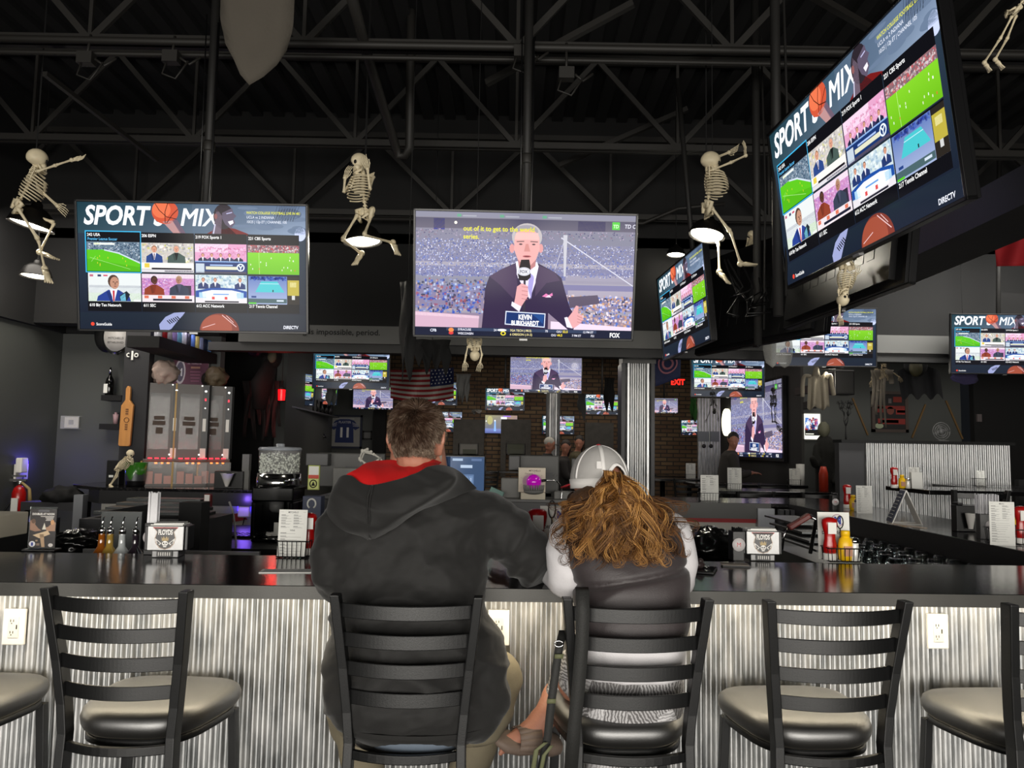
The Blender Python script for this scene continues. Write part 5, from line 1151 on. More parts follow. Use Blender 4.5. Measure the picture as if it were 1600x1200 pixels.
# ------------------------------------------------------------- plastic skeletons
def bone(m, a, b, r, k0=1.7, k1=1.7):
    a = Vector(a); b = Vector(b); L = (b - a).length
    m.tube([a, a.lerp(b, .06), a.lerp(b, .16), a.lerp(b, .5), a.lerp(b, .84), a.lerp(b, .94), b], [r * k0 * .8, r * k0, r * 1.1, r * .85, r * 1.1, r * k1, r * k1 * .8], 8)
def skull(par, c, fwd, up, h, o):
    """h = skull height"""
    fwd = Vector(fwd).normalized(); up = Vector(up); up = (up - fwd * up.dot(fwd)).normalized(); sd = fwd.cross(up); R = Matrix((sd, fwd, up)).transposed(); c = Vector(c)
    T = lambda x, y, z: c + R @ Vector((x * h, y * h, z * h)) - o
    m = MB()
    def sh(d):
        q = 1.
        for s in (-1, 1):
            e = (d - Vector((s * .38, .86, -.22)).normalized()).length; q -= .22 * math.exp(-(e / .22) ** 2)
        e = (d - Vector((0, .85, -.55)).normalized()).length; q -= .10 * math.exp(-(e / .12) ** 2)
        if d.z < -.3 : q -= .16 * min(1, (-.3 - d.z) * 2) * (1 if d.y < .3 else .3)
        return q
    m.ell(T(0, 0, .08) , (.33 * h, .42 * h, .40 * h), 26, 18, R, sh)
    m.ell(T(0, .22, -.24), (.20 * h, .16 * h, .16 * h), 14, 10, R)
    s_ = m.build('skull', BONE, par)
    m = MB(); m.tube([T(-.23, .02, -.22), T(-.20, .16, -.42), T(-.09, .34, -.50), T(.09, .34, -.50), T(.20, .16, -.42), T(.23, .02, -.22)], [.045 * h, .055 * h, .065 * h, .065 * h, .055 * h, .045 * h], 8)
    m.build('jaw', BONE, s_)
    for s in (-1, 1):
        m = MB(); m.ell(T(s * .125, .335, -.02), (.085 * h, .05 * h, .085 * h), 12, 8, R); m.build('eye_socket', MATTEBLK, s_)
    m = MB(); m.ell(T(0, .375, -.16), (.04 * h, .03 * h, .05 * h), 8, 6, R); m.build('nose_hole', MATTEBLK, s_)
    m = MB()
    for k in range(6): m.cbox((0, 0, 0), (.035 * h, .03 * h, .10 * h), Matrix.Translation(T((k - 2.5) * .042, .375 - abs(k - 2.5) * .015, -.35)) @ R.to_4x4())
    m.build('teeth', BONE, s_)
def bonyhand(m, w, d, nrm, k):
    w = Vector(w); d = Vector(d).normalized(); nrm = Vector(nrm); nrm = (nrm - d * nrm.dot(d)).normalized(); s = d.cross(nrm)
    m.ell(w, (.016 * k,) * 3, 8, 6)
    for i in range(4):
        o = (i - 1.5) * .016 * k; b = w + s * o * .7 + d * .012 * k; p = b + d * .045 * k + s * o * .35; bone(m, b, p, .0035 * k, 1.3, 1.5)
        q = p + d * .03 * k - nrm * .006 * k; bone(m, p, q, .003 * k, 1.3, 1.3); bone(m, q, q + d * .02 * k - nrm * .010 * k, .0026 * k, 1.2, .8)
    b = w + s * .018 * k; q = b + s * .022 * k + d * .03 * k; bone(m, b, q, .0035 * k, 1.3, 1.4); bone(m, q, q + d * .028 * k + s * .004 * k, .003 * k)
def bonyfoot(m, a, toe, k):
    a = Vector(a); toe = Vector(toe); d = (toe - a).normalized(); s = d.cross(Vector((0, 0, 1))); s = s.normalized() if s.length > .1 else Vector((1, 0, 0))
    m.ell(a, (.02 * k,) * 3, 8, 6); L = (toe - a).length
    m.ell(a.lerp(toe, .35), (.020 * k, .020 * k, .014 * k), 8, 6)
    m.tube([a, a.lerp(toe, .5), toe], [.018 * k, .022 * k, .014 * k], 8, True, .6)
    for i in range(4): o = (i - 1.5) * .010 * k; m.tube([a.lerp(toe, .3) + s * o * .5, a.lerp(toe, .75) + s * o, toe + s * o * 1.4 + d * .012 * k], .0055 * k, 6)
def skeleton(label, J, k=1., origin=None, group=None, fwd=None, hips=True, name='skeleton'):
    """J: joint positions in world space. Missing joints drop that limb."""
    V = {a: Vector(b) for a, b in J.items()}
    o = V.get('pelvis', V['chest']); t = thing(name, label, 'skeleton', o, 0, group)
    L = lambda m: (setattr(m, 'v', [v - o for v in m.v]), m)[1]
    neck, chest = V['neck'], V['chest']; spineend = V.get('pelvis', chest); up = (neck - spineend).normalized()
    fw = Vector(fwd or (0, -1, 0)); fw = (fw - up * fw.dot(up)).normalized(); sd = fw.cross(up)
    if 'head' in V: skull(t, V['head'], V.get('look', V['head'] + fw) - V['head'], (V['head'] - neck) if 'skup' not in V else V['skup'], .142 * k, o)
    # spine
    m = MB(); pts = cr([V.get('head', neck), neck, chest, spineend], 8); N = len(pts)
    m.tube(pts, .006 * k, 8)
    for i, q in enumerate(pts):
        if i < 3: continue
        dd = (pts[min(i + 1, N - 1)] - pts[i - 1]).normalized(); s2 = dd.cross(fw).normalized(); f2 = s2.cross(dd)
        m.ell(q, (.014 * k, .013 * k, .0085 * k), 8, 6, Matrix((s2, f2, dd)).transposed()); m.tube([q, q - fw * .022 * k], .0045 * k, 5)
    L(m).build('spine', BONE, t)
    # rib cage
    m = MB(); n = 9; cu = (neck - chest).normalized(); s2 = cu.cross(fw).normalized(); f2 = s2.cross(cu) * 1.; f2 = f2 if f2.dot(fw) > 0 else -f2; c0 = chest + f2 * .035 * k
    H = .155 * k; top = chest + cu * H * .50
    for i in range(n):
        u = i / (n - 1); c = top.lerp(chest - cu * H * .42, u) + f2 * .035 * k; w_ = (.030 + .042 * sin(pi * (.12 + .62 * u))) * k; dpt = (.030 + .038 * sin(pi * (.2 + .55 * u))) * k; gap = 0 if u < .68 else (u - .68) * 2.6
        for sg in (-1, 1):
            pp = [c + s2 * (sg * w_ * sin(a)) - f2 * (dpt * cos(a)) - cu * (.030 * k * (a / pi)) for a in [pi * (.02 + (.96 - gap * .5) * j / 10) for j in range(11)]]
            m.tube(pp, .0043 * k, 6)
    m.tube([top + f2 * .07 * k - cu * .02 * k, c0 + f2 * .068 * k - cu * .03 * k], [.010 * k, .006 * k], 6)
    L(m).build('rib_cage', BONE, t)
    shl = {}
    for S in ('L', 'R'):
        if 'sh' + S in V:
            sh = V['sh' + S]; m = MB(); bone(m, top + f2 * .06 * k, sh, .0045 * k); q = sh.lerp(top, .35) - f2 * .015 * k
            m.prism([(-.028 * k, .02 * k), (.022 * k, .028 * k), (.0, -.055 * k)], .005 * k, Matrix.Translation(q) @ Matrix((s2, f2, cu)).transposed().to_4x4()); m.tube([q, sh], .006 * k, 6); L(m).build('shoulder_bone', BONE, t)
    if 'pelvis' in V and hips:
        pv = V['pelvis']; hu = V.get('hipup', up); hu = Vector(hu).normalized(); hs = hu.cross(fw).normalized() if 'hipside' not in V else V['hipside'].normalized(); hf = hs.cross(hu)
        m = MB()
        for sg in (-1, 1):
            m.tube([pv + hs * sg * .006 * k - hf * .012 * k, pv + hs * sg * .045 * k + hu * .035 * k - hf * .008 * k, pv + hs * sg * .066 * k + hu * .018 * k + hf * .02 * k, pv + hs * sg * .052 * k - hu * .022 * k + hf * .01 * k, pv + hs * sg * .035 * k - hu * .05 * k, pv + hs * sg * .012 * k - hu * .035 * k + hf * .035 * k, pv + hs * sg * .050 * k - hu * .010 * k + hf * .03 * k], [.010 * k, .013 * k, .012 * k, .015 * k, .010 * k, .009 * k, .010 * k], 8)
            m.ell(pv + hs * sg * .042 * k + hu * .016 * k - hf * .002 * k, (.028 * k, .012 * k, .028 * k), 10, 8, Matrix((hs, hf, hu)).transposed())
        m.tube([pv + hu * .03 * k - hf * .015 * k, pv - hu * .03 * k - hf * .02 * k], [.02 * k, .008 * k], 8); L(m).build('pelvis', BONE, t)
    for S in ('L', 'R'):
        if 'el' + S in V:
            m = MB(); bone(m, V['sh' + S], V['el' + S], .0068 * k); a = L(m).build('upper_arm', BONE, t)
            if 'wr' + S in V:
                m = MB(); e, w_ = V['el' + S], V['wr' + S]; d = (w_ - e).normalized(); s3 = d.cross(fw); s3 = (s3.normalized() if s3.length > .1 else sd) * .004 * k
                bone(m, e + s3, w_ + s3, .0048 * k); bone(m, e - s3, w_ - s3, .0042 * k); L(m).build('forearm', BONE, t)
                m = MB(); h_ = V.get('ha' + S, w_ + d * .1); bonyhand(m, w_, h_ - w_, fw if abs(fw.dot((h_ - w_).normalized())) < .9 else up, k * .8); L(m).build('hand', BONE, t)
        if 'kn' + S in V:
            m = MB(); bone(m, V['hp' + S], V['kn' + S], .0085 * k); L(m).build('thigh_bone', BONE, t)
            m = MB(); e, w_ = V['kn' + S], V['an' + S]; s3 = sd * .005 * k; bone(m, e + s3, w_ + s3 * .6, .0068 * k); bone(m, e - s3 * 1.2, w_ - s3, .004 * k); L(m).build('shin_bone', BONE, t)
            m = MB(); bonyfoot(m, w_, V['to' + S], k); L(m).build('foot', BONE, t)
    return t
def px3(Y, **kw): return {a: P(b[0], b[1], Y + (b[2] if len(b) > 2 else 0)) for a, b in kw.items()}
def wire(par_label, a, ztop, name='hanging_wire'):
    m = MB(); m.tube([a, (a.x, a.y, ztop)], .0022, 6); return one(m, name, MATTEBLK, par_label, 'wire')
# pendant lamps
def pendant(px, py, Y, rad, label, tilt=(0, 0), top=4.72, watt=9):
    c = P(px, py, Y); t = thing('pendant_lamp', label, 'pendant lamp', c, 0, 'dome pendant lamps')
    Mx = Matrix.Rotation(radians(tilt[0]), 4, 'Y') @ Matrix.Rotation(radians(tilt[1]), 4, 'X'); k = rad / .13
    m = MB(); pr = [(.133, 0), (.130, .012), (.122, .04), (.100, .085), (.062, .115), (.034, .125), (.028, .15), (.012, .165)]
    m.lathe([(a * k, b * k) for a, b in pr], 28, mtx=Mx, cap=False); m.build('shade', mat('dark_bronze_shade', (.075, .07, .065), .4, .4), t, solid=.002)
    m = MB(); m.lathe([(.118 * k, .012 * k), (.118 * k, .016 * k)], 24, mtx=Mx); g = m.build('diffuser', mat('lit_diffuser', (1, 1, 1), .5, emit=(1, .97, .88), estr=9), t)
    m = MB(); m.tube([Mx @ Vector((0, 0, .15 * k)), (0, .0, .5), (0, 0, top - c.z)], .004, 6); m.build('cord', MATTEBLK, t)
    l = lamp('pendant_light', 'POINT', c + Vector((0, 0, -.03)), watt, (1, .93, .78), .05); l.parent = t; l.location = (0, 0, -.04)
    return t
pendant(48, 354, 4.9, .137, 'lit dome pendant lamp at far left with a skeleton riding it', (12, -2))
pendant(56, 433, 6.6, .125, 'smaller lit dome pendant lamp below the far left one', (2, -2))
pendant(567, 379, 5.0, .125, 'lit dome pendant lamp a skeleton straddles between the two front televisions', (-5, -2))
pendant(1104, 369, 4.6, .108, 'lit dome pendant lamp at right under the waving skeleton', (13, -6))
pendant(1056, 399, 7.0, .085, 'small lit dome pendant lamp half hidden behind the right one', (3, -2), 4.72, 5)
pendant(1300, 577, 8.6, .12, 'lit dome pendant lamp under the ghost-veiled television', (0, 4), 3.45, 8)
pendant(914, 559, 9.2, .10, 'lit dome pendant lamp right of the television below the central one', (0, 4), 3.45, 6)
# rider 1, far left: seen from behind-left, arm stretched to the right
Y = 4.75
J = px3(Y, head=(58, 250, .0), neck=(55, 268, .0), chest=(44, 288, .0), pelvis=(27, 321, 0), shL=(50, 266, .07), shR=(58, 268, -.05), elR=(88, 258, -.06), wrR=(112, 250, -.08), haR=(133, 247, -.08), elL=(60, 295, .03), wrL=(90, 322, .0), haL=(110, 337, .0),
    hpL=(30, 328, .05), knL=(85, 348, .12), anL=(62, 394, .10), toL=(86, 404, .05), hpR=(27, 324, -.05), knR=(60, 375, .03), anR=(70, 420, .02), toR=(76, 440, -.03))
J['look'] = J['head'] + Vector((.7, .6, .0))
skeleton('plastic skeleton riding the far left pendant lamp with one arm stretched right', J, 1.05, fwd=(.85, .5, 0))
wire('thin wire holding the skeleton on the far left pendant lamp', P(57, 240, Y), 4.72)
# rider 2, centre: faces left and toward us
Y = 4.85
J = px3(Y, head=(563, 256), neck=(568, 274), chest=(567, 295), pelvis=(572, 334), shL=(584, 276, .02), shR=(551, 277, -.02), elR=(537, 301, -.05), wrR=(539, 278, -.08), haR=(545, 262, -.08), elL=(578, 296, -.08), wrL=(574, 264, -.12), haL=(567, 245, -.13),
    hpR=(559, 335, -.02), knR=(535, 374, -.10), anR=(565, 396, .05), toR=(555, 412, .0), hpL=(582, 334, .02), knL=(569, 367, -.15), anL=(614, 379, .05), toL=(621, 396, .02))
J['look'] = J['head'] + Vector((-.8, -.75, -.08)); J['hipup'] = Vector((0.1, 0, 1))
skeleton('plastic skeleton straddling the lamp between the front televisions, hands at its face', J, 1.05, fwd=(-.55, -.85, 0))
wire('thin wire holding the skeleton between the front televisions', P(570, 244, Y), 4.72)
# rider 3, right: faces right
Y = 4.5
J = px3(Y, head=(1110, 254), neck=(1108, 266), chest=(1110, 287), pelvis=(1104, 326), shL=(1106, 264, .06), shR=(1112, 266, -.05), elR=(1144, 253, -.05), wrR=(1165, 243, -.05), haR=(1164, 224, -.05), elL=(1122, 245, .10), wrL=(1138, 238, .12),
    hpR=(1110, 322, -.04), knR=(1141, 362, -.06), anR=(1157, 412, -.04), toR=(1179, 414, -.04), hpL=(1101, 326, .04), knL=(1122, 380, .14), anL=(1124, 425, .10), toL=(1137, 441, .06))
J['wrL'] = P(1139, 238, Y + .12); J['look'] = J['head'] + Vector((1, -.05, -.1))
skeleton('plastic skeleton on the right pendant lamp with one arm raised, facing right', J, 1.0, fwd=(1, -.1, 0))
wire('thin wire holding the skeleton on the right pendant lamp', P(1113, 242, Y), 4.72)
# small skeleton behind it
Y = 5.6
J = px3(Y, head=(1174, 367), neck=(1173, 374), chest=(1171, 382), pelvis=(1169, 396), shL=(1168, 374), shR=(1178, 374), elR=(1184, 373, -.05), wrR=(1186, 370, -.08), elL=(1166, 385), wrL=(1166, 396), hpL=(1167, 397), knL=(1168, 412), anL=(1169, 425), toL=(1171, 430), hpR=(1172, 397), knR=(1172, 412), anR=(1171, 428), toR=(1170, 436))
J['look'] = J['head'] + Vector((.7, -.7, 0)); skeleton('small plastic skeleton behind the waving one, by the angled televisions', J, .5, fwd=(.6, -.8, 0))
# upside-down ones
Y = 4.5
J = px3(Y, head=(742, 553), neck=(742, 545), chest=(741, 533, .03), shL=(750, 540), shR=(731, 541), elR=(728, 555), wrR=(726, 566), haR=(726, 574), elL=(753, 554), wrL=(750, 567), haL=(748, 577))
J['look'] = J['head'] + Vector((0, 1, .1)); J['skup'] = Vector((0, 0, -1)); skeleton('plastic skeleton hanging head down beneath the central television', J, .62, fwd=(0, 1, 0))
Y = 3.55
J = px3(Y, head=(1317, 466), neck=(1318, 455), chest=(1318, 440), pelvis=(1322, 415), shL=(1310, 452), shR=(1326, 448), elR=(1336, 436), wrR=(1338, 428), elL=(1312, 480), wrL=(1312, 493), haL=(1314, 501))
J['look'] = J['head'] + Vector((.3, -1, 0)); J['skup'] = Vector((0, 0, -1)); skeleton('plastic skeleton hanging head down under the large angled television', J, .55, fwd=(.2, -1, 0))
Y = 3.3
J = px3(Y, neck=(1630, -60), chest=(1622, -30), pelvis=(1603, -2), hpL=(1586, 24), hpR=(1576, 30), knR=(1565, 48), anR=(1538, 98), toR=(1546, 110), knL=(1577, 50), anL=(1555, 93), toL=(1566, 106))
J['hpR'] = P(1582, 24, Y); J['hpL'] = P(1588, 24, Y + .02)
J = {a: b for a, b in J.items()}; J['pelvis'] = P(1584, 18, Y); J['knR'] = P(1562, 62, Y); J['knL'] = P(1573, 62, Y); J['chest'] = P(1612, -14, Y); J['neck'] = P(1630, -32, Y)
skeleton('legs of a plastic skeleton dangling into the upper right corner', J, .55, fwd=(-1, -.2, 0))
wire('thin wire from which the upper right skeleton hangs', P(1630, -32, Y), 4.72)
# little one leaning on the green ice bucket
Y = 6.75
J = px3(Y, head=(203, 710), neck=(199, 717), chest=(193, 722), pelvis=(185, 731), shL=(194, 716), shR=(199, 718, -.04), elR=(205, 722, -.05), wrR=(207, 717, -.06), haR=(207, 723, -.06), elL=(201, 722, .05), wrL=(205, 718, .05), haL=(207, 724, .05),
    hpL=(184, 732, .02), knL=(181, 743, .02), anL=(172, 758, .02), toL=(177, 762, .0), hpR=(186, 733, -.02), knR=(183, 745, -.02), anR=(172, 759, -.02), toR=(179, 763, -.04))
J['look'] = J['head'] + Vector((.8, -.3, -.35)); skeleton('small plastic skeleton leaning over the green ice bucket on the far counter', J, .62, fwd=(.7, -.2, -.6))
# dark figures and skeletons hung before the far screens
DARKB = mat('dark_bone_plastic', (.10, .09, .08), .6); _bk = BONE
BONE = DARKB
Y = 9.0
J = px3(Y, head=(1208, 610), neck=(1208, 618), chest=(1208, 624), pelvis=(1208, 632), hpL=(1205, 634), knL=(1206, 647), anL=(1207, 659), toL=(1212, 659), hpR=(1210, 634), knR=(1211, 647), anR=(1211, 659), toR=(1216, 662), shL=(1203, 619), shR=(1213, 619))
J['look'] = J['head'] + Vector((0, -1, 0)); skeleton('dark skeleton hanging in front of the pink video wall', J, .55)
J = px3(Y, neck=(1213, 662), chest=(1216, 668), pelvis=(1220, 672), hpL=(1220, 672), knL=(1228, 667), anL=(1236, 666), toL=(1240, 668), hpR=(1221, 674), knR=(1226, 680), anR=(1222, 688), toR=(1226, 690)); del J['hpL'], J['knL']
skeleton('small dark skeleton dangling below the other one at the video wall', J, .35)
Y = 8.6
J = px3(Y, head=(1116, 643), neck=(1115, 635), chest=(1114, 627), pelvis=(1113, 615), shL=(1110, 633), shR=(1120, 633), elL=(1108, 646), wrL=(1104, 656), haL=(1102, 660), elR=(1121, 645), wrR=(1122, 654), haR=(1123, 658))
J['skup'] = Vector((0, 0, -1)); J['look'] = J['head'] + Vector((0, -1, 0)); skeleton('dark skeleton hanging head down before the corrugated panel', J, .42)
for a_, b_ in ((P(1208, 604, 9), 'thin wire holding the dark skeleton before the video wall'), (P(1213, 660, 9), 'thin wire holding the smallest dark skeleton'), (P(1113, 615, 8.6), 'thin wire holding the upside-down dark skeleton'), (P(741, 531, 4.53), 'thin wire behind the central television holding a skeleton')): wire(b_, a_, 4.72 if a_.y < 7 else 3.46)
BONE = _bk
# ------------------------------------------------------------- things on and behind the bar
PRINT = mat('printed_surface', rough=.7, attr='Col')
PRINTG = mat('glossy_print', rough=.25, attr='Col')
def onbar(px, py, z=BARH): return PZ(px, py, z)
def place(o, loc, rz=0): o.location = loc; o.rotation_euler = (0, 0, rz); return o
def circ(n, r, z=0, sx=1, sy=1): return [Vector((r * sx * cos(2 * pi * k / n), r * sy * sin(2 * pi * k / n), z)) for k in range(n)]
def menu_print(w, h, title, sub=None, logo=None, dense=26, seed=1):
    R = random.Random(seed); H = h / w * 100; S = Scr(w, 100., H, .00012)
    S.layer(0); S.rect(0, 0, 100, H, (.86, .86, .84)); S.layer(1)
    if logo:
        S.ring(62, 26, 17, 20, (.66, .55, .60), 32); S.layer(2); S.text('M', 52, 36, 30, (.16, .22, .55), .95, 0, .06); S.layer(1)
        S.text('DRINK', 12, 68, 13, (.15, .15, .17), .9, 0, .03); S.text('Menu', 52, 68, 15, (.15, .15, .17), .8, .4)
        return S
    S.text(title, 50, 12, 8.5, (.25, .25, .27), .85, 0, .01, 'CENTER'); S.rect(6, 8, 16, 8.5, (.4, .4, .4)); S.rect(84, 8, 95, 8.5, (.4, .4, .4)); y = 18
    while y < H - 8:
        if sub and abs(y - H * .42) < 4: S.text(sub, 50, y + 5, 8, (.25, .25, .27), .85, 0, .01, 'CENTER'); y += 10; continue
        for x0 in ((8, 52) if y < H * .4 else (8,)):
            S.rect(x0, y, x0 + R.uniform(14, 22), y + 1.6, (.28, .28, .3)); S.rect(x0, y + 3, x0 + R.uniform(26, 38) * (1 if y < H * .4 else 2), y + 3.9, (.55, .55, .55)); S.rect(x0, y + 5.2, x0 + R.uniform(16, 34), y + 6, (.6, .6, .6))
        y += R.choice((9, 10, 12))
    S.rect(4, H - 5, 96, H - 4.6, (.4, .4, .4)); return S
def card(label, w, h, loc, rz, lean=0, S=None, name='menu', cat='menu', group=None, mtl=None):
    t = thing(name, label, cat, loc, rz, group); t.rotation_euler = (radians(-lean), 0, rz)
    m = MB(); m.box((-w / 2, 0, 0), (w / 2, .003, h)); m.build('card', PAPER, t)
    if S: o = S.mb.build('print', mtl or PRINT, t); o.location = (0, -.0004, h / 2)
    return t
def wire_caddy(label, w, d, h, loc, rz, n=7, group=None, handle=False):
    t = thing('wire_caddy', label, 'wire caddy', loc, rz, group); BW = mat('black_wire', (.10, .10, .105), .35, .6); m = MB(); r = .0016
    def loop(z, ww, dd): m.tube([(-ww, -dd, z), (ww, -dd, z), (ww, dd, z), (-ww, dd, z), (-ww, -dd, z)], r * 1.3, 6)
    a, b = w / 2, d / 2; loop(.004, a * .94, b * .94); loop(h, a, b)
    for k in range(n): 
        x = -a + 2 * a * (k + .5) / n
        for s in (-1, 1): m.tube([(x * .94, s * b * .94, .004), (x, s * b, h)], r, 5)
        m.tube([(x * .94, -b * .94, .004), (x * .94, b * .94, .004)], r, 5)
    for k in range(3):
        y = -b + 2 * b * (k + .5) / 3
        for s in (-1, 1): m.tube([(s * a * .94, y * .94, .004), (s * a, y, h)], r, 5)
    m.build('basket', BW, t)
    if handle:
        m = MB(); m.tube([(0, 0, .004), (0, 0, .13)] + [(.013 * sin(2 * pi * k / 12), 0, .155 - .025 * cos(2 * pi * k / 12)) for k in range(13)], .0026, 8); m.build('handle', BW, t)
    return t
def bottle(kind, label, loc, rz=0, s=1., group=None):
    nm = {'ketchup': 'ketchup_bottle', 'mustard': 'mustard_bottle', 'salt': 'salt_shaker', 'pepper': 'pepper_shaker'}[kind]
    t = thing(nm, label, 'bottle' if kind in ('ketchup', 'mustard') else 'shaker', loc, rz, group); t.scale = (s, s, s)
    if kind == 'ketchup':   # standing on its cap
        m = MB(); m.lathe([(.027, 0), (.028, .004), (.028, .024), (.026, .027)], 24, sy=.8); m.build('cap', WHITEPL, t)
        m = MB(); m.lathe([(.023, .027), (.026, .032), (.027, .06), (.022, .085), (.022, .105), (.028, .125), (.0315, .145), (.030, .160), (.018, .168), (.004, .170)], 26, sy=.72); m.build('bottle_body', RED, t)
        m = MB(); m.box((-.017, -.0235, .105), (.017, -.0215, .150)); m.build('bottle_label', WHITEPL, t)
    elif kind == 'mustard':
        m = MB(); m.lathe([(.022, 0), (.027, .004), (.030, .03), (.030, .065), (.026, .085), (.017, .096), (.016, .098)], 26, sy=.8); m.build('bottle_body', YELLOW, t)
        m = MB(); m.lathe([(.018, .098), (.018, .118), (.016, .121)], 20); m.build('cap', YELLOW, t)
        m = MB(); m.box((-.018, -.0262, .02), (.016, -.0240, .06)); o = m.build('bottle_label', mat('mustard_label', (.75, .55, .45), .5), t)
    else:
        m = MB(); m.lathe([(.019, 0), (.021, .003), (.0195, .03), (.0165, .062), (.0165, .072)], 12); m.build('shaker_body', mat('salt_glass', (.86, .86, .84), .15, coat=.6) if kind == 'salt' else mat('pepper_glass', (.32, .30, .28), .15, coat=.6), t)
        m = MB(); m.lathe([(.0185, .070), (.0185, .080), (.013, .090), (.004, .092)], 18); m.build('lid', CHROME, t)
    return t
# left end: acrylic table sign
S = Scr(.10, 100., 148., .00012); S.layer(0); S.rect(0, 0, 100, 148, (.15, .13, .13)); S.layer(1); S.rect(30, 2, 72, 10, (.3, .3, .32)); S.text('DOUBLES AT NOON', 50, 22, 11, (.88, .86, .84), .82, 0, .03, 'CENTER')
for k, (a, b) in enumerate(((40, 92), (58, 90), (62, 88), (60, 86))): S.rect(a, 26 + k * 5, b, 29 + k * 5, (.72, .70, .68))
S.poly([(2, 44), (14, 40), (22, 50), (20, 58), (34, 74), (46, 82), (22, 86), (2, 80)], (.55, .42, .34)); S.poly([(98, 50), (86, 48), (80, 58), (70, 68), (60, 70), (66, 84), (98, 84)], (.62, .48, .38)); S.poly([(56, 52), (64, 78), (48, 78)], (.8, .78, .72)); S.layer(2); S.ell(14, 46, 8, 9, (.35, .26, .2)); S.ell(86, 50, 7, 10, (.75, .56, .38)); S.poly([(14, 100), (70, 82), (80, 96), (40, 112)], (.78, .68, .55)); S.poly([(40, 96), (56, 96), (62, 146), (50, 146)], (.70, .58, .46)); S.ell(14, 134, 12, 11, (.86, .86, .88)); S.layer(3); S.rect(10, 128, 18, 141, (.2, .25, .55)); S.ell(84, 138, 9, 7, (.82, .80, .78)); S.rect(26, 118, 34, 124, (.6, .5, .4)); S.rect(30, 131, 42, 140, (.5, .42, .36))
l = onbar(65, 860); t = thing('sign_holder', 'clear acrylic table sign on a black base at the left end of the bar', 'table sign', l, .05); m = MB(); m.box((-.062, -.028, 0), (.062, .028, .007)); m.build('base', BLACKPL, t, bevel=.002)
m = MB(); m.box((-.052, -.003, .007), (.052, -.0012, .168)); m.box((-.052, .0012, .007), (.052, .003, .168)); m.build('acrylic_sheet', GLASS, t); o = S.mb.build('insert', PRINTG, t); o.location = (0, -.0035, .085)
m = MB(); m.box((-.05, -.001, .008), (.05, .001, .16)); m.build('backing', BLACKPL, t)
# napkin dispensers
def dispenser(label, loc, rz):
    t = thing('napkin_dispenser', label, 'napkin dispenser', loc, rz)
    m = MB(); m.box((-.066, -.045, .026), (.066, .055, .118)); m.build('body', STEEL, t, bevel=.003)
    m = MB(); m.box((-.078, -.035, .026), (-.066, .045, .116)); m.box((.066, -.035, .026), (.078, .045, .116)); m.build('side_rail', BLACKPL, t, bevel=.003)
    m = MB(); m.box((-.048, -.04, 0), (.048, .045, .026)); m.build('foot', mat('cast_metal', (.42, .42, .42), .4, .8), t, bevel=.003)
    m = MB(); m.box((-.028, -.047, .004), (.028, -.044, .024)); m.build('vent', BLACKPL, t)
    m = MB()
    for k in range(6): m.box((-.022 + k * .008, -.0485, .008), (-.0185 + k * .008, -.0465, .021))
    m.build('vent_slot', WHITEPL, t)
    m = MB(); m.box((-.058, -.035, .116), (.058, .05, .122)); m.smooth = False; m.box((-.05, -.03, .122), (.055, .045, .126), Matrix.Rotation(.12, 4, 'Z')); m.build('napkins', PAPER, t)
    S = Scr(.096, 100., 92., .00012); S.layer(0); S.poly([(2, 3), (98, 3), (82, 22), (90, 45), (84, 68), (70, 84), (50, 90), (30, 84), (16, 68), (10, 45), (18, 22)], (.70, .62, .55)); S.layer(1); S.poly([(5, 4.5), (95, 4.5), (80, 22), (87, 45), (81, 67), (68, 81), (50, 87), (32, 81), (19, 67), (13, 45), (20, 22)], (.09, .08, .085)); S.poly([(2, 3), (98, 3), (94, 9), (6, 9)], (.68, .18, .18))
    S.layer(2); S.text('FLOYDS', 50, 32, 27, (.93, .92, .90), .56, 0, .03, 'CENTER'); S.poly([(36, 38), (40, 48), (44, 38), (50, 47), (56, 38), (60, 48), (64, 38), (62, 56), (38, 56)], (.62, .52, .30))
    S.ell(50, 66, 11, 10, (.92, .91, .89)); S.rect(44, 72, 56, 80, (.92, .91, .89))
    for sg in (-1, 1):
        S.poly([(50 + sg * 12, 66), (50 + sg * 36, 46), (50 + sg * 37, 60), (50 + sg * 33, 56), (50 + sg * 31, 68), (50 + sg * 26, 63), (50 + sg * 22, 74), (50 + sg * 16, 68)], (.84, .83, .81))
    S.layer(3)
    for sg in (-1, 1): S.ell(50 + sg * 4.5, 65, 3.2, 3.2, (.08, .08, .08)); S.poly([(50 + sg * 18, 65), (50 + sg * 31, 54), (50 + sg * 30, 61), (50 + sg * 22, 68)], (.09, .08, .085))
    S.rect(45, 74.5, 55, 75.3, (.1, .1, .1)); S.rect(49, 69, 51, 72, (.1, .1, .1)); o = S.mb.build('sticker', PRINTG, t); o.location = (0, -.0458, .072); return t
dispenser('napkin dispenser with a winged skull sticker at the left of the bar', onbar(263, 869) + Vector((0, .0, 0)), .10)
dispenser('napkin dispenser with a winged skull sticker right of the woman', onbar(1193, 877) + Vector((0, .045, 0)), -.02)
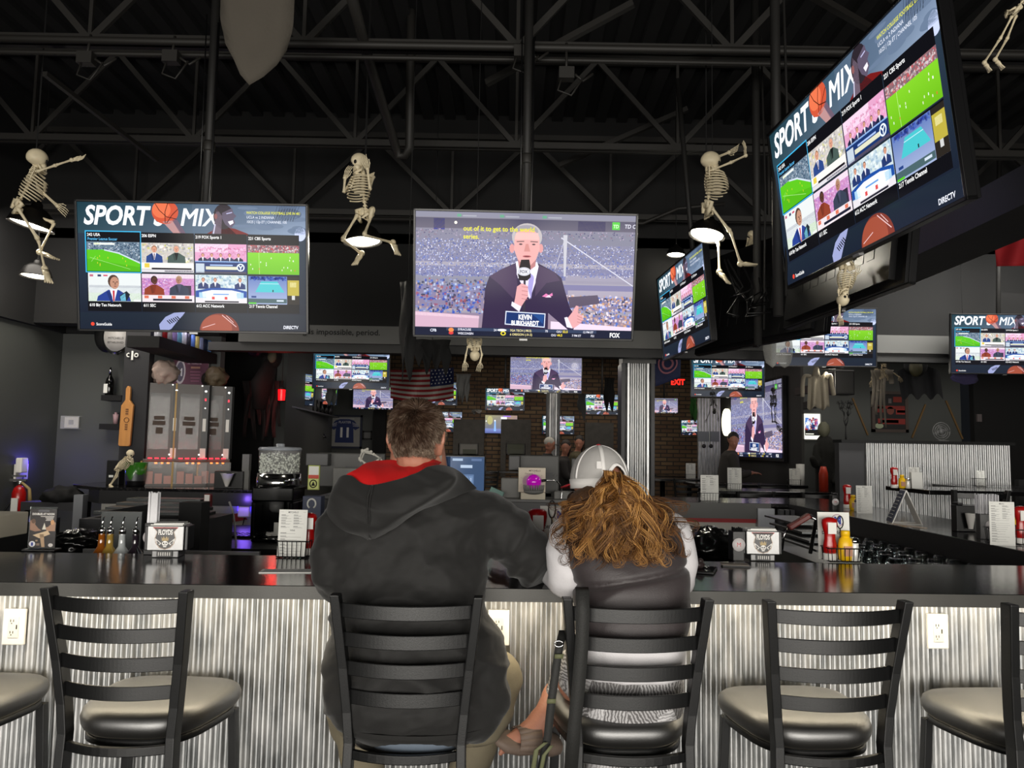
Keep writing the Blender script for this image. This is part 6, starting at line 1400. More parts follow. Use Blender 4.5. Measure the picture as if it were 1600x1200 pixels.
def straws(label, loc, rz, col, n=14, box=True, w=.045, h=.115, sl=.18):
    t = thing('straw_holder', label, 'straw holder', loc, rz); m = MB(); m.box((-w / 2, -.03, 0), (w / 2, .03, h)); m.build('box', BLACKPL, t, bevel=.002)
    m = MB(); R = random.Random(2)
    for k in range(n): x = -w / 2 + .006 + (w - .012) * (k % 7) / 6; y = -.02 + .02 * (k // 7); m.tube([(x, y, .03), (x + R.uniform(-.002, .002), y, sl + R.uniform(-.003, .003))], .0032, 8)
    m.build('straws', mat('straw_' + ('white' if sum(col) > 1.5 else 'black'), col, .4), t); m = MB(); m.lathe([(.026, 0), (.026, .001)], 24, mtx=Matrix.Translation((0, -.0305, h * .55)) @ Matrix.Rotation(pi / 2, 4, 'X')); o = m.build('sticker', mat('white_sticker', (.82, .80, .80), .4), t)
    m = MB(); m.text('M', -.009, h * .55 - .008, .024, -.0322); m.build('sticker_print', mat('sticker_red', (.7, .2, .25), .4), t); return t
straws('black box of white straws behind the left napkin dispenser', onbar(236, 866) + Vector((-.0, .012, 0)), 0, (.86, .86, .87), h=.12, sl=.235)
straws('black straw box with a round sticker beside the right napkin dispenser', onbar(1147, 873) + Vector((0, -.03, 0)), .05, (.06, .06, .065), sl=.128)
# left menu caddy
l = onbar(455, 872); wire_caddy('black wire caddy holding the cocktail menu, left of the man', .125, .10, .062, l + Vector((0, .05, 0)), .0)
card('white cocktail and wine menu standing in the caddy left of the man', .108, .175, l + Vector((-.004, .012, .005)), 0, 3, menu_print(.108, .175, 'MITCHELLS', 'WINE', seed=4))
bottle('ketchup', 'ketchup bottle behind the cocktail menu by the man\'s left shoulder', l + Vector((.045, .07, .004)), .2, .95)
m = MB(); m.box((-.10, -.035, 0), (.10, .035, .003)); o = one(m, 'menu', PAPER, 'white menu sheet lying flat on the bar beside the man\'s left elbow', 'menu'); place(o, onbar(455, 893), .12)
m = MB()
for k in range(7): m.box((-.09, -.028 + k * .008, .0031), (.085, -.025 + k * .008, .0034))
o2 = m.build('print', mat('grey_print', (.5, .5, .5), .8), o)
# centre group, partly behind the man's arm
l = onbar(850, 884) + Vector((0, -.06, 0)); bottle('ketchup', 'ketchup bottle between the man and the woman', l + Vector((-.025, .12, 0)), .1, 1.2)
wire_caddy('black wire caddy with a looped handle between the man and the woman', .12, .09, .06, l + Vector((.03, .12, 0)), .0, handle=True).scale = (1, 1, 1.3)
card('white drink menu with a round logo between the man and the woman', .125, .21, l + Vector((.05, .165, .0)), 0, 3, menu_print(.125, .21, '', logo=True))
bottle('mustard', 'yellow mustard bottle tucked beside the woman\'s left sleeve', l + Vector((.062, .10, 0)), .1, 1.0)
# right group
m = MB(); m.box((-.038, -.072, 0), (.038, .072, .009)); t = thing('phone', 'black smartphone lying on the bar by the woman', 'phone', onbar(1108, 897) + Vector((0, .06, 0)), -.35); m.build('body', BLACKPL, t, bevel=.003)
m = MB(); m.box((-.035, -.069, .009), (.035, .069, .0096)); m.build('screen', mat('dark_phone_glass', (.02, .02, .03), .05), t)
t = thing('key_fob', 'small dark key fob resting on the smartphone', 'keys', onbar(1100, 892, BARH + .01) + Vector((0, .06, 0)), .5); m = MB(); m.ell((0, 0, .012), (.022, .012, .012), 14, 8); m.ell((.012, .01, .022), (.012, .010, .012), 12, 8); m.build('fob', mat('dark_brown_plastic', (.2, .16, .16), .4), t); m = MB(); m.tube([(.02 + .012 * cos(a), -.01 + .012 * sin(a), .006) for a in [2 * pi * k / 14 for k in range(15)]], .0012, 6); m.build('ring', CHROME, t)
m = MB(); m.box((-.05, -.03, 0), (.05, .03, .006)); t = thing('receipt_folder', 'dark folder of papers on the bar left of the right napkin dispenser', 'folder', onbar(1153, 886) + Vector((0, .03, 0)), -.15); m.build('folder', mat('dark_leatherette', (.10, .09, .09), .5), t); m = MB(); m.box((-.055, -.034, .006), (.045, .028, .008)); m.build('paper', mat('tan_paper', (.5, .46, .42), .7), t)
l = onbar(1322, 880) + Vector((0, .05, 0)); wire_caddy('black wire caddy of condiments with a looped handle on the right of the bar', .125, .09, .055, l, 0, handle=True)
bottle('ketchup', 'ketchup bottle in the right-hand condiment caddy on the bar', l + Vector((-.042, .0, .005)), .05, 1.0)
bottle('mustard', 'mustard bottle in the right-hand condiment caddy on the bar', l + Vector((.016, -.01, .005)), .1, .98)
bottle('salt', 'white salt shaker beside the mustard in the right-hand caddy', l + Vector((.050, -.012, .005)), 0, 1.0); bottle('pepper', 'pepper shaker behind the salt in the right-hand caddy', l + Vector((.040, .025, .005)), 0, 1.0)
card('white drink menu with a round logo behind the right-hand condiment caddy', .13, .19, l + Vector((.0, .055, .0)), 0, 3, menu_print(.13, .19, '', logo=True))
# on the right arm
l = PZ(1413, 818, BARH); t = thing('tent_sign', 'white a-frame table sign with a dark blue face on the right arm of the bar', 'table sign', l, -.35); m = MB(); m.beam((-.085, 0, 0), (0, 0, .21), .006, .15, (0, 1, 0)); m.beam((.085, 0, 0), (0, 0, .21), .006, .15, (0, 1, 0)); m.box((-.085, -.075, 0), (.085, .075, .004))
t.rotation_euler = (0, 0, -.25); o = m.build('frame', WHITEPL, t)
m = MB(); m.beam((-.090, 0, .01), (-.006, 0, .205), .003, .14, (0, 1, 0)); m.build('face', mat('navy_print', (.16, .20, .30), .5), t)
m = MB()
for k in range(8): m.beam((-.083 + k * .009, 0, .035 + k * .021), (-.082 + k * .009, 0, .038 + k * .021), .004, .11, (0, 1, 0))
m.v = [v + Vector((-.004, 0, .002)) for v in m.v]; m.build('lettering', PAPER, t)
def armpt(px, py): return PZ(px, py, BARH)
card('tall white menu standing on the right arm beside the ketchup', .11, .20, armpt(1351, 802), -.1, 2, menu_print(.11, .20, 'MENU', seed=8))
bottle('ketchup', 'ketchup bottle on the right arm near its far end', armpt(1324, 794), 0, 1.1); bottle('mustard', 'mustard bottle on the right arm near its far end', armpt(1333, 797), 0, .95); bottle('salt', 'salt shaker on the right arm near its far end', armpt(1339, 799), 0, 1)
straws('black straw box with a round sticker at the far end of the right arm', armpt(1303, 797), 0, (.06, .06, .065), sl=.13)
q = armpt(1545, 842); straws('black box stuffed with tall white straws near the right edge', q, -.2, (.88, .88, .87), 28, w=.10, h=.13, sl=.23)
t = thing('cup_stack', 'white paper cup leaning at the black caddy near the right edge', 'cups', armpt(1517, 832)); m = MB(); m.lathe([(.012, .02), (.027, .105), (.028, .107), (.0255, .106)], 20, cap=False); m.build('cup', WHITEPL, t); m = MB(); m.box((-.06, .03, 0), (.05, .09, .15)); m.box((-.05, .03, .15), (-.02, .09, .165)); m.build('caddy_box', BLACKPL, t, bevel=.004)
card('white menu standing near the right edge of the photo on the right arm', .11, .21, armpt(1567, 852), -.25, 0, menu_print(.11, .21, 'MENU', seed=9)); wire_caddy('wire caddy around the menu near the right edge', .20, .13, .075, armpt(1580, 850), -.2)
bottle('ketchup', 'ketchup bottle cut by the right edge of the photo', armpt(1597, 850), 0, 1.1); bottle('pepper', 'pepper shaker near the right edge of the photo', armpt(1582, 846), 0, 1); bottle('mustard', 'mustard bottle near the right edge of the photo', armpt(1588, 838), 0, .9)
m = MB(); m.box((-.14, -.012, 0), (.14, .012, .004)); o = one(m, 'paper_slip', mat('receipt_paper', (.78, .72, .66), .7), 'strip of paper on the inner edge of the right arm', 'paper'); place(o, Vector((2.42, 4.72, BARH)), radians(-75))
# drinking glasses standing upside down on the steel shelf of the right arm
gm = MB(); gm.lathe([(.040, 0), (.037, .06), (.033, .115), (.030, .12), (.005, .121)], 18, cap=False)
gt = thing('drinking_glass', 'clear drinking glass upside down on the steel shelf under the right arm', 'glass', (0, 0, 0), 0, 'glasses on the steel shelf'); gm.build('glass', mat('thin_glass', (.93, .95, .95), .03, 0, trans=1.), gt, solid=.002)
k_ = 0
for j in range(4):
    for i in range(11):
        loc = Vector((2.02 + j * .1 + (i % 2) * .02, 3.45 + i * .155, .84))
        if k_ == 0: gt.location = loc
        else: dup(gt, loc)
        k_ += 1
# ------------------------------------------------------------- inside the bar, left
t = thing('ice_well', 'stainless steel ice well and splash panel behind the left part of the bar', 'ice well'); m = MB(); a = P(155, 865, 3.7); b_ = P(222, 800, 3.7); m.box((a.x, 3.7, .5), (b_.x, 3.72, b_.z)); m.box((a.x, 3.72, .5), (a.x + .01, 4.2, b_.z)); m.build('splash_panel', MATS['steel_shelf'], t)
m = MB(); m.box((-2.05, 3.75, .5), (-1.2, 3.77, .98)); m.build('side_panel', STEEL, t)
t = thing('glass_washer', 'grey steel sink unit with sloping lid behind the left napkin dispenser', 'sink', (0, 0, 0)); m = MB()
for k in range(4): q = P(230, 800 - k * 7, 4.6 + k * .18); m.box((q.x - .32 + k * .06, 4.6 + k * .18, q.z - .02), (q.x + .35, 4.75 + k * .18, q.z))
m.build('lid', MATS['steel_shelf'], t, bevel=.003); m = MB(); q = P(300, 800, 4.5); m.box((q.x - .65, 4.5, .3), (q.x + .06, 5.0, q.z - .05)); m.build('cabinet', DKGRAYPL, t)
m = MB(); q = P(300, 785, 4.2); m.box((q.x - .06, 4.18, .75), (q.x + .06, 4.3, q.z)); m.build('post', MATS['matte_black'], t)
# bottles with pour spouts in the speed rail
bm = thing('liquor_bottle', 'liquor bottle with a pour spout, leftmost of the four in the speed rail', 'bottle', P(158, 857, 3.2), 0, 'bottles in the speed rail'); bm.location.z = .87
def liquor(t, body, lab, h=.25):
    m = MB(); m.lathe([(.034, 0), (.036, .005), (.036, .15), (.030, .175), (.014, .20), (.0125, .245), (.014, .248)], 20); m.build('bottle_body', body, t)
    m = MB(); m.lathe([(.0125, .246), (.014, .27), (.010, .275)], 14); m.tube([(0, 0, .27), (.0, 0, .295), (.006, 0, .32)], [.005, .004, .003], 8); m.build('pour_spout', CHROME, t)
    m = MB(); m.lathe([(.0368, .05), (.0368, .13)], 20, cap=False); m.build('bottle_label', lab, t)
BC = [mat('amber_liquor', (.55, .30, .08), .1, coat=.8), mat('gold_liquor', (.62, .50, .22), .1, coat=.8), mat('clear_liquor', (.72, .74, .74), .08, coat=.8), mat('dark_liquor', (.16, .13, .16), .1, coat=.8)]
liquor(bm, BC[0], mat('cream_label', (.78, .74, .62), .6))
for px, c_, lab in ((171, 1, 'liquor bottle with a pour spout and gold label, second in the speed rail'), (190, 2, 'clear liquor bottle with a pour spout, third in the speed rail'), (211, 3, 'dark liquor bottle with a pour spout, rightmost in the speed rail')):
    q = P(px, 857, 3.2); t = thing('liquor_bottle', lab, 'bottle', (q.x, 3.2, .87), 0, 'bottles in the speed rail'); liquor(t, BC[c_], MATS['cream_label'])
m = MB(); a = P(140, 860, 3.2); b_ = P(222, 860, 3.2); m.box((a.x, 3.12, .85), (b_.x, 3.30, .87)); m.box((a.x, 3.11, .85), (b_.x, 3.12, .95)); m.box((a.x, 3.11, .3), (a.x + .02, 3.3, .85)); m.box((b_.x - .02, 3.11, .3), (b_.x, 3.3, .85)); o = one(m, 'speed_rail', STEEL, 'steel speed rail holding four liquor bottles behind the bar', 'rail')
# crumpled black bin bags
def binbag(label, c, r, seed):
    m = MB(); m.ell((0, 0, 0), r, 40, 26, None, lambda d: 1 + .22 * abs(noise.noise(Vector(d) * 2.2 + Vector((seed, 0, 0)))) + .12 * ridged(Vector(d) + Vector((seed, 1, 0)), 5) - .06); t = thing('bin_bag', label, 'bin bag', c); m.build('bag', mat('black_plastic_film', (.035, .035, .035), .22, coat=.5), t)
    m = MB(); m.lathe([(r[0] * .8, -c[2]), (r[0] * .95, -.05)], 24); m.build('bin', BLACKPL, t); return t
q = P(1100, 862, 3.9); binbag('crumpled black bin bag behind the bar right of the woman', (q.x, 3.9, q.z + .02), (.16, .15, .10), 1)
q = P(122, 850, 3.9); binbag('crumpled dark bin bag behind the bar right of the acrylic sign', (q.x, 3.9, q.z), (.12, .12, .07), 5)
q = P(1122, 0, 3.35)
t = thing('clear_bottle', 'clear glass bottle standing behind the bar beside the woman', 'bottle', (P(1066, 800, 3.3).x, 3.3, .86)); m = MB(); m.lathe([(.03, 0), (.032, .01), (.030, .14), (.013, .2), (.012, .25)], 18); m.build('glass', MATS['thin_glass'], t); m = MB(); m.lathe([(.03, -.86), (.03, 0)], 12); m.build('stand', BLACKPL, t)
t = thing('trophy', 'stainless rack and drain shelves behind the right napkin dispenser', 'rack', (0, 0, 0)); m = MB()
for k in range(4): q = P(1230 + k * 10, 812 + k * 13, 4.4 - k * .2); m.box((q.x - .03, 4.2 - k * .2, q.z - .01), (q.x + .16, 4.7 - k * .2, q.z)); 
m.box((1.55, 3.8, .0), (1.8, 4.6, .95)); m.build('shelves', MATS['steel_shelf'], t); t.name = 'drain_rack'
t = thing('soda_gun', 'red-handled soda gun resting behind the right napkin dispenser', 'soda gun', P(1245, 822, 3.6)); m = MB(); a = P(1232, 825, 3.6); b_ = P(1265, 805, 3.6); o_ = t.location
m.beam(a - o_, b_ - o_, .035, .026); m.build('handle', mat('dark_red_plastic', (.40, .12, .10), .4), t, bevel=.006); m = MB(); m.tube([b_ - o_, b_ - o_ + Vector((.03, 0, -.02)), b_ - o_ + Vector((.02, .05, -.18))], .009, 8); m.tube([a - o_, a - o_ + Vector((-.02, .0, -.03)), a - o_ + Vector((-.03, 0, -.10))], .005, 8); m.build('hose', CHROME, t)
t = thing('soda_gun', 'red soda gun with a white hose hanging by the red swoosh', 'soda gun', P(325, 785, 5.0)); o_ = t.location; m = MB(); m.box((-.022, -.02, -.05), (.022, .02, .055)); m.build('handle', mat('dark_red_plastic'), t, bevel=.006); m = MB(); m.box((-.016, -.023, .01), (.016, -.02, .05)); m.build('keypad', WHITEPL, t)
m = MB(); m.tube(cr([Vector((0, 0, -.05)), Vector((.035, 0, -.13)), Vector((.03, 0, -.22)), Vector((-.05, -.02, -.32)), Vector((-.10, -.03, -.36))], 6), .012, 10); m.tube(cr([Vector((.10, .1, .0)), Vector((.13, .1, -.08)), Vector((.15, .1, -.2)), Vector((.16, .1, -.32))], 6), .007, 8); m.build('hose', mat('grey_hose', (.55, .54, .53), .4), t)
# frozen drink dispenser
v = P(429, 838, 5.45); t = thing('ice_dispenser', 'black drink machine with a clear tub of crushed ice on top', 'dispenser', (v.x, 5.5, .82)); Zp = lambda py: P(429, py, 5.3).z - .82
hw_ = .145; m = MB(); m.box((-hw_, -.12, .0), (hw_, .16, .02)); m.box((-hw_, .02, .02), (hw_, .16, Zp(785))); m.box((-hw_, -.14, .02), (-hw_ + .03, .02, Zp(785))); m.box((hw_ - .03, -.14, .02), (hw_, .02, Zp(785))); m.box((-hw_, -.14, Zp(785)), (hw_, .16, Zp(762))); m.build('body', mat('glossy_black', (.03, .03, .032), .15), t, bevel=.01)
m = MB(); m.lathe([(.150, Zp(762)), (.155, Zp(758)), (.150, Zp(741))], 32); m.build('chrome_collar', CHROME, t)
m = MB(); m.lathe([(.138, Zp(741)), (.142, Zp(735)), (.146, Zp(704))], 32, cap=False); m.build('tub', mat('pane', (1, 1, 1), .05, alpha=.12), t); m = MB(); m.lathe([(.150, Zp(704)), (.150, Zp(701)), (.14, Zp(699)), (.03, Zp(698)), (.03, Zp(694)), (.024, Zp(693))], 32); m.build('tub_lid', mat('cloudy_plastic', (.55, .57, .6), .3), t)
m = MB(); R = random.Random(9)
for k in range(520): a = R.uniform(0, 6.28); r_ = .130 * sqrt(R.random()) if R.random() < .3 else R.uniform(.115, .134); z = R.uniform(Zp(740), Zp(710) + .01 * sin(3 * a)); m.ell((r_ * cos(a), r_ * sin(a), z), (.009, .009, .008), 5, 4)
o = m.build('crushed_ice', mat('crushed_ice', (.78, .80, .76), .3), t); o['kind'] = 'stuff'
m = MB(); m.lathe([(.08, .02), (.10, .024), (.10, .03)], 24, (0, -.05, 0)); m.build('drip_tray', CHROME, t); m = MB(); m.lathe([(.03, Zp(785) - .08), (.05, Zp(785) - .06), (.05, Zp(785))], 20, (0, -.03, 0)); m.build('spout', GRAYPL, t); m = MB(); m.box((.02, -.142, .06), (.09, -.138, .14)); m.build('notice', PAPER, t)
m = MB(); R = random.Random(19)
for k in range(22): m.cbox((R.uniform(-.06, .05), -.07 + R.uniform(-.03, .03), .045 + R.random() * .02), (.022, .02, .012), Matrix.Rotation(R.random() * .3, 4, 'Z'))
m.build('creamers', WHITEPL, t)
m = MB(); m.box((-.20, -.12, 0), (.20, .12, .012))
for k in range(12):
    m.box((-.2 + k * .034, -.12, .012), (-.19 + k * .034, .12, .018))
for k in range(6): m.box((-.2, -.12 + k * .045, .012), (.2, -.112 + k * .045, .018))
o = one(m, 'bar_mat', BLACKPL, 'black rubber bar mat on the low counter in front of the swoosh panel', 'bar mat'); place(o, PZ(360, 838, .82), 0)
t = thing('wall_charger', 'white plug-in device glowing violet on the white swoosh panel', 'plug', P(383, 795, 6.6)); m = MB(); m.box((-.05, -.04, -.07), (.05, .03, .07)); m.build('housing', WHITEPL, t, bevel=.01); m = MB(); m.box((-.07, .02, -.02), (-.05, .03, .06)); m.box((.05, .02, -.02), (.07, .03, .06)); m.build('led_strip', mat('violet_led', (.1, .05, .9), .5, emit=(.25, .1, 1), estr=9), t); m = MB(); m.tube([(0, 0, -.07), (-.02, -.02, -.2), (-.06, -.05, -.36)], .005, 6); m.build('cord', BLACKPL, t)
l_ = lamp('violet_glow', 'POINT', P(383, 780, 6.52), 1.6, (.25, .12, 1), .03)
# tap handle tower: small horseshoe box and tall card
t = thing('box', 'dark blue box with a white horseshoe behind the cocktail menu', 'box', P(487, 790, 5.0)); m = MB(); m.box((-.06, 0, -.12), (.06, .1, .06)); m.build('body', mat('slate_blue', (.20, .23, .33), .5), t, bevel=.003); m = MB(); m.tube([(.026 * cos(a), -.003, .012 + .03 * sin(a)) for a in [radians(-60 + 300 * k / 18) for k in range(19)]], .006, 6); m.build('emblem', PAPER, t); m = MB(); m.box((-.1, 0, -.5), (.1, .1, -.12)); m.build('stand', BLACKPL, t)
t = thing('tap_sign', 'tall narrow sign with a green round emblem left of the man', 'sign', P(490, 745, 5.05)); m = MB(); m.box((-.038, 0, -.085), (.038, .02, .075)); m.build('body', mat('sign_green', (.62, .66, .35), .5), t, bevel=.003); m = MB(); m.box((-.032, -.002, -.078), (.032, 0, -.01)); m.build('lower_print', mat('lime_print', (.75, .78, .45), .5), t); m = MB(); m.box((-.032, -.002, .012), (.032, 0, .068)); m.build('upper_print', PAPER, t); m = MB(); m.box((-.034, -.002, -.012), (.034, 0, .012)); m.build('stripe', mat('orange_red', (.75, .22, .12), .5), t); m = MB(); m.tube([(.022 * cos(a), -.004, -.045 + .024 * sin(a)) for a in [2 * pi * k / 20 for k in range(21)]], .0035, 6); m.prism([(-.013, -.058), (.013, -.058), (0, -.03)], .002, Matrix.Translation((0, -.005, 0))); m.build('emblem', MATTEBLK, t)
# ------------------------------------------------------------- service station in the middle
st = thing('service_station', 'grey service cabinet behind the two people carrying the registers', 'cabinet'); zt = P(850, 785, 5.4).z; m = MB(); a = P(500, 790, 5.4); b_ = P(905, 790, 5.4); m.box((a.x, 5.4, .0), (b_.x, 6.1, zt)); m.build('body', mat('station_grey', (.27, .27, .275), .5), st, bevel=.004); m = MB(); m.box((a.x - .02, 5.37, zt), (b_.x + .02, 6.12, zt + .02)); m.build('top', GRAYPL, st, bevel=.003)
def register(label, x0, x1, y0, y1, Y, screen=False):
    a = P(x0, y0, Y); b_ = P(x1, y1, Y); c = (a + b_) / 2; w_ = (b_.x - a.x) / 2; h_ = (a.z - b_.z) / 2; t = thing('register', label, 'register screen', (c.x, Y, c.z))
    m = MB(); m.box((-w_, 0, -h_), (w_, .035, h_)); m.build('monitor', BLACKPL if screen else mat('monitor_back_grey', (.255, .255, .25), .5), t, bevel=.008)
    if screen: o = bpy.data.objects.new('screen', KEYMESH); COL.objects.link(o); o.parent = t; o.location = (0, -.002, 0); o.scale = (w_ * 1.9 / 1.2, .5, h_ * 1.86 / .675)
    else: m = MB(); m.box((-.04, -.004, -.01), (.10, .0, .03)); m.build('badge', DKGRAYPL, t); m = MB(); m.tube([(.12 * cos(0) + .012 * cos(a2), -.006, .008 + .012 * sin(a2)) for a2 in [2 * pi * k / 12 for k in range(13)]], .0015, 5); m.build('ring_mark', GRAYPL, t)
    m = MB(); m.box((-.04, .035, -h_ - .0), (.04, .07, h_ * .3)); m.box((-.09, .0, zt + .02 - c.z), (.09, .2, zt + .045 - c.z)); m.box((-.035, .04, zt + .03 - c.z), (.035, .09, -h_ + .02)); m.build('stand', DKGRAYPL, t); return t
register('back of a grey register screen left of the man\'s head', 497, 600, 707, 762, 5.6)
register('register screen with a blue keypad between the man\'s head and shoulder', 688, 757, 710, 800, 5.55, True)
register('back of a grey register screen behind the purple crystal ball', 812, 873, 711, 778, 5.7)
register('back of a dark monitor behind the left side of the woman\'s cap', 893, 925, 716, 765, 5.9)
for x0, x1, y0, y1, Y, lab, mm in ((478, 512, 708, 728, 5.5, 'small grey card reader on the left register', 'station_grey'), (520, 562, 731, 790, 5.5, 'light grey box below the left register screen', None), (783, 812, 747, 800, 5.5, 'pale grey box left of the crystal ball book', None), (795, 812, 712, 735, 5.6, 'small dark card reader left of the register behind the crystal ball', 'station_grey'), (866, 897, 768, 790, 5.45, 'pale box right of the crystal ball book', None)):
    a = P(x0, y0, Y); b_ = P(x1, y1, Y); m = MB(); m.box((a.x, Y, max(b_.z, zt + .02) if y1 > 780 else b_.z), (b_.x, Y + .12, a.z)); one(m, 'card_reader' if mm else 'receipt_printer', MATS[mm] if mm else mat('pale_grey_plastic', (.40, .40, .39), .5), lab, 'card reader' if mm else 'printer', bevel=.006)
# stack of books with the crystal ball in skeletal hands
a = P(832, 776, 5.1); sz = 5.1 / 1200; bz = zt + .02; t = thing('crystal_ball', 'magenta crystal ball held in bony grey hands in front of the register', 'halloween decoration', (a.x, 5.42, bz)); R = random.Random(3)
q = P(834, 753, 5.35); m = MB(); m.ell((q.x - a.x, -.07, q.z - bz), (.052, .052, .052), 24, 16); m.build('ball', mat('magenta_glass', (.62, .05, .62), .12, coat=.6, emit=(.7, .05, .65), estr=.35), t)
m = MB(); c = Vector((q.x - a.x, -.07, q.z - bz - .05)); m.ell(c + Vector((0, 0, -.015)), (.07, .05, .022), 16, 10)
for k in range(11): an = pi + .25 + 2.65 * k / 10; p0 = c + Vector((.03 * cos(an), .03 * sin(an), -.01)); m.tube([p0, c + Vector((.066 * cos(an), .058 * sin(an), .0)), c + Vector((.072 * cos(an), .062 * sin(an), .03))], [.010, .009, .005], 6)
m.build('bony_hands', mat('grey_bone', (.45, .45, .44), .6), t)
S = Scr(.20, 100., 112., .00015); S.layer(0); S.rect(0, 0, 100, 112, (.80, .77, .70)); S.layer(1); S.ell(52, 62, 38, 36, (.74, .62, .68), 28); S.text('MITCHELLS', 60, 16, 11, (.3, .25, .22), .8, 0, .01, 'CENTER'); S.text('Fortune', 22, 30, 12, (.5, .45, .42), .8, .3)
for k in range(9): S.line(52 + 40 * cos(k * .7), 62 + 38 * sin(k * .7), 52 + 47 * cos(k * .7), 62 + 45 * sin(k * .7), .8, (.5, .45, .42))
t = thing('book', 'cream boxed book standing behind the magenta crystal ball', 'book', (a.x + .005, 5.46, bz + .045)); h_ = P(832, 731, 5.46).z - bz - .045; w_ = .096; m = MB(); m.box((-w_, 0, 0), (w_, .06, h_)); m.build('cover', mat('cream_board', (.76, .73, .66), .7), t, bevel=.003); o = S.mb.build('cover_print', PRINT, t); o.location = (0, -.001, h_ / 2); o.scale = (w_ * 2 / .205, 1, h_ / .228)
m = MB(); m.box((-.085, -.04, 0), (.085, .14, .045)); o = one(m, 'book', mat('cream_board'), 'cream box lying under the crystal ball and the standing book', 'book', bevel=.003); o.location = (a.x + .012, 5.42, bz)
m = MB(); q = P(775, 760, 4.9); m.box((-.05, 0, 0), (.05, .015, .07)); t = thing('card_terminal', 'small teal-lit terminal by the man\'s right shoulder', 'card terminal', (P(771, 757, 5.2).x, 5.38, bz - .0)); t.rotation_euler = (0, .4, 0); m.build('body', mat('teal_plastic', (.35, .50, .47), .4), t, bevel=.003)
t = thing('lamp_neck', 'thin bent microphone-like lamp neck right of the crystal ball', 'desk lamp', (P(880, 790, 5.2).x, 5.4, bz)); m = MB(); m.tube(cr([Vector((0, 0, 0)), Vector((-.0, 0, .08)), Vector((-.04, -.02, .13)), Vector((-.11, -.03, .135))], 6), .004, 8); m.build('neck', CHROME, t); m = MB(); m.tube([(-.11, -.03, .135), (-.14, -.03, .13)], .009, 8); m.build('tip', BLACKPL, t)
# a jointed plastic claw hand beside the man's head
t = thing('claw_decoration', 'bony white plastic claw on the register left of the man\'s head', 'halloween decoration', P(575, 722, 5.4)); o_ = t.location; m = MB()
for pts in ([(562, 718), (566, 704), (574, 702)], [(564, 720), (570, 705), (580, 706)], [(566, 706), (584, 710), (594, 716)], [(562, 716), (570, 724), (578, 730)], [(578, 730), (586, 722), (594, 716)], [(594, 716), (598, 722)]): m.tube([P(x, y, 5.4) - o_ for x, y in pts], .007, 6); [m.ell(P(x, y, 5.4) - o_, (.011,) * 3, 8, 6) for x, y in pts]
m.tube([P(578, 730, 5.4) - o_, P(578, 745, 5.45) - o_, P(578, 790, 5.5) - o_], .01, 6); m.build('bones', mat('white_bone', (.72, .71, .68), .5), t)
# shoulder bag hung on the woman's stool
t = thing('shoulder_bag', 'dark shoulder bag hanging by its straps from the woman\'s stool', 'bag', P(862, 1230, 2.16)); o_ = t.location; SM = mat('charcoal_webbing', (.13, .13, .125), .7, 0, .2, 300); OL = mat('olive_trim', (.36, .37, .26), .7)
def ribbon(pts, w_, name, mt):
    m = MB(); L = [(m.addv(P(x - w_ / 2, y, Y) - o_), m.addv(P(x + w_ / 2, y, Y) - o_)) for x, y, Y in pts]; [m.face((a[0], b[0], b[1], a[1])) for a, b in zip(L, L[1:])]; return m.build(name, mt, t, solid=.003)
ribbon([(909, 918, 2.12), (910, 924, 2.075), (911, 960, 2.068), (909, 1010, 2.072), (904, 1070, 2.08), (897, 1140, 2.10), (890, 1230, 2.14)], 21, 'strap', SM)
ribbon([(880, 985, 2.16), (874, 1010, 2.13), (868, 1050, 2.12), (861, 1100, 2.12), (856, 1150, 2.13), (848, 1190, 2.15), (842, 1230, 2.16)], 13, 'strap', SM)
ribbon([(853, 1160, 2.12), (838, 1172, 2.12), (828, 1230, 2.14)], 7, 'trim', OL); ribbon([(862, 1165, 2.12), (850, 1180, 2.12), (840, 1230, 2.14)], 6, 'trim', OL)
for x, y in ((874, 1022), (862, 1092)): ribbon([(x, y, 2.116), (x - 1, y + 7, 2.116)], 14, 'stitched_band', OL)
m = MB(); m.tube([P(873, 1006, 2.12) + Vector((.012 * cos(a), 0, .008 * sin(a))) - o_ for a in [2 * pi * k / 12 for k in range(13)]], .002, 6); m.build('buckle', CHROME, t)
m = MB(); m.ell((0, .0, -.11), (.11, .05, .14), 20, 14); m.build('bag_body', mat('dark_bag_cloth', (.10, .10, .09), .8, 0, .3, 80), t)
# ------------------------------------------------------------- left corner: wall, cabinets, decorations
WOOD = mat('pale_wood', (.66, .53, .30), .5, 0, .05, 30, var=.15, vscale=6, stretch=(8, 8, 1)); GREYF = mat('cabinet_grey', (.30, .28, .27), .4); DSTRIP = mat('dark_strip', (.10, .10, .12), .35)
REDLED = mat('red_led', (.9, .1, .15), .4, emit=(1, .12, .2), estr=4); WLED = mat('white_led', (1, 1, 1), .4, emit=(1, 1, .95), estr=5)
def flatmat(n, c, r=.7): return mat(n, c, r, 0, .1, 80)
cab = thing('ticket_cabinet', 'tall wood-sided ticket cabinet with a glass front, leftmost of three on the far counter', 'ticket cabinet', (0, 0, 0), 0, 'ticket cabinets on the far counter')
m = MB(); m.box((-.15, .01, .24), (.15, .26, .94)); m.build('body', MATTEBLK, cab)
m = MB(); m.box((-.165, -.01, .22), (-.15, .27, .945)); m.box((-.165, -.25, 0), (-.15, -.01, .22)); m.build('side_panel', WOOD, cab)
m = MB(); m.box((-.15, -.004, .24), (.075, .01, .33)); m.box((-.15, -.004, .85), (.075, .01, .94)); m.box((-.15, -.004, .33), (-.12, .01, .85)); m.box((.05, -.004, .33), (.075, .01, .85)); m.build('door_frame', GREYF, cab)
m = MB(); R = random.Random(6)
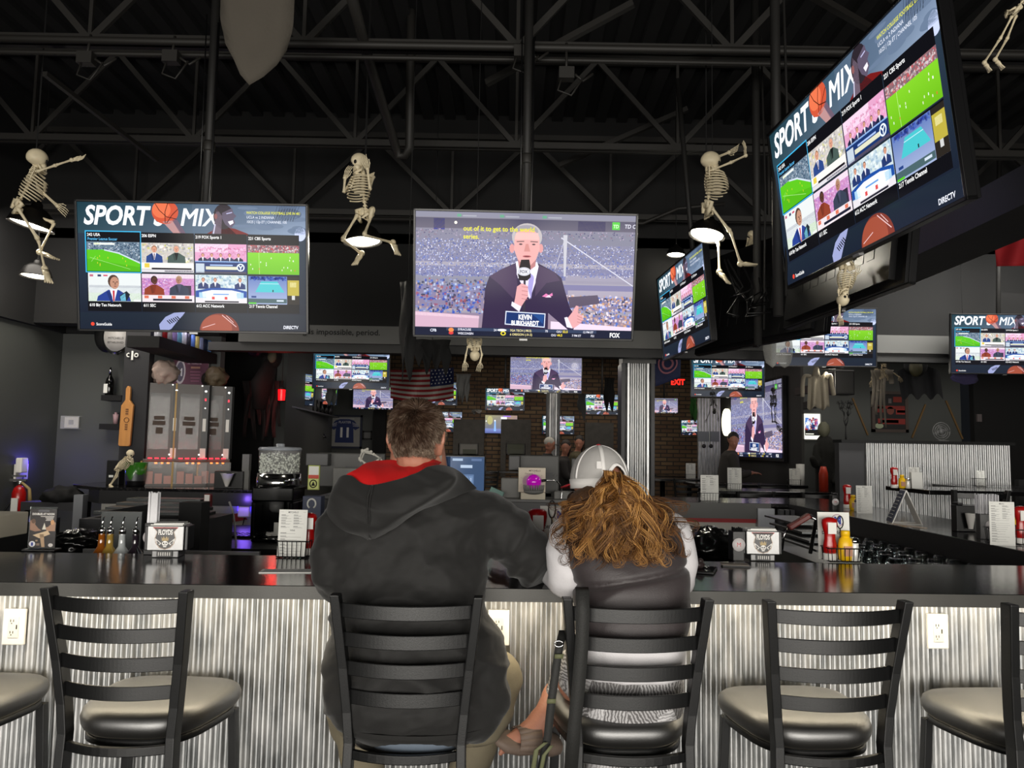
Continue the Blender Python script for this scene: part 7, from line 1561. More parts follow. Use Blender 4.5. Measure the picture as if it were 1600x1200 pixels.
for k in range(9): x = -.108 + k * .018; m.mi = k % 2; m.box((x, .012, .34), (x + .012, .03, .70 + R.uniform(0, .1)))
m.mi = 0; m.build('tickets', [mat('ticket_grey', (.55, .54, .56), .6), mat('ticket_dim', (.34, .33, .35), .6)], cab)
m = MB(); m.box((-.12, -.002, .33), (.05, .0, .85)); m.build('glass_pane', mat('pane', (1, 1, 1), .05, alpha=.12), cab)
m = MB(); m.box((-.09, -.0045, .55), (.02, -.003, .59)); m.box((-.06, -.0045, .47), (.0, -.003, .53)); m.box((-.08, -.0045, .60), (.01, -.003, .635)); m.build('glass_lettering', mat('brown_print', (.22, .15, .10), .6), cab)
m = MB(); m.box((.075, -.008, .24), (.13, .01, .94)); m.build('control_strip', DSTRIP, cab)
m = MB(); m.ell((.1, -.01, .88), (.01, .006, .008), 10, 6); m.ell((.1, -.01, .72), (.005, .004, .005), 8, 6); m.ell((.065, -.01, .93), (.005, .004, .005), 8, 6); m.ell((.065, -.01, .28), (.006, .004, .006), 8, 6); m.build('white_lights', WLED, cab)
m = MB(); m.box((.094, -.012, .79), (.106, -.008, .81)); m.build('red_digit', REDLED, cab)
m = MB(); m.box((.083, -.011, .50), (.112, -.008, .62)); m.build('notice', PAPER, cab); m = MB(); m.box((.07, -.012, .20), (.12, -.008, .34)); m.build('notice', PAPER, cab)
m = MB(); m.box((-.15, -.25, .0), (.13, .0, .02)); m.box((-.15, -.06, .02), (.13, .0, .24)); m.prism([(-.15, .02), (-.15, .20), (-.15, .20)], .001); m.build('tray', GREYF, cab)
m = MB(); m.box((-.14, -.24, .215), (.12, -.04, .222)); m.build('tray_lid', mat('amber_wood', (.35, .20, .12), .5), cab)
m = MB(); m.box((-.15, -.25, .02), (.13, -.246, .215)); m.build('tray_glass', MATS['pane'], cab)
m = MB(); [m.box((-.12 + k * .075, -.23, .02), (-.06 + k * .075, -.12, .13 - .02 * k)) for k in range(3)]; m.build('paper_piles', mat('pink_paper', (.75, .48, .42), .7), cab)
m = MB(); [m.box((-.11 + k * .055, -.10, .242), (-.075 + k * .055, -.06, .25)) for k in range(4)]; m.build('red_buttons', REDLED, cab)
m = MB(); [m.box((-.05 + k * .05, -.235, .20), (-.03 + k * .05, -.22, .212)) for k in range(3)]; m.build('amber_lamps', mat('amber_led', (1, .4, .1), .4, emit=(1, .42, .1), estr=4), cab)
CZ = 1.105
for k, (px, Y, lab) in enumerate(((250, 7.15, None), (297, 7.25, 'tall wood-sided ticket cabinet with a glass front, middle of three on the far counter'), (334, 7.4, 'tall wood-sided ticket cabinet with a glass front, right of three on the far counter'))):
    v = P(px, 750, Y)
    if k == 0: cab.location = (v.x, Y, CZ); cab.rotation_euler = (0, 0, radians(24))
    else: dup(cab, (v.x, Y, CZ), radians(24), lab)
a = P(235, 530, 6.8)
t = thing('shelf', 'thick black shelf of drink cans above the ticket cabinets', 'shelf', (-3.18, 7.2, 2.36)); m = MB(); m.box((-.15, -.62, -.05), (.13, .68, .05)); m.build('board', MATTEBLK, t)
cols = [(.85, .85, .9), (.75, .15, .2), (.8, .78, .85), (.7, .6, .9), (.5, .75, .9), (.9, .9, .95), (.2, .2, .25), (.35, .5, .8), (.8, .75, .45), (.6, .65, .8), (.15, .2, .3), (.4, .6, .85)]
for k, c in enumerate(cols):
    m = MB(); m.lathe([(.028, 0), (.033, .006), (.033, .115), (.027, .125)], 16); o = one(m, 'drink_can', mat('can_%d' % k, c, .25, .2), 'drink can in the row on the black shelf above the cabinets', 'can', 'cans on the shelf above the cabinets'); o.location = (-3.10, 6.66 + k * .10, 2.41)
lamp('shelf_light', 'POINT', (-3.0, 7.2, 2.62), 1.6, (.85, .75, 1), .1)
m = MB(); a = P(192, 600, 7.05); b_ = P(231, 600, 7.05); m.box((a.x, 7.05, 0), (b_.x, 7.15, 2.6)); o = struct(m.build('trim_4', mat('charcoal_board', (.11, .11, .125), .6)))
m = MB(); q = P(207, 555, 7.04); m.box((q.x - .008, 7.035, q.z - .045), (q.x + .008, 7.045, q.z + .04)); m.tube([Vector((q.x + .036 + .016 * cos(a2), 7.04, q.z + .016 * sin(a2))) for a2 in [2 * pi * k / 14 for k in range(15)]], .006, 6); m.tube([Vector((q.x - .036 + .016 * cos(a2), 7.04, q.z + .016 * sin(a2))) for a2 in [radians(60 + 240 * k / 10) for k in range(11)]], .006, 6); one(m, 'wall_symbol', PAPER, 'small white c, bar and ring symbols on the charcoal board', 'wall symbol')
# wooden paddle
t = thing('paddle', 'long wooden paddle hanging on the charcoal board', 'paddle', P(198, 651, 7.0)); k_ = 7.0 / 1200; m = MB()
m.prism([(x * k_, z * k_) for x, z in ((-9, -46), (5, -46), (7, -44), (9, 18), (3, 26), (3, 44), (1, 48), (-2, 48), (-4, 44), (-4, 26), (-10, 17), (-11, -44))], .03); m.build('blade', mat('golden_wood', (.72, .50, .27), .45, 0, .05, 20, var=.12, vscale=5, stretch=(6, 6, 1)), t, bevel=.004)
m = MB(); m.tube([(.0 + .022 * cos(a2), -.002, -.03 + .022 * sin(a2)) for a2 in [2 * pi * k / 16 for k in range(17)]], .003, 6); [m.box((-.012, -.003, z), (.012, 0, z + .012)) for z in (-.10, -.08, -.12, .02, .04, .06)]; m.build('burnt_mark', mat('burnt_brown', (.40, .25, .14), .7), t)
# oval sign
t = thing('wall_sign', 'oval silver-rimmed sign partly hidden by the left television', 'sign', P(184, 526, 7.4)); m = MB(); Rx = Matrix.Rotation(pi / 2, 4, 'X'); m.lathe([(.12, 0), (.145, .01), (.12, .03)], 32, mtx=Rx, sy=1.25); m.build('rim', CHROME, t); m = MB(); m.lathe([(.118, .031), (.118, .034)], 32, mtx=Rx, sy=1.25); m.build('face', mat('sign_face', (.62, .61, .60), .5), t); m = MB(); m.text('ESTABLISHED', 0, -.07, .026, -.036, None, 'CENTER'); m.text('MITCHELLS', 0, -.03, .030, -.036, None, 'CENTER'); m.build('lettering', MATTEBLK, t); m = MB(); m.ell((-.14, .08, .02), (.13, .06, .17), 16, 10); m.build('black_helmet_back', BLACKPL, t)
def wallshelf(px0, px1, py, Y, label): a = P(px0, py, Y); b_ = P(px1, py, Y); m = MB(); m.box((a.x, Y, a.z - .055), (b_.x, 7.9, a.z)); return one(m, 'shelf', MATTEBLK, label, 'shelf'), a.z
_, z = wallshelf(158, 190, 617, 7.7, 'small black block shelf with a dark bottle on the left back wall'); t = thing('liquor_bottle', 'dark liquor bottle with a white label on the small block shelf', 'bottle', (P(171, 610, 7.78).x, 7.78, z)); t.scale = (1.15,) * 3; m = MB(); m.lathe([(.034, 0), (.036, .005), (.036, .12), (.028, .15), (.013, .175), (.012, .20)], 18); m.build('bottle_body', mat('dark_bottle', (.03, .03, .03), .1), t); m = MB(); m.lathe([(.0125, .2), (.013, .22), (.004, .25)], 12); m.build('stopper', CHROME, t); m = MB(); m.box((-.034, -.037, .02), (.0, -.030, .10)); m.build('bottle_label', PAPER, t)
_, z = wallshelf(155, 186, 662, 7.75, 'thin black shelf with a small glass below the bottle shelf'); m = MB(); m.lathe([(.02, 0), (.024, .05), (.028, .10)], 16); m.lathe([(.012, .01), (.014, .12)], 10); o = one(m, 'snow_globe', mat('pale_figure', (.62, .5, .52), .4), 'small pale figure in glass on the thin black shelf', 'ornament'); o.location = (P(181, 650, 7.82).x, 7.82, z)
t = thing('thermostat', 'white thermostat in a clear plastic guard in the left corner', 'thermostat', P(112, 660, 7.88)); m = MB(); m.box((-.07, -.01, -.055), (.07, .01, .055)); m.build('housing', mat('beige_plastic', (.62, .61, .57), .5), t, bevel=.004); m = MB(); m.box((-.025, -.014, -.022), (.025, -.01, .025)); m.build('display', GRAYPL, t); m = MB(); m.box((-.095, -.035, -.062), (.095, -.033, .062)); m.box((-.095, -.035, .062), (.095, .01, .066)); m.box((-.095, -.035, -.066), (.095, .01, -.062)); m.build('guard', MATS['pane'], t)
q = PX(33, 735, -4.64); t = thing('wall_outlet', 'white outlet with a plug-in device glowing blue on the left wall', 'outlet', q); m = MB(); m.box((-.01, -.09, -.10), (.01, .09, .06)); m.build('cover_plate', WHITEPL, t); m = MB(); m.box((.01, -.11, -.02), (.07, -.01, .12)); m.build('device', WHITEPL, t, bevel=.01); m = MB(); m.box((.0, -.0, .02), (.03, .05, .09)); m.build('blue_light', MATS['violet_led'], t); m = MB(); m.tube([(.03, 0, -.05), (.05, -.1, -.2), (.05, -.35, -.42)], .008, 6); m.build('cord', BLACKPL, t)
lamp('blue_glow', 'POINT', q + Vector((.10, .10, .08)), 1.5, (.15, .12, 1), .03)
t = thing('fire_extinguisher', 'red fire extinguisher with a brass horn on the left wall', 'fire extinguisher', (PX(28, 800, -4.5).x, PX(28, 800, -4.5).y, PX(28, 812, -4.5).z)); m = MB(); m.lathe([(.05, 0), (.06, .01), (.06, .24), (.045, .29), (.02, .31)], 20); m.build('cylinder', RED, t); m = MB(); m.lathe([(.02, .31), (.022, .35)], 12); m.box((-.09, -.01, .35), (.06, .01, .37)); m.box((-.07, -.01, .39), (.05, .01, .405)); m.build('valve', CHROME, t); m = MB(); m.tube([(.02, 0, .34), (.09, 0, .28), (.11, 0, .12)], [.012, .014, .02], 8); m.build('horn', mat('tan_rubber', (.60, .52, .34), .6), t); m = MB(); m.box((-.03, -.064, .06), (.03, -.058, .20)); m.build('label_patch', PAPER, t)
m = MB(); m.box((-.14, -.1, 0), (.10, .12, .10)); o = one(m, 'box', mat('cream_board'), 'cream box on the left arm of the bar at the photo\'s left edge', 'box', bevel=.004); o.location = PZ(2, 838, BARH) + Vector((-.06, 0, 0)); o.location.z = BARH
q = PZ(2, 800, BARH); m = MB(); m.lathe([(.035, 0), (.045, .12), (.046, .13)], 18); o = one(m, 'cup', mat('teal_glass', (.45, .62, .58), .3), 'pale teal cup at the left edge behind the cream box', 'cup'); o.location = (-2.86, 4.25, BARH)
# bucket, speaker box, cone cups, bag
q = P(205, 763, 6.78); t = thing('ice_bucket', 'black ice bucket with green slime running down it', 'bucket', (q.x, 6.85, CZ)); m = MB(); m.lathe([(.072, 0), (.078, .01), (.090, .20), (.088, .205)], 28); m.build('bucket', BLACKPL, t)
m = MB(); n = 48; up = []; lo_ = []; R = random.Random(5)
for k in range(n): a2 = 2 * pi * k / n; d_ = .05 + .05 * abs(sin(a2 * 3.5 + 1)) + .05 * abs(sin(a2 * 1.7)); r0 = .0925; r1 = .093 - d_ * .06; up.append((r0 * cos(a2), r0 * sin(a2), .208)); lo_.append((r1 * cos(a2), r1 * sin(a2), .208 - d_))
m.rings([[Vector(v) for v in lo_], [Vector(v) for v in up], [Vector((v[0] * .9, v[1] * .9, .212)) for v in up]], False); m.build('slime', mat('green_slime', (.18, .42, .10), .25, coat=.5), t)
m = MB(); m.lathe([(.0835, .05), (.0885, .14)], 24, cap=False); m.build('silver_print', mat('silver_print', (.35, .36, .37), .3, .6), t)
m = MB(); m.box((-.055, 0, 0), (.06, .12, .22)); t = thing('speaker_box', 'small black box behind the skeleton on the far counter', 'box', (P(175, 750, 6.95).x, 6.95, CZ)); m.build('body', BLACKPL, t, bevel=.004); m = MB(); m.box((-.03, -.003, .07), (.01, 0, .09)); m.build('mark', PAPER, t)
q = P(360, 762, 6.62); t = thing('cup_dispenser', 'black holder with white paper cone cups at the right end of the far counter', 'cups', (-2.45, 6.72, CZ)); m = MB(); m.box((-.13, .02, 0), (.12, .14, .15)); m.build('holder', BLACKPL, t, bevel=.004); m = MB(); m.lathe([(.012, .02), (.055, .13), (.060, .132)], 20, (.0, -.03, 0), cap=False); m.build('cone_cup', WHITEPL, t); m = MB(); m.box((.10, .04, .16), (.16, .10, .30)); m.box((.10, .05, 0), (.16, .09, .16)); m.build('towel_box', mat('pale_grey_plastic'), t)
def mask(label, px, py, Y, k, col, bl, z=None):
    t = thing('rubber_mask', label, 'mask', P(px, py, Y)); 
    if z: t.location.z = z
    m = MB(); m.ell((0, 0, 0), (.10 * k, .13 * k, .10 * k), 24, 16, None, lambda d: 1 + .3 * noise.noise(Vector(d) * 2.6) + .16 * ridged(d, 4.5) - .2 * math.exp(-((d - Vector((.3, -.9, .15))).length / .25) ** 2) - .25 * math.exp(-((d - Vector((.75, -.6, -.5))).length / .3) ** 2)); m.build('face', mat(col[0], col[1], .6, 0, .5, 30), t); m = MB(); m.ell((-.07 * k, .05 * k, -.01 * k), (.10 * k, .10 * k, .085 * k), 16, 10, None, lambda d: 1 + .12 * noise.noise(Vector(d) * 4)); m.build('back_of_head', mat(bl[0], bl[1], .7, 0, .5, 40), t); return t
mask('pale rubber mask with a blood-red scalp on top of the left ticket cabinet', 257, 593, 7.2, 1.05, ('pale_rubber', (.66, .58, .54)), ('blood_red_rubber', (.42, .12, .10)), CZ + 1.04)
mask('brown rubber mask on top of the right ticket cabinet', 337, 608, 7.5, .95, ('brown_rubber', (.32, .27, .20)), ('dark_rubber', (.12, .10, .08)), CZ + 1.03)
S = Scr(.36, 100., 90., .0002); S.layer(0); S.rect(0, 0, 100, 90, (.36, .18, .26), (.42, .28, .36)); S.layer(1); S.ell(20, 42, 15, 32, (.75, .72, .76)); S.layer(2); S.ell(20, 42, 11, 26, (.36, .34, .42)); S.layer(3); S.text('M', 12, 52, 26, (.85, .84, .88), .7, 0, .05); S.text('AIR THERMOSTAT', 40, 22, 8, (.80, .70, .76), .62, 0, .02); S.rect(50, 28, 76, 33, (.70, .52, .45))
for k in range(4): S.rect(48 + k, 40 + k * 8, 78 - k, 43 + k * 8, (.55, .35, .45))
S.text('MITCHELLS', 46, 82, 8, (.80, .70, .76), .7, 0, .02); t = thing('banner', 'purple banner with a white round logo behind the ticket cabinets', 'banner', P(298, 583, 7.84)); o = S.mb.build('banner_print', PRINT, t); o.scale = (1.0, 1, 1.1); m = MB(); m.box((-.18, .001, -.18), (.18, .004, .18)); m.build('cloth', PAPER, t)
t = thing('bag', 'black cloth bag on the end of the far counter', 'bag', P(97, 775, 6.9)); m = MB(); m.ell((0, 0, 0), (.17, .12, .09), 26, 16, None, lambda d: 1 + .25 * noise.noise(Vector(d) * 2)); m.build('bag', MATTEBLK, t); m = MB(); m.box((-.3, -.1, -.12), (.2, .12, -.05)); m.box((-.3, -.1, -1.0), (-.26, .12, -.12)); m.box((.16, -.1, -1.0), (.2, .12, -.12)); m.build('stand', DKGRAYPL, t)
# ------------------------------------------------------------- hanging cloths
def rag(label, px0, px1, py0, py1, Y, c, name='hanging_rag', cat='hanging cloth', jag=.35, strips=7, depth=.05, seed=1, taper=1., cm=None, al=1., hangz=None):
    """ragged cloth that hangs in folds, its lower hem torn into points"""
    R = random.Random(seed); a = P(px0, py0, Y); b_ = P(px1, py1, Y); W = b_.x - a.x; H = a.z - b_.z; m = MB(); nu = strips * 6; nv = 14; cuts = [R.uniform(1 - jag, 1) if strips > 1 else 1 for _ in range(strips)]; mid_ = (a.x + b_.x) / 2
    def f(u, v):
        s_ = min(int(u * strips), strips - 1); fu = u * strips - s_; L = cuts[s_] * (1 - .85 * jag * abs(2 * fu - 1) ** 1.3); x = a.x + W * u; x = mid_ + (x - mid_) * (1 + (taper - 1) * v)
        return Vector((x + .01 * sin(v * 7 + u * 9), Y + depth * sin(u * strips * 2.6 + seed) * (.35 + .65 * v) + depth * .4 * noise.noise(Vector((u * 5, v * 4, seed))), a.z - H * v * L))
    m.grid(f, nu, nv); nm = cm or 'rag_cloth_%d_%d_%d' % tuple(int(q * 100) for q in c); o = one(m, name, mat(nm, c, .9, 0, .2, 60, alpha=al), label, cat, solid=.002)
    if hangz: mm = MB(); mm.tube([((a.x + b_.x) / 2, Y, a.z - .01), ((a.x + b_.x) / 2, Y, hangz)], .003, 5); q = mm.build('cord', MATTEBLK, o)
    return o
m = MB(); Yc = 3.7
rag('large dark grey cloth hanging from the ceiling at top left', 344, 462, -60, 142, Yc, (.30, .28, .25), strips=1, jag=.38, depth=.06, seed=4, taper=.72, hangz=4.75)
rag('tall strip of black cloth between the lettering and the central television', 624, 648, 440, 600, 4.9, (.07, .07, .072), strips=2, jag=.3, seed=2, taper=.7, hangz=4.7)
rag('black torn cloth hanging over the american flag', 648, 702, 530, 603, 6.4, (.055, .055, .06), strips=4, jag=.5, seed=3, hangz=4.7)
rag('pale grey ghost cloth right of the american flag', 712, 735, 584, 636, 10.5, (.42, .42, .41), 'ghost_cloth', strips=3, jag=.4, seed=5, taper=.7, hangz=3.45)
rag('small pale ghost cloth below the first back-room television', 510, 526, 606, 637, 10.5, (.36, .37, .37), 'ghost_cloth', strips=2, jag=.35, seed=6, hangz=3.45)
rag('pale rag hanging left of the far brick wall television', 737, 752, 640, 657, 13, (.38, .37, .36), 'ghost_cloth', strips=2, jag=.7, seed=7, hangz=3.45)
rag('grey shroud hanging before the television left of the corrugated column', 903, 915, 615, 660, 12, (.25, .25, .25), 'ghost_cloth', strips=2, seed=8, hangz=3.45)
rag('black shroud hanging just left of the corrugated column', 944, 960, 590, 660, 11, (.03, .03, .03), strips=2, seed=9, hangz=3.45)
rag('translucent grey gauze veiling the left of a hanging television', 1190, 1241, 500, 580, 6.7, (.55, .55, .53), 'ghost_cloth', strips=2, jag=.12, depth=.03, seed=10, taper=.85, cm='gauze', al=.5, hangz=4.7)
rag('dark blue cloth hanging under the right edge television', 1483, 1531, 582, 602, 7.2, (.16, .14, .26), strips=1, jag=.3, seed=11, hangz=4.7)
rag('green scarf hanging by the narrow angled television', 1078, 1088, 622, 665, 12.5, (.14, .32, .12), strips=2, seed=12, hangz=3.45)
# ghost shirt
t = thing('ghost_shirt', 'pale ghostly shirt with raised sleeves under a hanging television', 'halloween decoration', P(1278, 606, 8.6)); o_ = t.location; m = MB(); q = lambda x, y, d=0: P(x, y, 8.6 + d) - o_
def tf(u, v): x = 1263 + 30 * u + (v * 3 if u > .5 else -v * 1.5); return q(x, 584 + 54 * v + 3 * sin(u * 12), .03 * sin(u * 14) * (.3 + v))
m.grid(tf, 24, 12); m.build('body', mat('ghost_linen', (.55, .52, .46), .9, 0, .3, 50), t, solid=.004); m = MB(); m.tube(cr([q(1266, 588), q(1257, 588), q(1254, 600), q(1254, 620)], 5), .035, 8, True, .6); m.build('sleeve', mat('ghost_linen'), t); m = MB(); m.tube(cr([q(1290, 592), q(1297, 586), q(1300, 604), q(1303, 618)], 5), .035, 8, True, .6); m.build('sleeve', mat('ghost_linen'), t); m = MB(); m.tube([q(1275, 588), q(1276, 572)], [.05, .02], 8); m.tube([q(1276, 572), Vector((0, 0, 3.45 - o_.z))], .003, 5); m.build('neck', mat('ghost_linen'), t)
# hooded reaper with a red lantern
t = thing('reaper_figure', 'hooded black reaper with a skull face and tattered red rags', 'halloween decoration', P(415, 600, 8.3)); o_ = t.location; q = lambda x, y, d=0: P(x, y, 8.3 + d) - o_
m = MB(); m.ell(q(424, 556), (.12, .11, .15), 18, 12); m.tube([q(424, 556), Vector((.06, 0, 3.4 - o_.z))], .01, 6); m.build('hood', MATTEBLK, t); m = MB(); m.ell(q(425, 557, -.09), (.05, .04, .07), 12, 8); m.build('skull_face', mat('dim_bone', (.34, .34, .28), .7), t)
m = MB(); R = random.Random(8)
m.tube([q(424, 560), q(420, 575), q(410, 600), q(406, 640)], [.10, .15, .22, .12], 14, True, .5)
m.build('robe', mat('black_red_cloth', (.07, .03, .03), .9), t)
for k in range(9):
    x = 384 + k * 6.5; m = MB(); y1 = 692 - R.uniform(0, 40); m.grid(lambda u, v: q(x + (u - .5) * 11 * (1 - v * .6) + 2 * sin(v * 5 + k), 595 + (y1 - 595) * v, .03 * sin(v * 6 + k + u * 3)), 3, 10); m.build('rag_strip', mat('dark_red_rag', (.20, .05, .05), .9) if k % 2 else MATS['black_red_cloth'], t, solid=.003)
t = thing('red_lantern', 'glowing red lantern hanging at the reaper\'s side', 'lantern', P(440, 617, 8.1)); m = MB(); m.lathe([(.035, -.06), (.04, .055)], 8, cap=False); m.build('panes', mat('red_pane', (.9, .05, .05), .3, emit=(1, .05, .08), estr=2.2), t); m = MB(); m.ell((0, 0, -.03), (.016, .016, .03), 10, 8); m.build('flame', mat('flame', (1, .6, .2), .5, emit=(1, .6, .15), estr=6), t); m = MB(); m.lathe([(.045, .055), (.02, .09), (.004, .10)], 8); m.lathe([(.044, -.07), (.044, -.06)], 8); m.tube([(0, 0, .1), (0, 0, 1.43)], .003, 5); m.build('frame', MATTEBLK, t)
lamp('red_glow', 'POINT', P(436, 617, 7.98), 1.2, (1, .08, .06), .03)
t = thing('party_light', 'round faceted party light between the left television and the reaper', 'light', P(398, 545, 7.9)); m = MB(); m.smooth = False; m.ell((0, 0, 0), (.085, .085, .085), 14, 9); m.build('ball', mat('faceted_purple', (.35, .25, .38), .15, .9), t); m = MB(); m.tube([(0, 0, .08), (0, 0, 1.0)], .006, 6); m.box((-.16, -.02, .06), (-.10, .02, .10)); m.build('hanger', BLACKPL, t)
# american flag
t = thing('american_flag', 'american flag hung across the back room, stars at its right end', 'flag', P(662, 600, 11.8)); o_ = t.location; m = MB(); N = 13
def ff(x, y): return P(610 + (709 - 610) * x, 578 + (622 - 578) * y - 4 * x * (1 - y) + 5 * sin(x * 3.1) * (.3 + y), 11.8 + .12 * sin(x * 9 + y * 2)) - o_
for j in range(N):
    for i in range(24):
        x0, x1, y0, y1 = i / 24, (i + 1) / 24, j / N, (j + 1) / N; un = x0 >= .62 and j < 7; m.col = (.09, .13, .30) if un else ((.52, .10, .13) if j % 2 == 0 else (.66, .65, .62)); m.face([m.addv(ff(*p)) for p in ((x0, y1), (x1, y1), (x1, y0), (x0, y0))], True)
m.col = (.75, .75, .75)
for r_ in range(5):
    for c_ in range(6): x = .65 + c_ * .058 + (.02 if r_ % 2 else 0); y = .05 + r_ * .1; c = ff(x, y) + Vector((0, -.006, 0)); pp = [c + Vector(((.016 if k % 2 == 0 else .007) * sin(pi * k / 5), 0, (.016 if k % 2 == 0 else .007) * cos(pi * k / 5))) for k in range(10)]; m.face([m.addv(p) for p in pp], False)
m.build('cloth', PRINT, t); [MB().tube([ff(x, 0), Vector((ff(x, 0).x, ff(x, 0).y, 3.45 - o_.z))], .004, 5).build('cord', MATTEBLK, t) for x in (.02, .98)]
def simpleflag(label, pts, Y, c, emb, ec, rev=False):
    t = thing('team_flag', label, 'flag', P(*pts[0], Y)); o_ = t.location; m = MB(); TL, TR, BR, BL = pts
    f = lambda u, v: P((TL[0] * (1 - u) + TR[0] * u) * (1 - v) + (BL[0] * (1 - u) + BR[0] * u) * v, (TL[1] * (1 - u) + TR[1] * u) * (1 - v) + (BL[1] * (1 - u) + BR[1] * u) * v, Y + .05 * sin(u * 6 + v * 2)) - o_
    m.tube([f(.5, 0), Vector((f(.5, 0).x, f(.5, 0).y, 3.45 - o_.z))], .004, 5) if Y > 7 else 0; m.grid(f, 14, 10); m.build('cloth', mat(label[:12].replace(' ', '_'), c, .8), t, solid=.003); m = MB(); emb(m, lambda u, v: f(u, v) + Vector((0, -.012, 0))); m.build('emblem', mat(label[:12].replace(' ', '_') + '_emblem', ec, .8), t); return t
def e1(m, f):
    for r0, r1 in ((.34, .40), (.16, .24)):
        for k in range(24):
            a0, a1 = 2 * pi * k / 24, 2 * pi * (k + 1) / 24; m.poly([f(.5 + r * cos(a_) * .95, .42 + r * sin(a_) * .8) for r, a_ in ((r0, a0), (r1, a0), (r1, a1), (r0, a1))])
simpleflag('dark blue flag with ring emblem behind the small angled television', [(1022, 545), (1064, 550), (1063, 590), (1024, 604)], 9.5, (.13, .16, .30), e1, (.62, .40, .45))
def e2(m, f): m.poly([f(.55, .15), (f(.66, .12)), f(.70, .30), f(.92, .38), f(.9, .6), f(.72, .58), f(.62, .42), f(.55, .35)])
simpleflag('red flag with a pale emblem at the right edge of the photo', [(1552, 356), (1625, 330), (1625, 415), (1557, 416)], 5.2, (.55, .06, .09), e2, (.72, .62, .60))
# ------------------------------------------------------------- back room
def frame(label, px0, px1, py0, py1, Y, fc, S=None, name='picture_frame', cat='picture', lit=None, mat_c=(.6, .6, .6), b=.03):
    a = P(px0, py0, Y); c_ = P(px1, py1, Y); c = (a + c_) / 2; w_, h_ = (c_.x - a.x) / 2, (a.z - c_.z) / 2; t = thing(name, label, cat, (c.x, Y, c.z)); m = MB()
    for p, q in (((-w_, -.02, h_ - b), (w_, .02, h_)), ((-w_, -.02, -h_), (w_, .02, -h_ + b)), ((-w_, -.02, -h_), (-w_ + b, .02, h_)), ((w_ - b, -.02, -h_), (w_, .02, h_))): m.box(p, q)
    m.build('frame', mat('frame_%d%d%d' % tuple(int(q * 99) for q in fc), fc, .5), t); m = MB(); m.box((-w_ + b, -.004, -h_ + b), (w_ - b, .02, h_ - b)); m.build('picture', lit or mat('pic_%d%d%d' % tuple(int(q * 99) for q in mat_c), mat_c, .6), t)
    if S: o = S.mb.build('print', PRINT, t); o.location = (0, -.006, 0); o.scale = ((w_ - b) * 2 / (S.W * S.k), 1, (h_ - b) * 2 / (S.H * S.k))
    return t
S = Scr(1, 100., 112., .002); S.layer(0); S.rect(0, 0, 100, 112, (.55, .55, .54)); S.layer(1); S.poly([(20, 14), (36, 8), (64, 8), (80, 14), (98, 40), (84, 50), (78, 44), (80, 98), (20, 98), (22, 44), (16, 50), (2, 40)], (.13, .18, .36)); S.layer(2)
for sg in (0, 1):
    for k in range(3): S.line(*((6 + k * 2, 36 - k * 4, 24 + k * 1, 34 - k * 6) if sg == 0 else (94 - k * 2, 36 - k * 4, 76 - k, 34 - k * 6)), 1.6, (.75, .75, .75))
S.text('PLAXTER', 50, 24, 12, (.7, .7, .72), .8, 0, .02, 'CENTER'); S.text('11', 50, 76, 50, (.82, .82, .82), .8, 0, .04, 'CENTER'); S.rect(20, 6, 80, 8, (.7, .7, .7))
frame('framed blue football jersey number 11 on the grey far wall', 512, 565, 648, 701, 15.975, (.08, .11, .20), S, 'jersey_frame', 'framed jersey', b=.04)
S = Scr(1, 100., 115., .002); S.layer(0); S.rect(0, 0, 100, 115, (.10, .09, .09)); S.layer(1); S.rect(0, 38, 100, 48, (.45, .12, .10)); S.rect(0, 40, 30, 60, (.42, .12, .10)); S.rect(70, 48, 100, 66, (.5, .14, .12)); S.rect(74, 52, 100, 60, (.6, .57, .55)); S.rect(10, 80, 100, 98, (.48, .14, .12)); S.rect(22, 84, 78, 94, (.6, .57, .55)); S.ell(52, 54, 12, 13, (.42, .22, .18)); S.rect(62, 8, 90, 26, (.45, .14, .10)); S.rect(46, 14, 56, 30, (.35, .33, .33)); S.ell(14, 104, 14, 9, (.55, .58, .48))
frame('framed black and red striped jersey on the right back wall', 1361, 1419, 611, 676, 10.475, (.26, .22, .20), S, 'jersey_frame', 'framed jersey', b=.04)
frame('small black frame of two badges right of the blue jersey', 567, 581, 673, 687, 15.975, (.06, .06, .06), None, mat_c=(.40, .40, .40)); frame('small pale picture under the black lamp on the side wall', 478, 493, 684, 702, 13.4, (.07, .07, .07), None, mat_c=(.42, .41, .37)); frame('small pale picture left of the other one on the side wall', 458, 472, 684, 704, 11.8, (.07, .07, .07), None, mat_c=(.36, .36, .35))
for px, py, Y, lab in ((483, 678, 13.0, 'small black lamp above the right pale picture on the side wall'), (503, 679, 14.2, 'small black lamp left of the blue jersey')):
    t = thing('wall_lamp', lab, 'lamp', P(px, py, Y)); m = MB(); m.lathe([(.09, -.06), (.07, -.02), (.02, .04)], 16, cap=False); m.build('shade', BLACKPL, t, solid=.003); m = MB(); m.tube([(0, 0, .04), (0, 0, .6)], .006, 5); m.build('stem', BLACKPL, t)
t = thing('shelf', 'steel shelf running along the side wall under the angled televisions', 'shelf', (0, 0, 0)); m = MB(); m.beam(P(432, 633, 9.5), P(520, 652, 15), .25, .02); m.build('board', STEEL, t)
for k in range(10): q = P(432, 633, 9.5).lerp(P(520, 652, 15), k / 10); m = MB(); m.lathe([(.05, 0), (.05, .1), (.02, .22)], 8, q + Vector((0, 0, .01))); one(m, 'bottle', BLACKPL, 'dark bottle on the steel shelf under the angled televisions', 'bottle', 'dark bottles on the steel shelf')
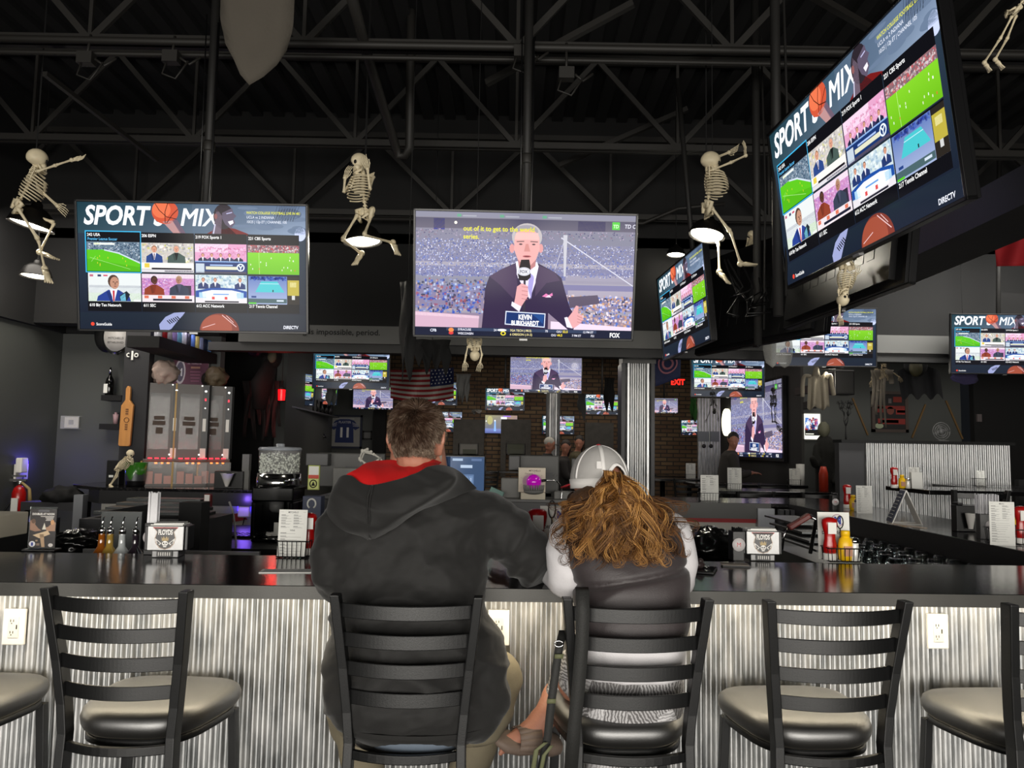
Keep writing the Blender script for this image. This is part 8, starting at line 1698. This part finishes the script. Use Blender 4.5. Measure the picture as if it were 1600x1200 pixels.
# brick wall bays with boards and posters
for k, (x0, x1, y0, pc, lab, lm) in enumerate(((709, 756, 655, (.48, .47, .45), 'pale poster in a grey timber bay left of the beer television', None), (783, 829, 655, (.30, .31, .25), 'dim green poster in a grey timber bay below the beer television', None), (914, 958, 660, (.10, .10, .10), 'black framed sign in a grey timber bay left of the corrugated column', None))):
    a = P(x0, y0, 15.95); b_ = P(x1, 712, 15.95); w_ = b_.x - a.x; m = MB(); G2 = mat('weathered_timber', (.30, .29, .275), .8, 0, .3, 30, var=.15)
    m.box((a.x, 15.9, a.z - .5), (b_.x, 16.04, a.z)); m.box((a.x, 15.88, .9), (a.x + .11, 16.04, a.z - .5)); m.box((b_.x - .11, 15.88, .9), (b_.x, 16.04, a.z - .5)); o = struct(m.build('trim_%d' % (5 + k), G2))
    f = frame(lab, x0 + 9, x1 - 9, y0 + 20, 711, 15.93, (.22, .22, .22), None, 'poster', 'poster', mat_c=pc, b=.02); c = f.location; m = MB()
    if k < 2: m.lathe([(.12, 0), (.12, .003)], 24, mtx=Matrix.Translation((-.05, -.02, .22)) @ Matrix.Rotation(pi / 2, 4, 'X')); m.box((-.12, -.02, -.25), (.16, -.018, -.12)); m.build('print', mat('poster_print_%d' % k, (.33, .34, .30), .7), f)
    else: m.text('DINING', 0, .14, .12, -.02, None, 'CENTER'); [m.box((-.18, -.021, .08 - j * .08), (.18, -.019, .10 - j * .08)) for j in range(3)]; m.build('lettering', PAPER, f)
# exit sign, lit round sign, video wall, backlit poster
t = thing('exit_sign', 'red lit EXIT sign hanging right of the corrugated column', 'exit sign', P(1059, 597, 12.6)); m = MB(); m.box((-.12, .005, -.06), (.12, .04, .06)); m.tube([(0, .02, .06), (0, .02, 3.45 - t.location.z)], .008, 6); m.build('housing', BLACKPL, t); m = MB(); m.text('EXIT', 0, -.042, .13, .0, None, 'CENTER', .85, 0, .03); m.build('lettering', mat('exit_red', (1, .1, .1), .4, emit=(1, .12, .08), estr=3), t)
t = thing('video_wall', 'tall pink-tinted video wall showing the man in a suit', 'video wall', (3.93, 12.45, 2.0)); t.rotation_euler = (0, 0, radians(-90)); s_ = bpy.data.objects.new('screen', FOXMESH); COL.objects.link(s_); s_.parent = t; s_.scale = (2.15, 1, 1.72); m = MB(); m.box((-1.33, .005, -.63), (1.33, .06, .62)); m.build('frame', BEZEL, t)
t = thing('round_sign', 'white glowing round sign left of the pink video wall', 'sign', (3.99, 14.15, P(1147, 660, 14.15).z)); m = MB(); m.lathe([(.25, 0), (.25, .05)], 32, mtx=Matrix.Rotation(-pi / 2, 4, 'Y')); m.build('face', mat('lit_white', (1, 1, .9), .5, emit=(1, .98, .86), estr=2.2), t); m = MB(); m.lathe([(.20, .055), (.21, .055)], 32, mtx=Matrix.Rotation(-pi / 2, 4, 'Y'), cap=False); m.build('ring', GRAYPL, t)
S = Scr(1, 100., 150., .002); R = random.Random(3); S.layer(0); S.rect(0, 0, 100, 150, (.90, .90, .86)); S.layer(1); S.noise(6, 20, 94, 100, 60, [(.12, .2, .45), (.1, .1, .12), (.85, .87, .9), (.3, .45, .7), (.6, .2, .15)], (8, 22), R); S.rect(66, 30, 84, 66, (.85, .12, .1)); S.rect(6, 92, 94, 128, (.10, .10, .10)); S.layer(2); S.rect(10, 116, 60, 122, (.8, .8, .75))
f = frame('bright backlit poster on the dark wall right of the video wall', 1254, 1283, 645, 688, 10.475, (.5, .5, .48), S, 'lightbox', 'poster', b=.012); f.children[-1].data.materials[0] = emat('lightbox_print', strength=1.6)
# corrugated panel with boards, small boxes
t = thing('corrugated_panel', 'corrugated metal wall panel with framed boards left of the video wall', 'wall panel', (0, 0, 0)); a = P(1090, 622, 13); b_ = P(1126, 780, 13); m = MB(); corrugated(m, a.x, b_.x, .1, a.z, 13.0, .05, .008); m.build('sheet', CORR, t)
for x0, x1 in ((1091, 1107), (1110, 1124)): a = P(x0, 674, 12.95); b_ = P(x1, 690, 12.95); m = MB(); m.box((a.x, 12.94, b_.z), (b_.x, 12.97, a.z)); m.build('framed_board', mat('board_grey', (.40, .42, .44), .5), t)
for x in (1100, 1111): m = MB(); m.ell(P(x, 697, 12.9), (.035, .02, .035), 12, 8); m.build('knob', BLACKPL, t)
for x0, x1, y0, y1, Y, lab in ((1304, 1336, 578, 617, 9.0, 'black loudspeaker box under a hanging television on the right'), (1263, 1276, 626, 639, 10.3, 'small black monitor above the backlit poster')):
    a = P(x0, y0, Y); b_ = P(x1, y1, Y); c = (a + b_) / 2; t = thing('loudspeaker', lab, 'loudspeaker', (c.x, Y, c.z)); m = MB(); m.box((a.x - c.x, 0, b_.z - c.z), (b_.x - c.x, .2, a.z - c.z)); m.build('body', BLACKPL, t, bevel=.01); m = MB(); m.box((-.03, .2, -.05), (.03, 10.52 - Y, .05)); m.build('bracket', BLACKMET, t); m = MB(); m.box((a.x - c.x + .02, -.004, b_.z - c.z + .02), (b_.x - c.x - .02, 0, a.z - c.z - .02)); m.build('grille', MATTEBLK, t)
# thin sticks, twigs, pirate skeleton, mask, fan
for (x0, y0), (x1, y1), lab in (((1332, 622), (1356, 680), 'thin wooden stick leaning left of the striped jersey'), ((1446, 632), (1425, 684), 'thin wooden stick leaning right of the striped jersey'), ((1478, 626), (1504, 686), 'thin wooden stick leaning at far right of the wall')): m = MB(); m.beam(P(x0, y0, 10.485), P(x1, y1, 10.485), .02, .02); one(m, 'wooden_stick', mat('dull_wood', (.40, .30, .16), .7), lab, 'stick')
t = thing('twig_tree', 'bare black twig decoration on the right-hand partition', 'halloween decoration', P(1322, 688, 7.56)); R = random.Random(12); m = MB()
def twig(p, d, L, r, n):
    q = p + d * L; m.tube([p, p.lerp(q, .5) + Vector((R.uniform(-.02, .02), 0, 0)), q], [r, r * .8, r * .6], 5)
    if n: [twig(q, (d + Vector((R.uniform(-.9, .9), R.uniform(-.3, .3), R.uniform(-.1, .5)))).normalized(), L * .72, r * .62, n - 1) for _ in range(3)]
twig(Vector((0, 0, 0)), Vector((0, 0, 1)), .14, .010, 4); m.build('branches', MATTEBLK, t)
_b = BONE; BONE = mat('aged_bone', (.50, .45, .36), .6); J = px3(8.8, head=(1380, 566), neck=(1378, 574), chest=(1378, 586), shL=(1388, 578), shR=(1366, 578), elR=(1362, 590), wrR=(1362, 596), haR=(1362, 604), elL=(1398, 584), wrL=(1405, 589), haL=(1409, 596)); J['look'] = J['head'] + Vector((.4, -1, 0)); t = skeleton('skeleton in rags hanging before the striped jersey', J, .8); BONE = _b
o_ = t.location; m = MB(); q = lambda x, y, d=0: P(x, y, 8.8 + d) - o_
for k, (x, y1, w_) in enumerate(((1364, 636, 8), (1371, 648, 7), (1378, 662, 6), (1383, 668, 5), (1391, 600, 14), (1372, 612, 10))): m.grid(lambda u, v: q(x + (u - .5) * w_ * (1 - .5 * v) + 2 * sin(v * 4 + k), 578 + (y1 - 578) * v, -.06 + .03 * sin(v * 5 + k)), 3, 10)
m.build('rags', mat('grey_gauze_rag', (.30, .28, .25), .9), t, solid=.003); m = MB(); m.lathe([(.11, .0), (.06, .02), (.055, .07), (.01, .09)], 16, q(1379, 560)); m.build('hat', mat('brown_felt', (.28, .22, .15), .9), t)
t = thing('witch_figure', 'dark robed figure with a green mask hung high on the right', 'halloween decoration', P(1431, 590, 8.8)); o_ = t.location; m = MB(); m.ell(q(1431, 574) + (0 * o_), (.01, .01, .01), 6, 4); m = MB(); q = lambda x, y, d=0: P(x, y, 8.8 + d) - o_; m.ell(q(1431, 570), (.13, .10, .14), 16, 12); m.grid(lambda u, v: q(1408 + 66 * u - 6 * (1 - v), 580 + 40 * v - 10 * sin(pi * u) * (1 - v) + 5 * sin(u * 20) * v, .05 * sin(u * 12)), 20, 8); m.tube([q(1431, 560), Vector((0, .0, 3.4 - o_.z))], .005, 5); m.build('robe', mat('blue_black_cloth', (.03, .035, .05), .9), t); m = MB(); m.ell(q(1431, 575, -.08), (.07, .06, .10), 16, 12, None, lambda d: 1 + .15 * noise.noise(Vector(d) * 3)); m.build('mask', mat('olive_rubber', (.20, .19, .11), .6), t)
t = thing('fan', 'small round black fan on top of the corrugated booth wall', 'fan', P(1471, 674, 7.56)); m = MB(); [m.tube([(r_ * cos(a2), 0, r_ * sin(a2)) for a2 in [2 * pi * k / 24 for k in range(25)]], .005, 6) for r_ in (.085, .065, .045)]; m.ell((0, 0, 0), (.03, .02, .03), 12, 8); [m.beam((.03 * cos(a2), 0, .03 * sin(a2)), (.07 * cos(a2 + .5), .01, .07 * sin(a2 + .5)), .03, .003, (0, 1, 0)) for a2 in (0, 1.57, 3.14, 4.71)]; m.box((-.05, -.04, -.11), (.05, .04, -.09)); m.tube([(0, 0, -.09), (0, 0, -.11)], .01, 6); m.build('cage', GRAYPL, t)
m = MB(); q = P(1530, 653, 10.18); m.box((q.x - .03, 10.17, q.z - .05), (q.x + .03, 10.2, q.z + .05)); one(m, 'light_switch', mat('dim_white', (.35, .32, .32), .5), 'white light switch on the black wall at far right', 'switch')
# raised seating area, booth partition, tables, stools
wall('floor_raised', (3.2, 3.6, 0), (10.4, 9.4, .16), FLOORM)
t = thing('booth_partition', 'booth partition faced with bright corrugated metal on the right', 'partition', (0, 0, 0)); a = P(1352, 689, 7.5); b_ = P(1579, 690, 7.5); m = MB(); corrugated(m, a.x, b_.x, .16, a.z - .02, 7.5, .042, .009); m.build('corrugated_face', CORR, t); m = MB(); m.box((a.x - .25, 7.46, a.z - .02), (b_.x + .02, 7.66, a.z + .01)); m.build('cap_rail', MATTEBLK, t); m = MB(); m.box((a.x - .25, 7.52, .16), (a.x, 7.62, a.z - .02)); m.build('side_board', DKGRAYPL, t); m = MB(); m.box((b_.x, 7.4, .16), (b_.x + .9, 7.46, 1.28)); m.build('end_board', MATTEBLK, t)
lamp('booth_fill', 'AREA', (4.2, 6.3, 3.3), 60, (1, .97, .9), (1.6, .5), (4.2, 7.5, 1.3))  # added area light without a fixture, brightens the corrugated booth partition
TT = mat('black_table_top', (.05, .05, .055), .16)
tb = thing('high_table', 'black high table before the corrugated booth partition', 'table', (4.0, 6.35, .16), 0, None)
m = MB(); m.box((-.75, -.35, 1.035), (.75, .35, 1.07)); m.build('table_top', TT, tb, bevel=.003); m = MB(); m.tube([(0, 0, .02), (0, 0, 1.035)], .04, 12); m.build('post', BLACKMET, tb); m = MB(); m.lathe([(.28, 0), (.28, .015), (.05, .03)], 24); m.build('base_plate', BLACKMET, tb)
for x, y, z, s_, lab in ((4.75, 6.98, .16, 1, 'black high table at the right end of the corrugated partition'), (3.0, 8.9, 0, 1, 'black high table behind the far counter, reflecting pink light'), (3.2, 10.6, 0, 1, 'second black high table toward the pink video wall'), (2.4, 12.2, 0, 1, 'black high table nearest the pink video wall'), (3.1, 13.4, 0, 1, 'far black high table at the foot of the video wall'), (2.1, 14.2, 0, 1, 'far black high table right of the corrugated column'), (-.6, 14.6, 0, 1, 'far black high table with people seated at it'), (.75, 14.9, 0, 1, 'far black high table beneath the small angled figures')): dup(tb, (x, y, z), 0, lab)
for k, (x, y, z, rz, lab) in enumerate(((3.35, 5.75, .16, 0, 'black ladder-back stool nearest the tent sign, at the raised table'), (4.3, 5.8, .16, 0, 'black ladder-back stool at the middle of the raised table'), (4.75, 5.8, .16, .2, 'black ladder-back stool right of the middle one at the raised table'), (5.3, 6.3, .16, .1, 'black ladder-back stool before the right end of the partition'), (2.5, 8.2, 0, .1, 'black ladder-back stool behind the menu on the far counter'), (3.2, 8.2, 0, 0, 'black ladder-back stool right of the pink-lit table'), (2.6, 9.9, 0, 0, 'black ladder-back stool at the second pink-lit table'), (3.3, 9.9, 0, 0, 'black ladder-back stool below the backlit poster'), (1.9, 11.5, 0, 0, 'black ladder-back stool before the table nearest the video wall'), (2.6, 11.6, 0, 0, 'black ladder-back stool at the table nearest the video wall'), (1.8, 13.5, 0, 0, 'far black stool right of the corrugated column'), (2.3, 13.5, 0, 0, 'far black stool second right of the corrugated column'), (-.9, 13.9, 0, 0, 'far black stool behind the blue keypad register'), (-.4, 13.9, 0, 0, 'far black stool left of the man in the white cap'))): dup(ST, (x, y, z), rz, lab, 'stools at the far tables')
def menu_at(px, py, Z, w, h, lab, caddy=True, Y=None):
    q = PZ(px, py, Z) if Y is None else P(px, py, Y); q = Vector((q.x, q.y, Z)); card(lab, w, h, q, 0, 2, menu_print(w, h, 'MITCHELLS', seed=px)); 
    if caddy: wire_caddy('wire caddy around the ' + lab, w * 1.15, .09, .07, q + Vector((0, .03, 0)), 0)
menu_at(1109, 781, BARH, .155, .225, 'large white menu on the far counter', Y=6.72); menu_at(1143, 0, BARH, .16, .25, 'white menu on the pink-lit table', Y=8.8); menu_at(1232, 0, BARH, .14, .22, 'white menu left of the paper towel roll', Y=10.4); menu_at(1078, 0, BARH, .15, .24, 'white menu on the far table right of the column', Y=12.1)
T16 = 1.23
menu_at(1410, 0, T16, .085, .17, 'white menu on the raised table by the partition', Y=6.35); menu_at(1508, 0, T16, .075, .14, 'small white menu at the right end of the partition', Y=6.95)
def at(px, Y, Z): q = P(px, 700, Y); return (q.x, Y, Z)
bottle('ketchup', 'ketchup bottle on the raised table by the partition', at(1396, 6.3, T16), 0, 1); bottle('mustard', 'mustard bottle on the raised table by the partition', at(1408, 6.25, T16), 0, .9); bottle('salt', 'salt shaker on the raised table by the partition', at(1417, 6.25, T16), 0, .9)
card('small picture card right of the salt on the raised table', .09, .13, at(1432, 6.3, T16), 0, 3, mtl=None); bottle('ketchup', 'ketchup bottle beside the far end of the right arm', at(1334, 7.0, BARH) , 0, 1.0) if False else None
m = MB(); m.lathe([(.055, 0), (.055, .28)], 24); m.lathe([(.02, .28), (.02, .282)], 12); o = one(m, 'paper_towel_roll', PAPER, 'white paper towel roll standing on the second pink-lit table', 'paper towel'); o.location = at(1250, 10.5, BARH)
m = MB(); m.lathe([(.05, 0), (.03, .25), (.02, .26)], 16); o = one(m, 'paper_towel_roll', PAPER, 'white paper roll on the far table before the brick wall', 'paper towel'); o.location = at(756, 14.5, BARH)
m = MB(); m.lathe([(.05, 0), (.05, .2), (.03, .28)], 16); o = one(m, 'sauce_box', mat('orange_red'), 'red and yellow carton on the table below the backlit poster', 'carton'); o.location = at(1286, 8.9, BARH)
t = thing('witch_hat', 'small black witch hat with an orange band on the far table', 'halloween decoration', at(715, 14.45, BARH)); m = MB(); m.lathe([(.14, .04), (.13, .05), (.07, .06), (.04, .17), (.012, .28)], 16); m.build('cone', MATTEBLK, t); m = MB(); m.lathe([(.13, 0), (.15, .03), (.075, .055)], 16); m.build('band', mat('orange_felt', (.75, .25, .12), .8), t)
# people far back
def far_person(label, px, Y, py_head, k, coat, hairc, cap=None, lean=0.):
    c = P(px, py_head, Y); t = thing('person', label, 'person', (c.x, Y, 0)); o_ = t.location; hm, T, R = head_mesh(c, radians(-100 if cap else 170), radians(-20), 1.0); z = c.z
    hm += [limb([c + Vector((0, 0, -.05)), c + Vector((-.03, .05, -.22))], [.05, .05]), limb([c + Vector((-.03, .05, -.25)), (c.x - .05, Y + .08, z - .7)], [.10, .12])]
    for s_ in (-1, 1): hm += [limb([(c.x - .05, Y + .06 + s_ * .16, z - .30), (c.x + .02, Y + .05 + s_ * .22, z - .52), (c.x + .24, Y + s_ * .12, z - .50)], [.045, .04, .03])] + hand((c.x + .24, Y + s_ * .12, z - .5), (1, 0, 0), (0, 0, 1), s_, .4, 1)
    for p in hm: p.v = [v - o_ for v in p.v]
    union_mesh(hm, .011, 'body', SKIN, t, 3)
    cm = [loft([((c.x - .03, Y + .06, z - .17), .07, .09, .09), ((c.x - .04, Y + .06, z - .24), .12, .20, .20), ((c.x - .05, Y + .07, z - .45), .15, .22, .22), ((c.x - .05, Y + .08, z - .80), .16, .20, .20)])]
    for s_ in (-1, 1): cm.append(limb([(c.x - .05, Y + .06 + s_ * .17, z - .28), (c.x + .02, Y + .05 + s_ * .24, z - .52), (c.x + .18, Y + s_ * .14, z - .50)], [.075, .06, .05]))
    for p in cm: p.v = [v - o_ for v in p.v]
    union_mesh(cm, .014, 'jacket', coat, t, 4)
    m = MB(); RT_ = R.copy(); m.ell(T(0, -.015, .02) - o_, (.083, .096, .09), 18, 12, RT_) if cap or hairc[0] < .3 else m.ell(T(0, -.02, .01) - o_, (.09, .10, .10), 18, 12, RT_)
    m.build('cap' if cap else 'hair', cap or mat('hair_%d' % int(hairc[0] * 100), hairc, .7), t)
    if cap: m = MB(); m.ell(T(0, .12, .02) - o_, (.06, .05, .006), 14, 6, RT_); m.build('brim', MATTEBLK, t)
    else: m = MB(); m.tube([T(0, -.05, .03) - o_, T(0, -.09, -.08) - o_, T(0, -.07, -.22) - o_], [.08, .085, .04], 12); m.build('long_hair', MATS['hair_%d' % int(hairc[0] * 100)], t)
    m = MB(); m.box((-.2, -.12, 0), (.15, .25, z - .8)); m.build('trousers', MATTEBLK, t); return t
far_person('man in a white cap and black jacket sitting at a far table', 859, 13.4, 693, 1, mat('black_jacket', (.05, .05, .055), .7), (.3, .3, .3), mat('off_white_cap', (.62, .61, .58), .8))
far_person('dark-haired woman in a dark top at the far table', 884, 13.2, 697, 1, mat('charcoal_top', (.12, .11, .11), .8), (.12, .09, .07)); far_person('person in a khaki coat at the far table right of the dark-haired woman', 905, 13.6, 690, 1, mat('khaki_coat', (.26, .24, .16), .8), (.10, .09, .08))
far_person('person in a grey hooded coat leaning near the round glowing sign', 1146, 11.6, 686, 1, mat('grey_coat', (.20, .19, .18), .9), (.15, .14, .13))
t = thing('ghoul_figure', 'tall dark ghoul figure standing right of the backlit poster', 'halloween decoration', at(1289, 9.6, 0)); m = MB(); zt_ = P(1289, 664, 9.6).z; m.v = []; l_ = loft([((0, 0, .0), .14, .12, .12), ((0, 0, .9), .10, .09, .09), ((0, 0, zt_ - .32), .12, .09, .09), ((0, 0, zt_ - .2), .09, .08, .08), ((0, 0, zt_ - .14), .05, .05, .05)]); union_mesh([l_, limb([(-.1, 0, zt_ - .28), (-.14, -.08, zt_ - .5), (-.22, -.16, zt_ - .42)], [.045, .04, .03]), limb([(.1, 0, zt_ - .28), (.12, -.05, zt_ - .55), (.06, -.14, zt_ - .7)], [.045, .04, .03])], .012, 'robe', mat('ash_cloth', (.11, .11, .10), .9, 0, .5, 30), t, 3, lambda p, n: .012 * ridged(Vector((p.x * 8, p.y * 8, p.z * 2)), 2)); m = MB(); m.ell((-.02, -.02, zt_ - .06), (.07, .08, .10), 16, 12, None, lambda d: 1 + .12 * noise.noise(Vector(d) * 3)); m.build('head', mat('dim_bone'), t)
